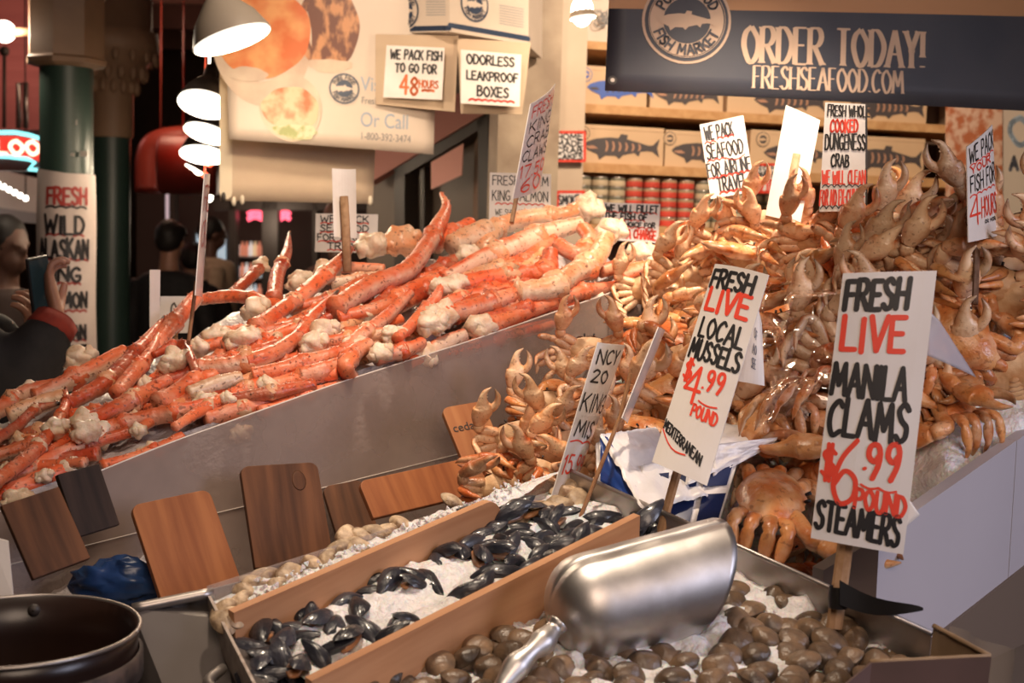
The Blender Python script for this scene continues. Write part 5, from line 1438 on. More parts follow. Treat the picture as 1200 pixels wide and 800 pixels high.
# back of a sign with its stick
t, sh = sign('turned_away_sign', 'back of a narrow white sign nailed to a brown stick on the king crab heap', [(389, 197, 2.75), (417, 198, 2.75), (418, 279, 2.73), (391, 277, 2.73)], [], card, bend=-.004)
ob('stick', tube([list(P(403, 230, 2.735)), list(P(405, 265, 2.725)), list(P(407, 318, 2.70))], [(.0095, .004)]*3, 8, up=sh.n), stick_wood, t)
wallsign('travel_sign', 'small sign reading we pack seafood for airline travel behind the turned away sign', [P(370, 250, 3.3), P(443, 251, 3.3), P(442, 296, 3.3), P(369, 295, 3.3)],
     [('WE PACK', .08, .85, .05, .23, B, .0035), ('SEAFOOD', .08, .85, .29, .46, B, .0035), ('FOR AIRLINE', .04, .96, .53, .70, B, .0035), ('TRAVEL', .2, .9, .76, .93, B, .0038)], [(.08, .85, .26, R, .002, .003, 6), (.08, .85, .5, R, .002, .003, 6), (.05, .9, .735, R, .002, .003, 6), (.2, .85, .96, R, .002, .003, 6)])
sign('thin_edge_sign', 'dark lettered sign seen edge on upon a brown stick above the left heap', [(240, 203, 2.36), (246, 204, 2.50), (237, 348, 2.46), (229, 346, 2.32)], [('FRESH', .1, .9, .1, .3, D_, .003), ('CRAB', .1, .9, .4, .6, D_, .003)], card_clean, bend=.004, stick=[(235, 330, 2.41), (231, 362, 2.40), (226, 402, 2.30)], smat=wood('red_brown_stick', (.2, .09, .05), (.3, .15, .08), 20), srad=.006)
sign('slim_card', 'slim white card standing edge on at the back of the left heap', [(176, 316, 2.6), (188, 316, 2.64), (187, 384, 2.62), (176, 384, 2.58)], [], card, stick=[(181, 350, 2.616), (180, 390, 2.61), (179, 420, 2.58)], srad=.005)
sign('low_card', 'low white card half hidden behind the leaning king crab leg', [(188, 347, 2.75), (226, 347, 2.75), (224, 390, 2.73), (186, 390, 2.73)], [('OO', .35, .75, .2, .6, M('grey_marker', (.2, .18, .17), .6), .003)], card, stick=[(205, 370, 2.756), (205, 395, 2.75), (205, 420, 2.70)], srad=.005)

# ------------------------------------------------------------------ boxes and posters hung at the back left of the stall
hb = 3.95
q = [P(457, -75, hb+.05), P(527, -70, hb-.1), P(527, 37, hb-.1), P(457, 39, hb+.05)]
q2 = [P(527, -70, hb-.1), P(620, -55, hb+.1), P(619, 53, hb+.1), P(527, 37, hb-.1)]
hbx = thing('hanging_carton', 'white shipping carton with round blue badges hung over two lettered cards', 'box', (q[2]+q[3])/2)
dp = V((0.05, .3, 0))
ob('carton_body', ([*q, q2[1], q2[2], *[p+dp for p in (*q, q2[1], q2[2])]], [(0, 1, 2, 3), (1, 4, 5, 2), (0, 6, 7, 1), (1, 7, 10, 4), (3, 2, 8, 9), (2, 5, 11, 8), (0, 3, 9, 6), (4, 10, 11, 5), (6, 9, 8, 7), (7, 8, 11, 10)]), box_card, hbx, False)
for qq, nm in ((q, 0), (q2, 1)):
    sh = Sheet(qq)
    s2 = .93 if nm == 0 else .90
    ob('navy_stripe', join(ribbon(sh, [(0.0, sh.h*(s2+.03)), (sh.w, sh.h*(s2+.03))], .008)), M('navy_print', (.03, .05, .10), .5), hbx, False)
    emblem(hbx, sh, .28 if nm == 0 else .30, .77 if nm == 0 else .66, .058, M('navy_badge', (.03, .045, .085), .5), box_card, True)
    ob('print_lines', join(*[ribbon(sh, [(sh.w*.62, sh.h*(.62+.028*k)), (sh.w*.93, sh.h*(.62+.028*k))], .0016) for k in range(8)]), M('grey_print_lines', (.35, .33, .32), .6), hbx, False)
tan_back = M('tan_backing', (.56, .42, .29), .75, col2=(.50, .36, .25), scale=4)
def hungsign(name, label, q, qb, lines, waves):
    t, sh = sign(name, label, q, lines, card, waves=waves)
    ob('backing', Sheet([P(*p) for p in qb]).geo(.004, 2, 2), tan_back, t, False)
hungsign('packing_notice', 'hand lettered card reading we pack fish to go for 48 hours', [(453, 53, 3.90), (521, 56, 3.88), (518, 117, 3.88), (449, 114, 3.90)], [(440, 40, 3.92), (537, 42, 3.91), (533, 131, 3.91), (440, 122, 3.92)],
     [('WE PACK FISH', .08, .96, .08, .25, B, .0042), ('TO GO FOR', .18, .88, .34, .50, B, .0042), ('48', .28, .58, .58, .92, O_, .0062), ('HOURS', .60, .92, .64, .78, O_, .0032)], [(.66, .85, .84, O_, .005, .002, 2)])
hungsign('boxes_notice', 'hand lettered card reading odorless leakproof boxes', [(540, 58, 3.86), (611, 64, 3.88), (609, 125, 3.88), (540, 121, 3.86)], [(536, 45, 3.90), (622, 50, 3.92), (612, 134, 3.92), (540, 133, 3.90)],
     [('ODORLESS', .10, .88, .08, .25, B, .0042), ('LEAKPROOF', .10, .95, .38, .54, B, .0042), ('BOXES', .28, .80, .66, .84, B, .0045)], [(.14, .9, .93, R, .004, .004, 7)])
# the big food poster and the canvas it hangs on
pq = [P(262, -60, 3.9), P(516, -60, 3.96), P(508, 181, 3.96), P(268, 163, 3.9)]
psh = Sheet(pq, .01)
po = thing('seafood_poster', 'large cream seafood poster with round dish photographs and faded blue writing', 'poster', (pq[2]+pq[3])/2)
ob('vinyl', psh.geo(.003, 20, 16), poster_white, po)
def blob(cx, cy, rx, ry, off, n=44, wob=0.0, sd=0):
    R = random.Random(sd); vs = []
    for i in range(n):
        a = 2*math.pi*i/n; k = 1+wob*math.sin(3*a+sd)+wob*.6*math.sin(7*a+sd*2)
        vs.append(psh(cx+rx*k*math.cos(a), cy+ry*k*math.sin(a), off))
    return vs, [tuple(range(n))]
def ppix(px, py):
    return ((px-265)/245.0, (py+60)/(232.0))
salmon_pic = M('salmon_flesh_print', (.66, .15, .035), .5, col2=(.78, .34, .12), scale=9, detail=3, amt=.3)
grill_pic = M('grilled_fish_print', (.16, .05, .025), .5, col2=(.58, .26, .11), scale=30, amt=.2, stretch=(1, 1, .45))
cake_pic = M('fish_dish_print', (.56, .13, .03), .5, col2=(.80, .48, .28), scale=16, amt=.25)
pale_pic = M('pale_plate_print', (.70, .55, .40), .5, col2=(.52, .36, .26), scale=8)
green_pic = M('lettuce_print', (.30, .32, .10), .5, col2=(.66, .58, .36), scale=30, amt=.2)
def pic(nm, px, py, rx, ry, off, mt, wob=0.0, sd=0):
    u, v = ppix(px, py); ob(nm, blob(u, v, rx/245.0, ry/232.0, off, wob=wob, sd=sd), mt, po, False)
pic('dish_rim', 306, 48, 58, 82, .0010, pale_pic)
pic('dish_photograph', 306, 40, 56, 56, .0018, salmon_pic, .02, 2)
pic('dish_garnish', 290, 92, 22, 9, .0026, pale_pic, .05, 1)
pic('dish_photograph', 383, 32, 35, 52, .0012, grill_pic, .03, 1)
pic('dish_garnish', 385, 78, 26, 8, .0020, pale_pic, .1, 3)
pic('dish_rim', 339, 130, 37, 40, .0030, pale_pic)
pic('dish_photograph', 339, 131, 34, 26, .0038, cake_pic, .03, 5)
pic('dish_garnish', 345, 158, 26, 9, .0046, green_pic, .1, 4)
u, v = ppix(402, 104); emblem(po, psh, u, v, .050, M('poster_navy', (.05, .065, .10), .5), poster_white, True, .002)
fp = fontmesh
for s, px, py, sz, mt in (('Visit Us', 421, 105, .062, grey_blue), ('FreshSeafood.com', 422, 120, .030, M('grey_print_text', (.20, .19, .19), .6)), ('Or Call', 421, 146, .062, grey_blue), ('1-800-392-3474', 421, 161, .031, M('grey_print_number', (.20, .19, .19), .6))):
    u, v = ppix(px, py); fontmesh(psh, s, u, v, sz, mt, po, 'lettering', .0015, .8)
cq = [P(258, 52, 4.0), P(445, 55, 4.06), P(437, 239, 4.06), P(258, 235, 4.0)]
cv = thing('canvas_sheet', 'plain tan canvas sheet hanging below and behind the seafood poster', 'sheet', (cq[2]+cq[3])/2)
csh = Sheet(cq, .008)
ob('canvas', csh.geo(.003, 12, 10), tan_card, cv)
ob('pale_hem', join(ribbon(csh, [(.018, .0), (.018, csh.h*.95)], .02)), M('pale_canvas_hem', (.80, .68, .50), .7), cv, False)
for k, (px, py) in enumerate(((262, 229), (274, 234), (284, 232), (434, 233))):
    solo('canvas_clip', ball(P(px, py+2, 4.0+.06*(px-258)/180), (.008, .008, .016), 10, 7), M('pale_clip', (.75, .65, .5), .5) if k else frame_m, ['dark clip at the bottom corner of the tan canvas', 'pale clip hanging nearest the canvas corner', 'pale clip hanging second from the canvas corner', 'clip at the far bottom corner of the tan canvas'][k], 'clip')

# ------------------------------------------------------------------ the ORDER TODAY banner
bqd = [P(718, -90, 2.95), P(1330, -75, 3.15), P(1330, 137, 3.15), P(709, 106, 2.95)]
bsh = Sheet(bqd, .012)
bt = thing('banner', 'wide navy banner with a round fish badge and order today lettering', 'banner', (bqd[2]+bqd[3])/2)
ob('vinyl', bsh.geo(.003, 30, 10), [navy], bt)
def bpix(px, py):
    # pixel to banner uv
    u = (px-712)/(1330-712.0); 
    top = -90+(15)*u; bot = 106+31*u
    u2 = u*3.0+0  # perspective: depth grows along the banner
    k = u*2.95/(u*2.95+(1-u)*3.15)
    return k, (py-top)/(bot-top)
u0, v0 = bpix(806, 18.5); u1, v1 = bpix(1330, 26)
ob('tan_strip', grid(lambda a, b: bsh(a, b*(bpix(712+618*a, 10+13*a)[1]), .0008), 30, 4), M('tan_strip_print', (.56, .30, .14), .5, col2=(.50, .25, .11), scale=2, stretch=(.3, 1, 4)), bt, False)
uc, vc = bpix(803, 25)
emblem(bt, bsh, uc, vc, .106, navy, vinyl_tan, True, .0016)
ob('badge_line', join(ribbon(bsh, [(uc*bsh.w+math.cos(2*math.pi*k/40)*.091, vc*bsh.h+math.sin(2*math.pi*k/40)*.091) for k in range(41)], .0007, .0055)), vinyl_tan, bt, False)
def btxt(s, x0, y0, x1, y1, hw, hw2, sf, slope):
    ua, va = bpix(x0, y0); ub, vb = bpix(x1, y1)
    H = (y1-y0)
    return text(bsh, s, ua, ub, va, bpix(x0, y1)[1], hw, slope, 0.0, hw2, sf, 0.0, .0014, .16)
ob('lettering', btxt('ORDER TODAY!', 870, 32, 1080, 74, .0066, .0024, .0095, -.008), vinyl_tan, bt, False)
ob('lettering', btxt('FRESHSEAFOOD.COM', 883, 78, 1056, 104, .0034, .0013, .0052, -.008), vinyl_tan, bt, False)
ug, vg = bpix(720, 94)
ob('grommet', disc(bsh, ug, vg, .011, .001), frame_m, bt, False); ob('grommet_ring', disc(bsh, ug, vg, .005, .0018), tin_lid, bt, False)
# white sheet over the top of the banner, crab photograph and lettered poster behind
solo('tan_board', hexa([SP(1090, 128)+snor*.12, SP(1152, 128)+snor*.12, SP(1152, 262)+snor*.12, SP(1090, 262)+snor*.12], -snor*.02), M('crab_photograph', (.68, .44, .32), .5, col2=(.46, .14, .06), scale=24, amt=.25, detail=6), 'photograph of crabs on a board beside the kraft cartons', 'photograph', smooth=False)
oq = [SP(1151, 120)+snor*.10, SP(1300, 120)+snor*.10, SP(1300, 262)+snor*.10, SP(1151, 262)+snor*.10]
osh = Sheet(oq)
ot = thing('overnight_poster', 'cream poster with big faded blue letters at the edge behind the crab heap', 'poster', (oq[2]+oq[3])/2)
ob('sheet', osh.geo(.01, 2, 2), poster_white, ot, False)
ob('lettering', text(osh, 'OV', .085, .44, .14, .36, .011, 0, 0), M('light_blue_print', (.42, .50, .58), .6), ot, False)
ob('lettering', text(osh, 'A', .09, .145, .46, .56, .008, 0, 0), M('dark_poster_print', (.1, .1, .12), .6), ot, False)
# ------------------------------------------------------------------ cedar planks
cedar = wood('cedar_plank', (.20, .065, .028), (.33, .125, .05), 14, .5)
cedar_dk = wood('dark_cedar_plank', (.055, .024, .014), (.15, .062, .030), 14, .5)
cedar_black = wood('blackened_plank', (.018, .012, .011), (.05, .03, .024), 14, .6)
def plank(label, tl, tr, br, bl, mt, th=.011, r=.014, corners=(1, 1, 0, 0), knot=None, word=None):
    a, b, c, d = [P(*p) for p in (tl, tr, br, bl)]
    ctr = (a+b+c+d)/4
    y = ((a+b)/2-(c+d)/2); h = y.length; y.normalize()
    x = ((b+c)/2-(a+d)/2); x = x-y*x.dot(y); w_ = x.length; x.normalize(); z = x.cross(y)
    t = thing('cedar_plank', label, 'plank', ctr, 'cedar planks leaning on the bin')
    pr = []
    for (sx, sy, a0, rr) in ((1, 1, 0, corners[1]), (-1, 1, 90, corners[0]), (-1, -1, 180, corners[3]), (1, -1, 270, corners[2])):
        if rr:
            for k in range(6):
                an = math.radians(a0+18*k); pr.append((sx*(w_/2-r)+math.cos(an)*r, sy*(h/2-r)+math.sin(an)*r))
        else: pr.append((sx*w_/2, sy*h/2))
    n = len(pr); vs = [V((p[0], p[1], th/2)) for p in pr]+[V((p[0], p[1], -th/2)) for p in pr]
    fs = [tuple(range(n)), tuple(range(n, 2*n))[::-1]]+[(i, i+n, (i+1) % n+n, (i+1) % n) for i in range(n)]
    me = mk('board', vs, fs, None, False); me.materials.append(mt)
    o = bpy.data.objects.new('board', me); COL.objects.link(o); o.parent = t; KIDS.setdefault(t.name, []).append(o)
    o.matrix_local = basis(x, y, z, (0, 0, 0))
    bv = o.modifiers.new('soft_edge', 'BEVEL'); bv.width = .0015; bv.segments = 2; bv.limit_method = 'ANGLE'
    if knot:
        k = ob('knot', ball((0, 0, 0), (.012, .017, .0006), 16, 6), cedar_dk, None); k.parent = t; KIDS[t.name].append(k)
        k.matrix_local = basis(x, y, z, x*knot[0]*w_+y*knot[1]*h+z*(th/2))
    if word:
        q = [ctr+x*sx*w_/2+y*sy*h/2+z*(th/2+.0006) for sx, sy in ((-1, 1), (1, 1), (1, -1), (-1, -1))]
        s_ = Sheet(q)
        fontmesh(s_, word, .06, .30, w_*.28, ink, t, 'burnt_lettering', .0004)
    return t
plank('dark cedar plank at the outer end of the king crab bin', (2, 603, 1.72), (66, 562, 1.78), (98, 645, 1.76), (45, 690, 1.70), cedar_dk, corners=(0, 0, 0, 0))
plank('blackened short plank beside the dark end plank', (68, 563, 1.79), (112, 538, 1.84), (136, 606, 1.83), (93, 640, 1.78), cedar_black, corners=(0, 0, 0, 0))
plank('smooth brown cedar plank with rounded corners behind the steel pan', (154, 602, 1.84), (241, 566, 1.93), (279, 676, 1.88), (192, 716, 1.80), cedar)
plank('dark knotty cedar plank standing in the middle of the bin side', (280, 555, 2.02), (370, 535, 2.10), (388, 652, 2.04), (300, 672, 1.97), cedar_dk, knot=(.22, .32))
plank('reddish cedar plank peeking between the knotty and the long plank', (380, 578, 2.20), (420, 556, 2.24), (446, 628, 2.20), (396, 640, 2.16), cedar_dk)
plank('long cedar plank lying on its side below the lettered one', (422, 579, 2.10), (585, 516, 2.30), (604, 565, 2.27), (440, 612, 2.08), cedar, corners=(1, 0, 0, 0))
plank('upright cedar plank with burnt lettering at the crab heap foot', (517, 485, 2.28), (563, 466, 2.33), (604, 566, 2.24), (560, 584, 2.20), wood('warm_cedar_plank', (.28, .10, .042), (.40, .175, .075), 14, .5), word='cedar')
# blue plastic in the ice behind the barrel, melt ice at the bin foot
def foot_ice(u, v):
    px = -20+205*u; p = P(px, 742-.27*px+(-52-.1*px)*v-14*v, 1.84+.0006*px+.12*v); 
    return p+V((0, 0, .02*noise.fractal(p*15, 1, 2, 4)))
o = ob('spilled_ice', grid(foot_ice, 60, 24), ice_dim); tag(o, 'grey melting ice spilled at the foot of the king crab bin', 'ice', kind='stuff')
solo('blue_plastic_bag', ball(P(138, 683, 1.87), (.068, .03, .034), 26, 16, lump=.45, lscale=3.2, seed=3), M('deep_blue_plastic', (.02, .05, .16), .3, col2=(.03, .08, .22), scale=20), 'crumpled deep blue plastic bag in the ice behind the barrel', 'bag')
solo('white_card_scrap', hexa([P(-12, 628, 1.66), P(9, 634, 1.66), P(15, 698, 1.64), P(-12, 700, 1.64)], V((0, .003, 0))), card, 'white card scrap at the edge beside the dark end plank', 'card', smooth=False)
# big dark pot in the near corner, seen from above its far lip
bc = P(20, 737, 1.47); bz = bc.z; br = .136
c_ = V((bc.x, bc.y, 0))
bl = thing('barrel', 'big black drum with a bright far lip in the lower corner', 'barrel', c_)
rust = M('worn_hoop', (.10, .07, .06), .5, col2=(.02, .015, .015), scale=40)
ob('drum', lathe([(br*.93, .0), (br*.96, .3), (br*.97, bz-.3), (br*.985, bz-.02), (br, bz), (br-.004, bz), (br*.97, bz-.05), (br*.95, bz-.35), (.001, bz-.36)], c_, 48), M('black_enamel', (.014, .008, .007), .3, col2=(.03, .014, .010), scale=5), bl)
ob('rim', tube([[c_.x+math.cos(2*math.pi*k/48)*br, c_.y+math.sin(2*math.pi*k/48)*br, bz] for k in range(49)], [.0028]*49, 6), steel, bl)
ob('hoop', lathe([(br*.985+.001, bz-.06), (br+.004, bz-.058), (br+.004, bz-.03), (br*.99+.001, bz-.028)], c_, 48), rust, bl)
ob('bolt', lathe([(.001, .006), (.007, .005), (.008, 0)], P(40, 714, 1.60), 12, (0.1, -1, 0)), frame_m, bl)

# ------------------------------------------------------------------ the scoop
ax0, ax1 = P(690, 712, 1.60), P(853, 668, 1.66)
d = (ax1-ax0).normalized(); upv = (TN-d*TN.dot(d)).normalized(); sd_ = d.cross(upv)
Rr = .066; Ls = (ax1-ax0).length
sc = thing('ice_scoop', 'large dented aluminium scoop lying face down on the clams', 'scoop', ax0)
vs, fs = [], []
NU, NV = 30, 34
for j in range(NV):
    s = j/(NV-1)
    for i in range(NU+1):
        a = math.pi*2*i/NU
        if s < .35:
            t_ = s/.35*math.pi/2; ax = -Rr*.78*math.cos(t_); rr = Rr*math.sin(t_)*.99+.0001
        else:
            t_ = (s-.35)/.65
            rr = Rr*(1+.03*t_)
            ext = Ls*(.62+.38*math.cos(a-.15)**1) if True else Ls
            ax = t_*Ls*(.55+.45*(.5+.5*math.cos(a)))
        p = ax0+d*ax+upv*(math.cos(a)*rr)+sd_*(math.sin(a)*rr)
        p += upv*.0012*noise.noise(p*25)
        vs.append(p)
for j in range(NV-1):
    for i in range(NU):
        a, b2 = j*(NU+1)+i, j*(NU+1)+i+1; fs.append((a, b2, b2+NU+1, a+NU+1))
bo = ob('bowl', (vs, fs), alu, sc); so = bo.modifiers.new('sheet', 'SOLIDIFY'); so.thickness = .0025; so.offset = 1
ob('handle', tube([list(P(655, 730, 1.535)), list(P(648, 738, 1.53)), list(P(636, 752, 1.515)), list(P(622, 764, 1.50)), list(P(606, 780, 1.49)), list(P(592, 798, 1.475)), list(P(586, 806, 1.47))], [.013, .0108, .0158, .0110, .0158, .0110, .009], 14, n=50), alu, sc)
# ------------------------------------------------------------------ bags by the heap
bag_white = M('white_plastic_bag', (.84, .80, .80), .3, col2=(.74, .70, .70), scale=12, bump=.4, bscale=25)
bag_blue = M('printed_blue', (.015, .05, .24), .35)
bag_navy = M('printed_navy', (.012, .022, .085), .35)
def crumple(q, mt, nu=26, nv=22, amp=.006, seed=0, th=.004):
    sh = Sheet([P(*p) for p in q])
    def f(off):
        return grid(lambda u, v: sh(u, v, off+amp*noise.noise(V((u*5, v*5, seed)))+amp*.6*noise.noise(V((u*13, v*11, seed+4)))), nu, nv)
    a, fa = f(0); b2, _ = f(-th); n = len(a)
    ed = []
    for i in range(nu-1): ed += [(i, i+1, i+1+n, i+n), ((nv-1)*nu+i, (nv-1)*nu+i+1, (nv-1)*nu+i+1+n, (nv-1)*nu+i+n)]
    for j in range(nv-1): ed += [(j*nu, (j+1)*nu, (j+1)*nu+n, j*nu+n), (j*nu+nu-1, (j+1)*nu+nu-1, (j+1)*nu+nu-1+n, j*nu+nu-1+n)]
    return (a+b2, fa+[tuple(i+n for i in x) for x in fa]+ed)
t = thing('printed_bag', 'white bag with bright blue panel folded open by the edge-on sign stick', 'bag', P(740, 580, 1.95))
ob('top_fold', crumple([(704, 508, 2.02), (768, 500, 2.12), (830, 580, 1.92), (752, 592, 1.88)], bag_white, seed=1), bag_white, t)
ob('blue_panel', crumple([(704, 510, 2.02), (712, 512, 2.02), (760, 596, 1.885), (704, 562, 1.98)], bag_blue, seed=2, amp=.003), bag_blue, t)
ob('side_fold', crumple([(698, 520, 2.035), (708, 512, 2.03), (722, 600, 1.95), (700, 590, 1.98)], bag_white, seed=3, amp=.003), bag_white, t)
t = thing('printed_bag', 'white bag with navy squares standing behind the mussel sign', 'bag', P(830, 600, 1.88))
bq_ = [(752, 545, 1.97), (868, 530, 2.01), (838, 628, 1.865), (752, 622, 1.90)]
ob('bag_face', crumple(bq_, bag_white, seed=5, amp=.003), bag_white, t)
bsq = Sheet([P(*p) for p in bq_])
for (u0, u1, v0, v1) in ((.05, .28, .18, .5), (.36, .6, .15, .46), (.68, .95, .10, .42), (.05, .28, .6, .95), (.36, .62, .56, .92), (.70, .97, .52, .90)):
    g_, f_ = grid(lambda u, v: bsq(u0+(u1-u0)*u, v0+(v1-v0)*v, .0045), 6, 6); ob('navy_square', (g_, f_), bag_navy, t)
ob('top_fold', crumple([(800, 492, 2.10), (850, 494, 2.16), (916, 514, 2.04), (806, 566, 1.93)], bag_white, seed=7, amp=.007), bag_white, t)
ob('end_fold', crumple([(840, 520, 1.98), (912, 512, 2.02), (905, 522, 2.02), (835, 560, 1.96)], bag_white, seed=8, amp=.004), bag_white, t)
# clear plastic bag on the crabs
def clear_bag():
    m = bpy.data.materials.new('clear_plastic_bag'); m.use_nodes = True; nt = m.node_tree; b = nt.nodes['Principled BSDF']; out = nt.nodes['Material Output']
    nt.nodes.remove(b); b = nt.nodes.new('ShaderNodeBsdfGlossy'); b.inputs[0].default_value = (1, .96, .92, 1); b.inputs['Roughness'].default_value = .10
    tr_ = nt.nodes.new('ShaderNodeBsdfTransparent'); mx = nt.nodes.new('ShaderNodeMixShader')
    lw = nt.nodes.new('ShaderNodeMath'); lw.operation = 'MULTIPLY'; lw.inputs[1].default_value = .8; pw = nt.nodes.new('ShaderNodeMath'); pw.operation = 'POWER'; pw.inputs[1].default_value = 3.0; lf = nt.nodes.new('ShaderNodeLayerWeight'); nt.links.new(lf.outputs['Facing'], pw.inputs[0]); nt.links.new(pw.outputs[0], lw.inputs[0])
    ad = nt.nodes.new('ShaderNodeMath'); ad.inputs[1].default_value = .13
    nt.links.new(lw.outputs[0], ad.inputs[0]); nt.links.new(ad.outputs[0], mx.inputs[0]); nt.links.new(tr_.outputs[0], mx.inputs[1]); nt.links.new(b.outputs[0], mx.inputs[2]); nt.links.new(mx.outputs[0], out.inputs[0])
    return m
cbm = clear_bag()
t = thing('clear_bag', 'crinkled clear plastic bag over crabs between the two tall price signs', 'bag', P(930, 480, 2.2))
def cbag(q, seed, amp=.014):
    sh = Sheet([P(*p) for p in q])
    return grid(lambda u, v: sh(u, v, amp*(abs(noise.noise(V((u*2.2, v*2.6, seed))))*2-.5)+amp*.25*abs(noise.noise(V((u*5, v*4, seed))))+.035*math.sin(math.pi*u)*math.sin(math.pi*v)), 40, 36)
ob('bag_wall', cbag([(895, 342, 2.15), (995, 335, 2.08), (985, 440, 1.92), (892, 462, 2.04)], 2), cbm, t)
ob('bag_wall', cbag([(893, 455, 2.04), (988, 432, 1.91), (990, 480, 1.87), (885, 505, 1.96)], 5), cbm, t)
# ------------------------------------------------------------------ the market hall behind
green_paint = M('dark_green_column_paint', (.022, .045, .036), .4, col2=(.03, .055, .045), scale=4)
tan_iron = M('tan_painted_iron', (.27, .165, .10), .55, col2=(.22, .13, .08), scale=6, bump=.1)
def column(label, px, d, rs, prof_cap, rose=None):
    c = P(px, 250, d); c = V((c.x, c.y, 0))
    t = thing('column', label, 'column', c, kind='thing')
    ob('shaft', lathe([(rs*1.5, 0), (rs*1.5, .12), (rs*1.1, .2), (rs, .3), (rs, 3.4)], c, 32), green_paint, t)
    ob('capital', lathe([(r, P(px, y, d).z) for r, y in prof_cap]+[(prof_cap[-1][0], 3.8)], c, 8 if rose else 24), tan_iron, t, not rose)
    return t, c
pxm = 5.0/F
t, c = column('dark green iron column with octagonal tan capital wearing a lettered sheet', 78, 5.0, 30*pxm, [(31*pxm, 82), (46*pxm, 78), (47*pxm, 73), (44*pxm, 70), (44*pxm, 3), (47*pxm, 0), (49*pxm, -10)], rose=True)
tc_ = (CM.translation-c); tc_.z = 0; tc_.normalize()
for rr, off in ((.034, .0), (.022, .006), (.010, .012)):
    m = P(71, 33, 5.0); m = V((m.x, m.y, m.z))+tc_*(.14)
    ob('rosette', lathe([(rr, -.004), (rr, .004), (rr*.8, .007)], m+tc_*off, 20, tc_, cap=True), tan_iron, t)
for (px, py, w_, h_) in ((76, 143, 28, 6), (98, 180, 8, 6), (78, 181, 18, 3)):
    q = [P(px+dx*w_/2, py+dy*h_/2, 4.893) for dx, dy in ((-1, -1), (1, -1), (1, 1), (-1, 1))]
    ob('peeling_patch', hexa(q, V((0, .004, 0))), M('pale_flake', (.4, .36, .33), .7), t, False)
# the lettered sheet wrapped round the column
rw = 31*pxm
def wrap(u, v, off=0.0):
    a = -1.45+2.9*u
    z = P(78, 204+228*v, 5.0).z
    r = rw+.004+off+.008*math.sin(v*7)*.3+.012*v*(1-abs(2*u-1)*.3)
    rt = V((tc_.y, -tc_.x, 0))*-1
    return V((c.x, c.y, z))+tc_*r*math.cos(a)+rt*r*math.sin(a)
class Wrap:
    w = 2.9*rw; h = abs(P(78, 204, 5.0).z-P(78, 432, 5.0).z)
    def __call__(s, u, v, off=0.0): return wrap(u, v, off)
ws = Wrap()
wt = thing('column_sign', 'white sheet listing wild salmon and halibut wrapped round the green column', 'sign', P(78, 432, 4.87))
gA, fA = grid(lambda u, v: wrap(u, v-.05*max(0, .5-u)*(1-v)), 24, 20)
ob('sheet', (gA, fA), M('wrapped_paper', (.52, .44, .41), .6, col2=(.46, .38, .35), scale=6), wt)
for s, u0, u1, v0, v1, mt in (('FRESH', .27, .74, .075, .155, D_), ('WILD', .24, .70, .215, .305, B), ('ALASKAN', .16, .76, .335, .43, B), ('KING', .22, .66, .475, .545, B), ('SALMON', .2, .74, .605, .68, B), ('ALASKAN', .16, .72, .77, .84, B), ('HALIBUT', .16, .73, .875, .95, B)):
    ob('lettering', text(ws, s, u0, u1, v0, v1, .0056, off=.0025), mt, wt, False)
for u0, u1, v, mt in ((.25, .74, .175, B), (.25, .70, .315, D_), (.16, .76, .44, D_), (.4, .66, .56, D_), (.4, .74, .70, D_), (.3, .72, .85, D_), (.16, .73, .965, D_)):
    ob('underline', wave(ws, u0, u1, v, .004, .006, 4), mt, wt, False)
t2, c2 = column('farther green column with flared tan capital behind the lettered column', 130, 7.2, 22*7.2/F, [(24*7.2/F, 162), (25*7.2/F, 158), (25*7.2/F, 112), (28*7.2/F, 108), (30*7.2/F, 95), (42*7.2/F, 78), (50*7.2/F, 66), (54*7.2/F, 60), (52*7.2/F, 40), (46*7.2/F, 38)])
kk = 7.2/F
lv = []
for k in range(16):
    a = 2*math.pi*k/16
    for (y, rr, sz) in ((104, 29, 6.5), (88, 38, 7), (70, 50, 6)):
        lv.append(ball(c2+V((math.cos(a+(.2 if y == 88 else 0))*rr*kk, math.sin(a+(.2 if y == 88 else 0))*rr*kk, P(130, y, 7.2).z)), (sz*kk*.7, sz*kk*.7, sz*kk*1.3), 8, 6))
ob('leaf_carving', join(*lv), tan_iron, t2)
# bulb on the capital
bulb_glow = M('bulb_glow', (1, .95, .85), .4, emit=(1, .93, .80), estr=7)
t = thing('globe_bulb', 'glowing round bulb on a short arm fixed to the tan capital', 'lamp', P(6, 38, 5.0))
ob('bulb', ball(P(5, 37, 5.0), .043, 18, 12), bulb_glow, t)
l = bpy.data.lights.new('bulb_light', 'POINT'); l.energy = 9; l.color = (1, .8, .6); l.shadow_soft_size = .05
lo = bpy.data.objects.new('bulb_light', l); COL.objects.link(lo); lo.parent = t; lo.location = P(4, 37, 4.9)-P(6, 38, 5.0)
ob('arm', tube([list(P(12, 38, 5.0)), list(P(36, 37, 5.0))], [.02, .016], 10), tan_iron, t)
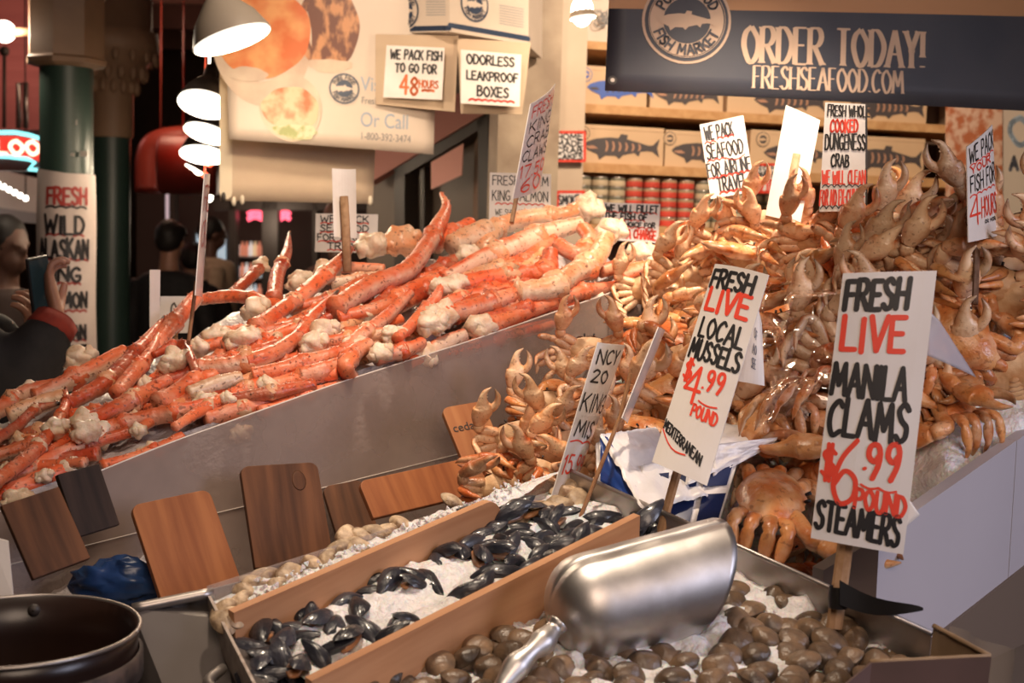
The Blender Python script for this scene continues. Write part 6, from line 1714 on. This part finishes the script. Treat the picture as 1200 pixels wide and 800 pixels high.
# rose lit ceiling boards, pipes, neon
rose = M('rose_lit_ceiling_boards', (.42, .20, .17), .7, col2=(.34, .15, .13), scale=2, stretch=(.2, .2, 9))  # reddish light on the ceiling is put into the board colour
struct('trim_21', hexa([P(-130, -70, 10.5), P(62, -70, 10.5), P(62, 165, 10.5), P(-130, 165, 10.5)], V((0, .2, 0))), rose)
solo('hanging_rod', join(tube([list(P(5, 62, 8.8)), list(P(5, 150, 8.8))], [.012, .012], 6), ball(P(5, 60, 8.8), .035, 10, 8)), frame_m, 'dark hanging rod with a knob near the neon sign', 'rod')
solo('ceiling_pipe', tube([list(P(22, 150, 9.0)), list(P(22, 98, 9.0)), list(P(30, 97, 9.0)), list(P(30, 150, 9.0))], [.02]*4, 8), steel, 'bent steel pipe above the neon sign', 'pipe')
neon_red = M('neon_red_panel', (.5, .03, .02), .4, emit=(.9, .05, .03), estr=.75)
neon_cy = M('neon_cyan_tube', (.3, .9, .9), .4, emit=(.30, .92, .95), estr=1.5)
neon_cr = M('neon_cream_tube', (1, .8, .65), .4, emit=(1, .72, .55), estr=1.25)
nq = [P(-90, 152, 8.0), P(52, 152, 8.0), P(52, 200, 8.0), P(-90, 200, 8.0)]
nsh = Sheet(nq)
nt_ = thing('neon_sign', 'red neon sign with cyan tube border and cream letters behind the column', 'sign', P(-20, 200, 8.0))
def npx(x, y): return ((x+90)/142*nsh.w, (y-152)/48*nsh.h)
ob('panel', hexa(nq, V((0, .12, 0))), M('neon_back', (.10, .02, .015), .5), nt_, False)
ob('red_field', poly(nsh, [npx(*p) for p in ((-88, 159), (20, 159), (35, 162), (47, 166), (47, 190), (38, 186), (10, 182), (-88, 182))], .004), neon_red, nt_, False)
ob('cyan_tube', join(*[tube([list(nsh(*(a/b for a, b in zip(npx(*p), (nsh.w, nsh.h))), .03)) for p in pl], [.012]*len(pl), 8) for pl in (((-88, 156), (20, 156), (36, 159), (48, 163)), ((-88, 184), (10, 184), (35, 187), (43, 191), (36, 199), (52, 200)))]), neon_cy, nt_)
xa = npx(-14, 160); xb = npx(46, 180)
ob('lettering', text(nsh, 'LOO', .62, .965, (165-152)/48, (180-152)/48, .012, .03, 0, off=.02), neon_cr, nt_, False)
# striped awning with a string of bulbs below the neon
awn = M('white_awning', (.62, .60, .60), .6, col2=(.5, .48, .48), scale=3)
at_ = thing('awning', 'pale awning edge running below the neon sign', 'awning', P(10, 250, 8.4))
ob('awning_cloth', hexa([P(-120, 172, 8.2), P(46, 210, 9.0), P(46, 250, 9.0), P(-120, 225, 8.2)], V((0, .1, 0))), awn, at_, False)
ob('valance', hexa([P(-120, 225, 8.15), P(46, 250, 8.95), P(46, 262, 8.95), P(-120, 250, 8.15)], V((0, .06, 0))), M('grey_valance', (.30, .31, .34), .6), at_, False)
for k in range(9):
    px = -22+6.5*k; py = 203+3.4*k
    solo('string_bulb', ball(P(px, py+2, 7.9+.08*k), .018, 10, 7), bulb_glow, 'small glowing bulb, %s along the string below the neon sign' % ORD[k], 'bulb', 'string of bulbs below the neon sign')
bs = [list(P(-22+6.5*k, 202.5+3.4*k, 7.9+.08*k)) for k in range(9)]
solo('bulb_string', join(tube(bs, [.006]*9, 6), tube([bs[8], [bs[8][0], bs[8][1], 3.79]], [.005]*2, 6), tube([bs[0], [bs[0][0], bs[0][1], 3.79]], [.005]*2, 6)), ink, 'dark cord carrying the string of bulbs below the neon sign', 'cord')
# hanging lamps
shade_out = M('black_lamp_shade', (.03, .026, .024), .35, coat=.3)
shade_grey = M('grey_lamp_shade', (.30, .25, .20), .4)
shade_in = M('white_lamp_inside', (.9, .88, .82), .5, emit=(1, .92, .80), estr=1.15)
hot = M('lamp_bulb', (1, 1, 1), .4, emit=(1, .9, .72), estr=8)
def hang_lamp(label, px, py, d, r, tilt, mt, ax=None, cord=True, glow=10):
    c = P(px, py, d)
    axis = V(tilt).normalized()
    t = thing('hanging_lamp', label, 'lamp', c, 'enamel lamps hanging in a row')
    prof = [(r, 0), (r*.97, .10*r), (r*.78, .52*r), (r*.42, .95*r), (r*.24, 1.15*r), (r*.22, 1.6*r), (.001, 1.65*r)]
    ob('shade', lathe(prof, c, 32, axis), mt, t)
    ob('white_inside', lathe([(p[0]*.965 if p[0] > .01 else .001, p[1]-.004) for p in prof[:5]]+[(.001, 1.1*r)], c, 32, axis), shade_in, t)
    ob('bulb', ball(c+axis*r*.45, (.032, .032, .045), 12, 8), hot, t)
    if glow:
        l = bpy.data.lights.new('lamp_light', 'POINT'); l.energy = glow; l.color = (1, .78, .55); l.shadow_soft_size = .05
        lo = bpy.data.objects.new('lamp_light', l); COL.objects.link(lo); lo.parent = t; lo.location = axis*(-r*.15)
    if cord:
        a = c+axis*r*1.6
        ob('cord', tube([list(a), [a.x, a.y, a.z+.3], [a.x, a.y, 3.79]], [.006]*3, 6), ink, t)
    return t
hang_lamp('big dark lamp shade nearest above the seafood poster corner, white inside showing', 272, 46, 3.4, .108, (-.37, .06, .93), shade_grey)
hang_lamp('black hanging lamp second in the row beside the poster edge', 240, 122, 4.1, .088, (.05, .42, .85), shade_out)
hang_lamp('white lamp mouth third in the row beside the poster edge', 243, 156, 4.7, .088, (.15, .36, .9), shade_out)
hang_lamp('white lamp mouth fourth in the row beside the poster edge', 238, 181, 5.2, .096, (.0, .34, .9), shade_out)
hang_lamp('narrow lamp mouth lowest in the row beside the poster edge', 230, 199, 5.8, .055, (.4, .15, .8), shade_out)
t = hang_lamp('small cream cone lamp on the post beside the navy banner', 683, 20, 3.6, .038, (-.15, .03, 1), M('cream_cone_shade', (.60, .46, .34), .5), cord=True)
t['group'] = 'x'; del t['group']
# red lit ducts
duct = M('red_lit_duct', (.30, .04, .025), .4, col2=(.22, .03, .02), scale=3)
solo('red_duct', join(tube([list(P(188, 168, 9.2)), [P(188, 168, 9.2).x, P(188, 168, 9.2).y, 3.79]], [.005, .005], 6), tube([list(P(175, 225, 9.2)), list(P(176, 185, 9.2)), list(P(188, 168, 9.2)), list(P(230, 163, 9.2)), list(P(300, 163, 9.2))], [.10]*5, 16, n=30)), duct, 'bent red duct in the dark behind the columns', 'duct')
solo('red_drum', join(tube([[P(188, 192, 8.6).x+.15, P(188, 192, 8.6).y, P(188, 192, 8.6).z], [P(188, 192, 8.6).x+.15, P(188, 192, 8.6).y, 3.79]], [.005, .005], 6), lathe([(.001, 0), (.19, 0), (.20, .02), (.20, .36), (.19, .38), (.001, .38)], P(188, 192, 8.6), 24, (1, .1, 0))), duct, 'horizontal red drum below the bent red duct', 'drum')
redlamp = M('small_red_light', (1, .1, .05), .4, emit=(1, .12, .05), estr=3)
for (px, py, lb) in ((246, 192, 'small red light above the edge-on sign top'), (240, 205, 'small red light touching the edge-on sign top')):
    solo('red_light', join(ball(P(px, py, 5.6), .014, 10, 7), tube([list(P(px, py, 5.6)), [P(px, py, 5.6).x, P(px, py, 5.6).y, 3.79]], [.003, .003], 5)), redlamp, lb, 'light')
solo('warm_light', join(ball(P(244, 231, 9.0), .034, 10, 7), tube([list(P(244, 231, 9.0)), [P(244, 231, 9.0).x, P(244, 231, 9.0).y, 3.79]], [.004, .004], 5)), hot, 'small warm white light beside the canvas corner', 'light')
# far shop front: dark mullions, lit shelves
shop = thing('shop_front', 'far shop front with dark mullions and lit shelves of goods', 'shop', P(300, 330, 11.0))
glow = M('lit_shop_back', (.20, .15, .12), .7, emit=(.9, .66, .5), estr=.05)
ob('back_panel', hexa([P(160, 205, 11.6), P(450, 205, 11.6), P(450, 505, 11.6), P(160, 505, 11.6)], V((0, .1, 0))), M('shop_back', (.06, .042, .034), .7), shop, False)
for x0, x1 in ((268, 276), (307, 325), (366, 372), (198, 204)):
    ob('mullion', hexa([P(x0, 200, 10.6), P(x1, 200, 10.6), P(x1, 517, 10.6), P(x0, 517, 10.6)], V((0, .15, 0))), frame_m, shop, False)
ob('lintel', hexa([P(250, 233, 10.6), P(450, 233, 10.6), P(450, 246, 10.6), P(250, 246, 10.6)], V((0, .15, 0))), frame_m, shop, False)
for y in (300, 325, 350):
    ob('shelf', hexa([P(276, y, 11.3), P(306, y, 11.3), P(306, y+2, 11.3), P(276, y+2, 11.3)], V((0, .25, 0))), M('shop_shelf', (.4, .36, .33), .5), shop, False)
Rg = random.Random(3)
litglass = [M('lit_bottle_%d' % k, c_, .3, emit=c_, estr=.5) for k, c_ in enumerate(((.85, .80, .75), (.9, .62, .35), (.55, .65, .72), (.7, .25, .15)))]  # bottles emit faintly in place of shop light falling on them
k = 0
for y, hgt in ((300, .13), (325, .13), (350, .13)):
    for x in range(279, 306, 5):
        mt = litglass[Rg.choice([0, 0, 1, 2, 3])]
        p = P(x, y, 11.35)
        solo('bottle', lathe([(.001, 0), (.028, 0), (.028, hgt*.6), (.010, hgt*.8), (.010, hgt), (.001, hgt)], p, 10), mt, 'blurred lit bottle, %s on the %s shelf of the far shop front' % (ORD[k % 6], ['top', 'middle', 'lowest'][k//6]), 'bottle', 'bottles in the far shop front')
        k += 1
neon_pink = M('pink_neon', (1, .2, .3), .4, emit=(1, .10, .16), estr=2.2)
for px, w_, lb in ((299, 9, 'pink neon glow to one side of the dark mullion'), (334, 6, 'smaller pink neon glow across the dark mullion')):
    solo('pink_neon_sign', join(*[tube([[*(P(px-w_, 254+dy, 10.9))], [*(P(px, 251+dy, 10.9))], [*(P(px+w_, 254+dy, 10.9))]], [.02]*3, 8, n=8) for dy in (-3, 3)]), neon_pink, lb, 'neon sign')
case = thing('display_fridge', 'far glass fridge glowing bluish white behind the passers-by', 'fridge', P(250, 330, 11.0))
ob('cabinet', hexa([P(226, 268, 11.2), P(268, 268, 11.2), P(268, 360, 11.2), P(226, 360, 11.2)], V((0, .3, 0))), frame_m, case, False)
ob('lit_glass', hexa([P(230, 274, 11.15), P(264, 274, 11.15), P(264, 318, 11.15), P(230, 318, 11.15)], V((0, .03, 0))), M('fridge_glow', (.6, .75, .85), .4, emit=(.50, .68, .80), estr=.5), case, False)
solo('lit_doorway_strip', hexa([P(194, 224, 11.0), P(202, 224, 11.0), P(202, 266, 11.0), P(194, 266, 11.0)], V((0, .05, 0))), M('pale_tube_glow', (.7, .6, .65), .5, emit=(.8, .62, .68), estr=.45), 'pale vertical light tube in the dark passage', 'light', smooth=False)

# ------------------------------------------------------------------ people
skin = M('skin', (.42, .22, .15), .5, col2=(.36, .17, .11), scale=12)
skin_dk = M('dark_skin', (.14, .07, .05), .5)
black_cloth = M('black_jacket_cloth', (.012, .011, .013), .8, col2=(.018, .016, .018), scale=30)
dark_hair = M('dark_hair', (.012, .009, .008), .6)
cream_knit = M('cream_knit', (.46, .34, .24), .8, col2=(.38, .27, .19), scale=20)
trouser = M('dark_trousers', (.018, .018, .024), .8)
def remesh(o, vox, it=6):
    m = o.modifiers.new('skin', 'REMESH'); m.mode = 'VOXEL'; m.voxel_size = vox; m.use_smooth_shade = True
    s = o.modifiers.new('soft', 'SMOOTH'); s.iterations = it; s.factor = .5
def T(*pr, seg=14, n=None):
    """limb through (x, y, z, r) or (x, y, z, rx, rz)"""
    return tube([p[:3] for p in pr], [(p[3], p[3]) if len(p) == 4 else (p[3], p[4]) for p in pr], seg, (0, -1, 0), n=n or max(8, 6*len(pr)))
def head_geo(c, s, f):
    """a head facing direction f: skull, jaw, nose, ears, neck"""
    f = V(f).normalized(); r = f.cross(V((0, 0, 1))).normalized(); u = V((0, 0, 1))
    m = basis(r, f, u, c)
    parts = [ball((0, -.01, .02), (.075, .095, .10), 20, 14), ball((0, .03, -.055), (.055, .06, .06), 16, 10), ball((0, .094, -.015), (.014, .020, .022), 10, 8), ball((0, .086, -.062), (.024, .010, .007), 10, 6),
             ball((.076, -.005, -.01), (.010, .022, .032), 10, 8), ball((-.076, -.005, -.01), (.010, .022, .032), 10, 8), ball((.030, .083, .012), (.017, .010, .008), 8, 6), ball((-.030, .083, .012), (.017, .010, .008), 8, 6), tube([[0, -.015, -.04], [0, -.03, -.17]], [.055, .06], 14)]
    return xf(join(*parts), m @ Matrix.Diagonal((s, s, s, 1)))
def hair_geo(c, s, f, low=.02):
    f = V(f).normalized(); r = f.cross(V((0, 0, 1))).normalized()
    g = ball((0, -.022, .032), (.083, .097, .099), 20, 14, lump=.08, lscale=6)
    g = join(g, ball((0, -.055, -.01+low), (.074, .062, .075), 16, 10, lump=.08, lscale=6))
    return xf(g, basis(r, f, V((0, 0, 1)), c) @ Matrix.Diagonal((s, s, s, 1)))
def hand_geo(m, curl=.6):
    """palm plus five separate fingers in the frame m (x across the knuckles, y along the fingers, z back of the hand)"""
    parts = [tube([[0, -.03, 0], [0, 0, 0], [0, .05, .002], [0, .088, 0]], [(.026, .020), (.033, .015), (.042, .0145), (.040, .011)], 14, (0, 0, 1), n=12)]
    for k, (x, L, r) in enumerate(((-.031, .068, .0088), (-.010, .076, .0092), (.011, .071, .0088), (.030, .056, .0078))):
        a = curl*(1+.08*k); p = V((x, .080, 0)); pts = [p.copy()]; an = a*.35
        for f in (.42, .32, .26):
            p = p+V((x*.10*f, math.cos(an)*L*f, -math.sin(an)*L*f)); pts.append(p.copy()); an += a*.75
        parts.append(tube([list(q) for q in pts], [r*1.05, r, r*.92, r*.75], 10, (0, 0, 1), n=16))
    parts.append(tube([[-.026, .008, -.004], [-.050, .034, -.014], [-.058, .060, -.024], [-.052, .083, -.034]], [.0135, .0115, .0098, .0075], 10, (0, 0, 1), n=14))
    return xf(join(*parts), m)
def figure(label, px, d, head_py, facing, top_m, skin_m=skin, height=1.72, arms='down', jacket_len=.78, hair_m=dark_hair, cap=None, legs=trouser):
    hp = P(px, head_py, d); s = 1.0
    x, y = hp.x, hp.y; H = hp.z+.10
    k = H/1.75
    f = V(facing).normalized(); r = f.cross(V((0, 0, 1))).normalized()
    t = thing('person', label, 'person', (x, y, 0))
    def L_(a, b, z): return [x+r.x*a+f.x*b, y+r.y*a+f.y*b, z*k]
    sh_z, hip = 1.43, .92
    parts = [head_geo(V((x, y, hp.z)), 1.0, f),
             T((*L_(0, -.02, 1.47), .055, .055), (*L_(0, -.02, 1.40), .17, .09), (*L_(0, -.01, 1.2), .165, .11), (*L_(0, 0, 1.0), .15, .10), (*L_(0, 0, .88), .165, .11))]
    for sg in (-1, 1):
        parts.append(T((*L_(sg*.09, 0, .90), .085), (*L_(sg*.10, .01, .50), .055), (*L_(sg*.10, -.01, .10), .042)))
        parts.append(T((*L_(sg*.10, -.03, .05), .04), (*L_(sg*.11, .14, .035), .035)))
        parts.append(T((*L_(sg*.17, -.02, 1.40), .055), (*L_(sg*.24, -.03, 1.12), .043), (*L_(sg*.23, .08, .90), .032)))
        hm = basis(V((0, 0, 0))+f*sg, V((0, 0, -1))*1.0+f*.15, r*sg, L_(sg*.23, .09, .89))
        parts.append(hand_geo(hm, .5))
    b = ob('body', join(*parts), skin_m, t); remesh(b, .012)
    jp = [T((*L_(0, -.02, 1.475), .075, .07), (*L_(0, -.02, 1.42), .185, .105), (*L_(0, -.01, 1.2), .19, .135), (*L_(0, 0, 1.0), .185, .13), (*L_(0, 0, jacket_len), .20, .14))]
    for sg in (-1, 1):
        jp.append(T((*L_(sg*.165, -.02, 1.405), .072), (*L_(sg*.245, -.03, 1.12), .060), (*L_(sg*.232, .075, .92), .048)))
    j = ob('jacket', join(*jp), top_m, t); remesh(j, .014)
    lp = [T((*L_(0, 0, .95), .172, .118), (*L_(0, 0, .84), .18, .12))]
    for sg in (-1, 1): lp.append(T((*L_(sg*.09, 0, .90), .095), (*L_(sg*.10, .01, .5), .075), (*L_(sg*.10, -.01, .10), .065)))
    l = ob('trousers', join(*lp), legs, t); remesh(l, .014)
    h = ob('hair', hair_geo(V((x, y, hp.z)), 1.03, f), hair_m, t); remesh(h, .010)
    if cap:
        ob('cap', join(ball((x, y, hp.z+.06), (.092, .105, .062), 18, 10), ball((x+f.x*.10, y+f.y*.10, hp.z+.045), (.07, .07, .012), 14, 6)), cap, t)
    return t
figure('person in a black jacket seen from behind in the passage', 200, 7.6, 283, (.1, 1, 0), black_cloth, cap=dark_hair)
figure('person in a cream knit walking past the lit fridge', 250, 9.6, 274, (.8, .4, 0), cream_knit, skin_dk)
figure('person in dark clothes half hidden behind the thin edge-on sign', 226, 8.8, 305, (-.2, 1, 0), black_cloth)
figure('person with dark hair standing dimly behind the photographer', 10, 5.2, 289, (.9, -.5, 0), M('brown_coat', (.05, .03, .025), .8), skin_dk)
figure('person with a bare brown head behind the small travel sign', 402, 6.4, 264, (.4, .9, 0), M('rust_jacket', (.10, .04, .03), .8), skin_dk, hair_m=skin_dk)
# the photographer at the left edge: black coat, red cuff, phone held up
d0 = 2.85
ph = thing('person', 'person in a black coat with red cuff holding up a phone', 'person', V((P(-70, 400, d0).x, P(-70, 400, d0).y, 0)))
bx_, by_ = P(-75, 400, d0).x, P(-75, 400, d0).y+.05
hz = P(-80, 250, d0).z
f = V((.75, .35, 0)).normalized(); r = f.cross(V((0, 0, 1)))
def L_(a, b, z): return [bx_+r.x*a+f.x*b, by_+r.y*a+f.y*b, z]
S_R = V(L_(.17, .02, hz-.27)); S_L = V(L_(-.17, .02, hz-.27))
wrist = P(68, 372, d0-.02); elbow = P(8, 470, d0-.12)
wrist2 = P(30, 400, d0+.14); elbow2 = P(-30, 480, d0+.25)
hm_y = (P(56, 318, d0)-wrist).normalized()
hm_x = (CM.to_3x3() @ V((.35, .1, .9))); hm_x = (hm_x-hm_y*hm_x.dot(hm_y)).normalized()
hz_ = hm_x.cross(hm_y)
parts = [head_geo(V(L_(0, 0, hz)), 1.0, f), T((*L_(0, -.02, hz-.2), .055), (*L_(0, -.02, hz-.28), .17, .09), (*L_(0, 0, hz-.5), .165, .11), (*L_(0, 0, hz-.75), .17, .11))]
for sg in (-1, 1):
    parts.append(T((*L_(sg*.09, 0, .90), .085), (*L_(sg*.10, .01, .50), .055), (*L_(sg*.10, -.01, .10), .042)))
    parts.append(T((*L_(sg*.10, -.03, .05), .04), (*L_(sg*.11, .14, .035), .035)))
parts.append(T((*S_R, .055), (*elbow, .043), (*elbow.lerp(wrist, .5), .040), (*wrist, .029)))
parts.append(T((*S_L, .055), (*elbow2, .043), (*wrist2, .029)))
b = ob('body', join(*parts), skin, ph); remesh(b, .010)
hand_R = hand_geo(basis(hm_x, hm_y, hz_, wrist+hm_y*.012), .95)
h_ = ob('hand', hand_R, skin, ph); remesh(h_, .0032, 3)
y2 = (P(42, 352, d0+.06)-wrist2).normalized(); x2 = hm_x-y2*hm_x.dot(y2); x2.normalize()
h2 = ob('hand', hand_geo(basis(-x2, y2, (-x2).cross(y2), wrist2+y2*.012), .9), skin, ph); remesh(h2, .0032, 3)
jp = [T((*L_(0, -.02, hz-.19), .075, .07), (*L_(0, -.02, hz-.26), .185, .105), (*L_(0, 0, hz-.5), .20, .14), (*L_(0, 0, hz-.75), .21, .15), (*L_(0, 0, .70), .22, .16)),
      T((*S_R, .085), (*S_R.lerp(elbow, .5), .085), (*elbow, .082), (*elbow.lerp(wrist, .55), .068), (*elbow.lerp(wrist, .86), .052)), T((*S_L, .08), (*elbow2, .07), (*elbow2.lerp(wrist2, .85), .05))]
j = ob('coat', join(*jp), black_cloth, ph); remesh(j, .012)
cuff_m = M('red_cuff_cloth', (.30, .035, .02), .8, col2=(.22, .025, .018), scale=40)
e1, e2 = elbow.lerp(wrist, .80), elbow.lerp(wrist, 1.0)
ob('cuff', tube([list(e1), list(e1.lerp(e2, .2)), list(e1.lerp(e2, .9)), list(e2), list(e1.lerp(e2, .8))], [.048, .055, .049, .044, .036], 20, bump=.12, bscale=30), cuff_m, ph)
l = ob('trousers', join(*[T((*L_(sg*.09, 0, .95), .11), (*L_(sg*.10, .01, .5), .08), (*L_(sg*.10, -.01, .10), .065)) for sg in (-1, 1)]), trouser, ph); remesh(l, .014)
h = ob('hair', hair_geo(V(L_(0, 0, hz)), 1.03, f), dark_hair, ph); remesh(h, .010)
pc = P(47, 338, d0+.015)
px_ = CM.to_3x3() @ V((.30, .12, -.9)); py_ = CM.to_3x3() @ V((-.05, 1, .2)); px_ = (px_-py_.normalized()*px_.dot(py_.normalized())).normalized(); py_.normalize()
pm = basis(px_, py_, px_.cross(py_), pc)
pt = thing('phone', 'dark phone held up in front of the lettered column', 'phone', pc)
o = ob('phone_body', box((0, 0, 0), (.070, .145, .009), pm), M('black_phone', (.012, .012, .014), .3), pt, False)
bv = o.modifiers.new('round', 'BEVEL'); bv.width = .004; bv.segments = 3
ob('screen', box((0, 0, .0048), (.064, .132, .0006), pm), M('phone_screen', (.02, .03, .035), .2, emit=(.10, .17, .19), estr=.04), pt, False)
ob('camera_lens', lathe([(.006, 0), (.006, .0015), (.0045, .002), (.001, .002)], pm @ V((-.022, .052, -.0045)), 14, -(px_.cross(py_))), steel, pt)
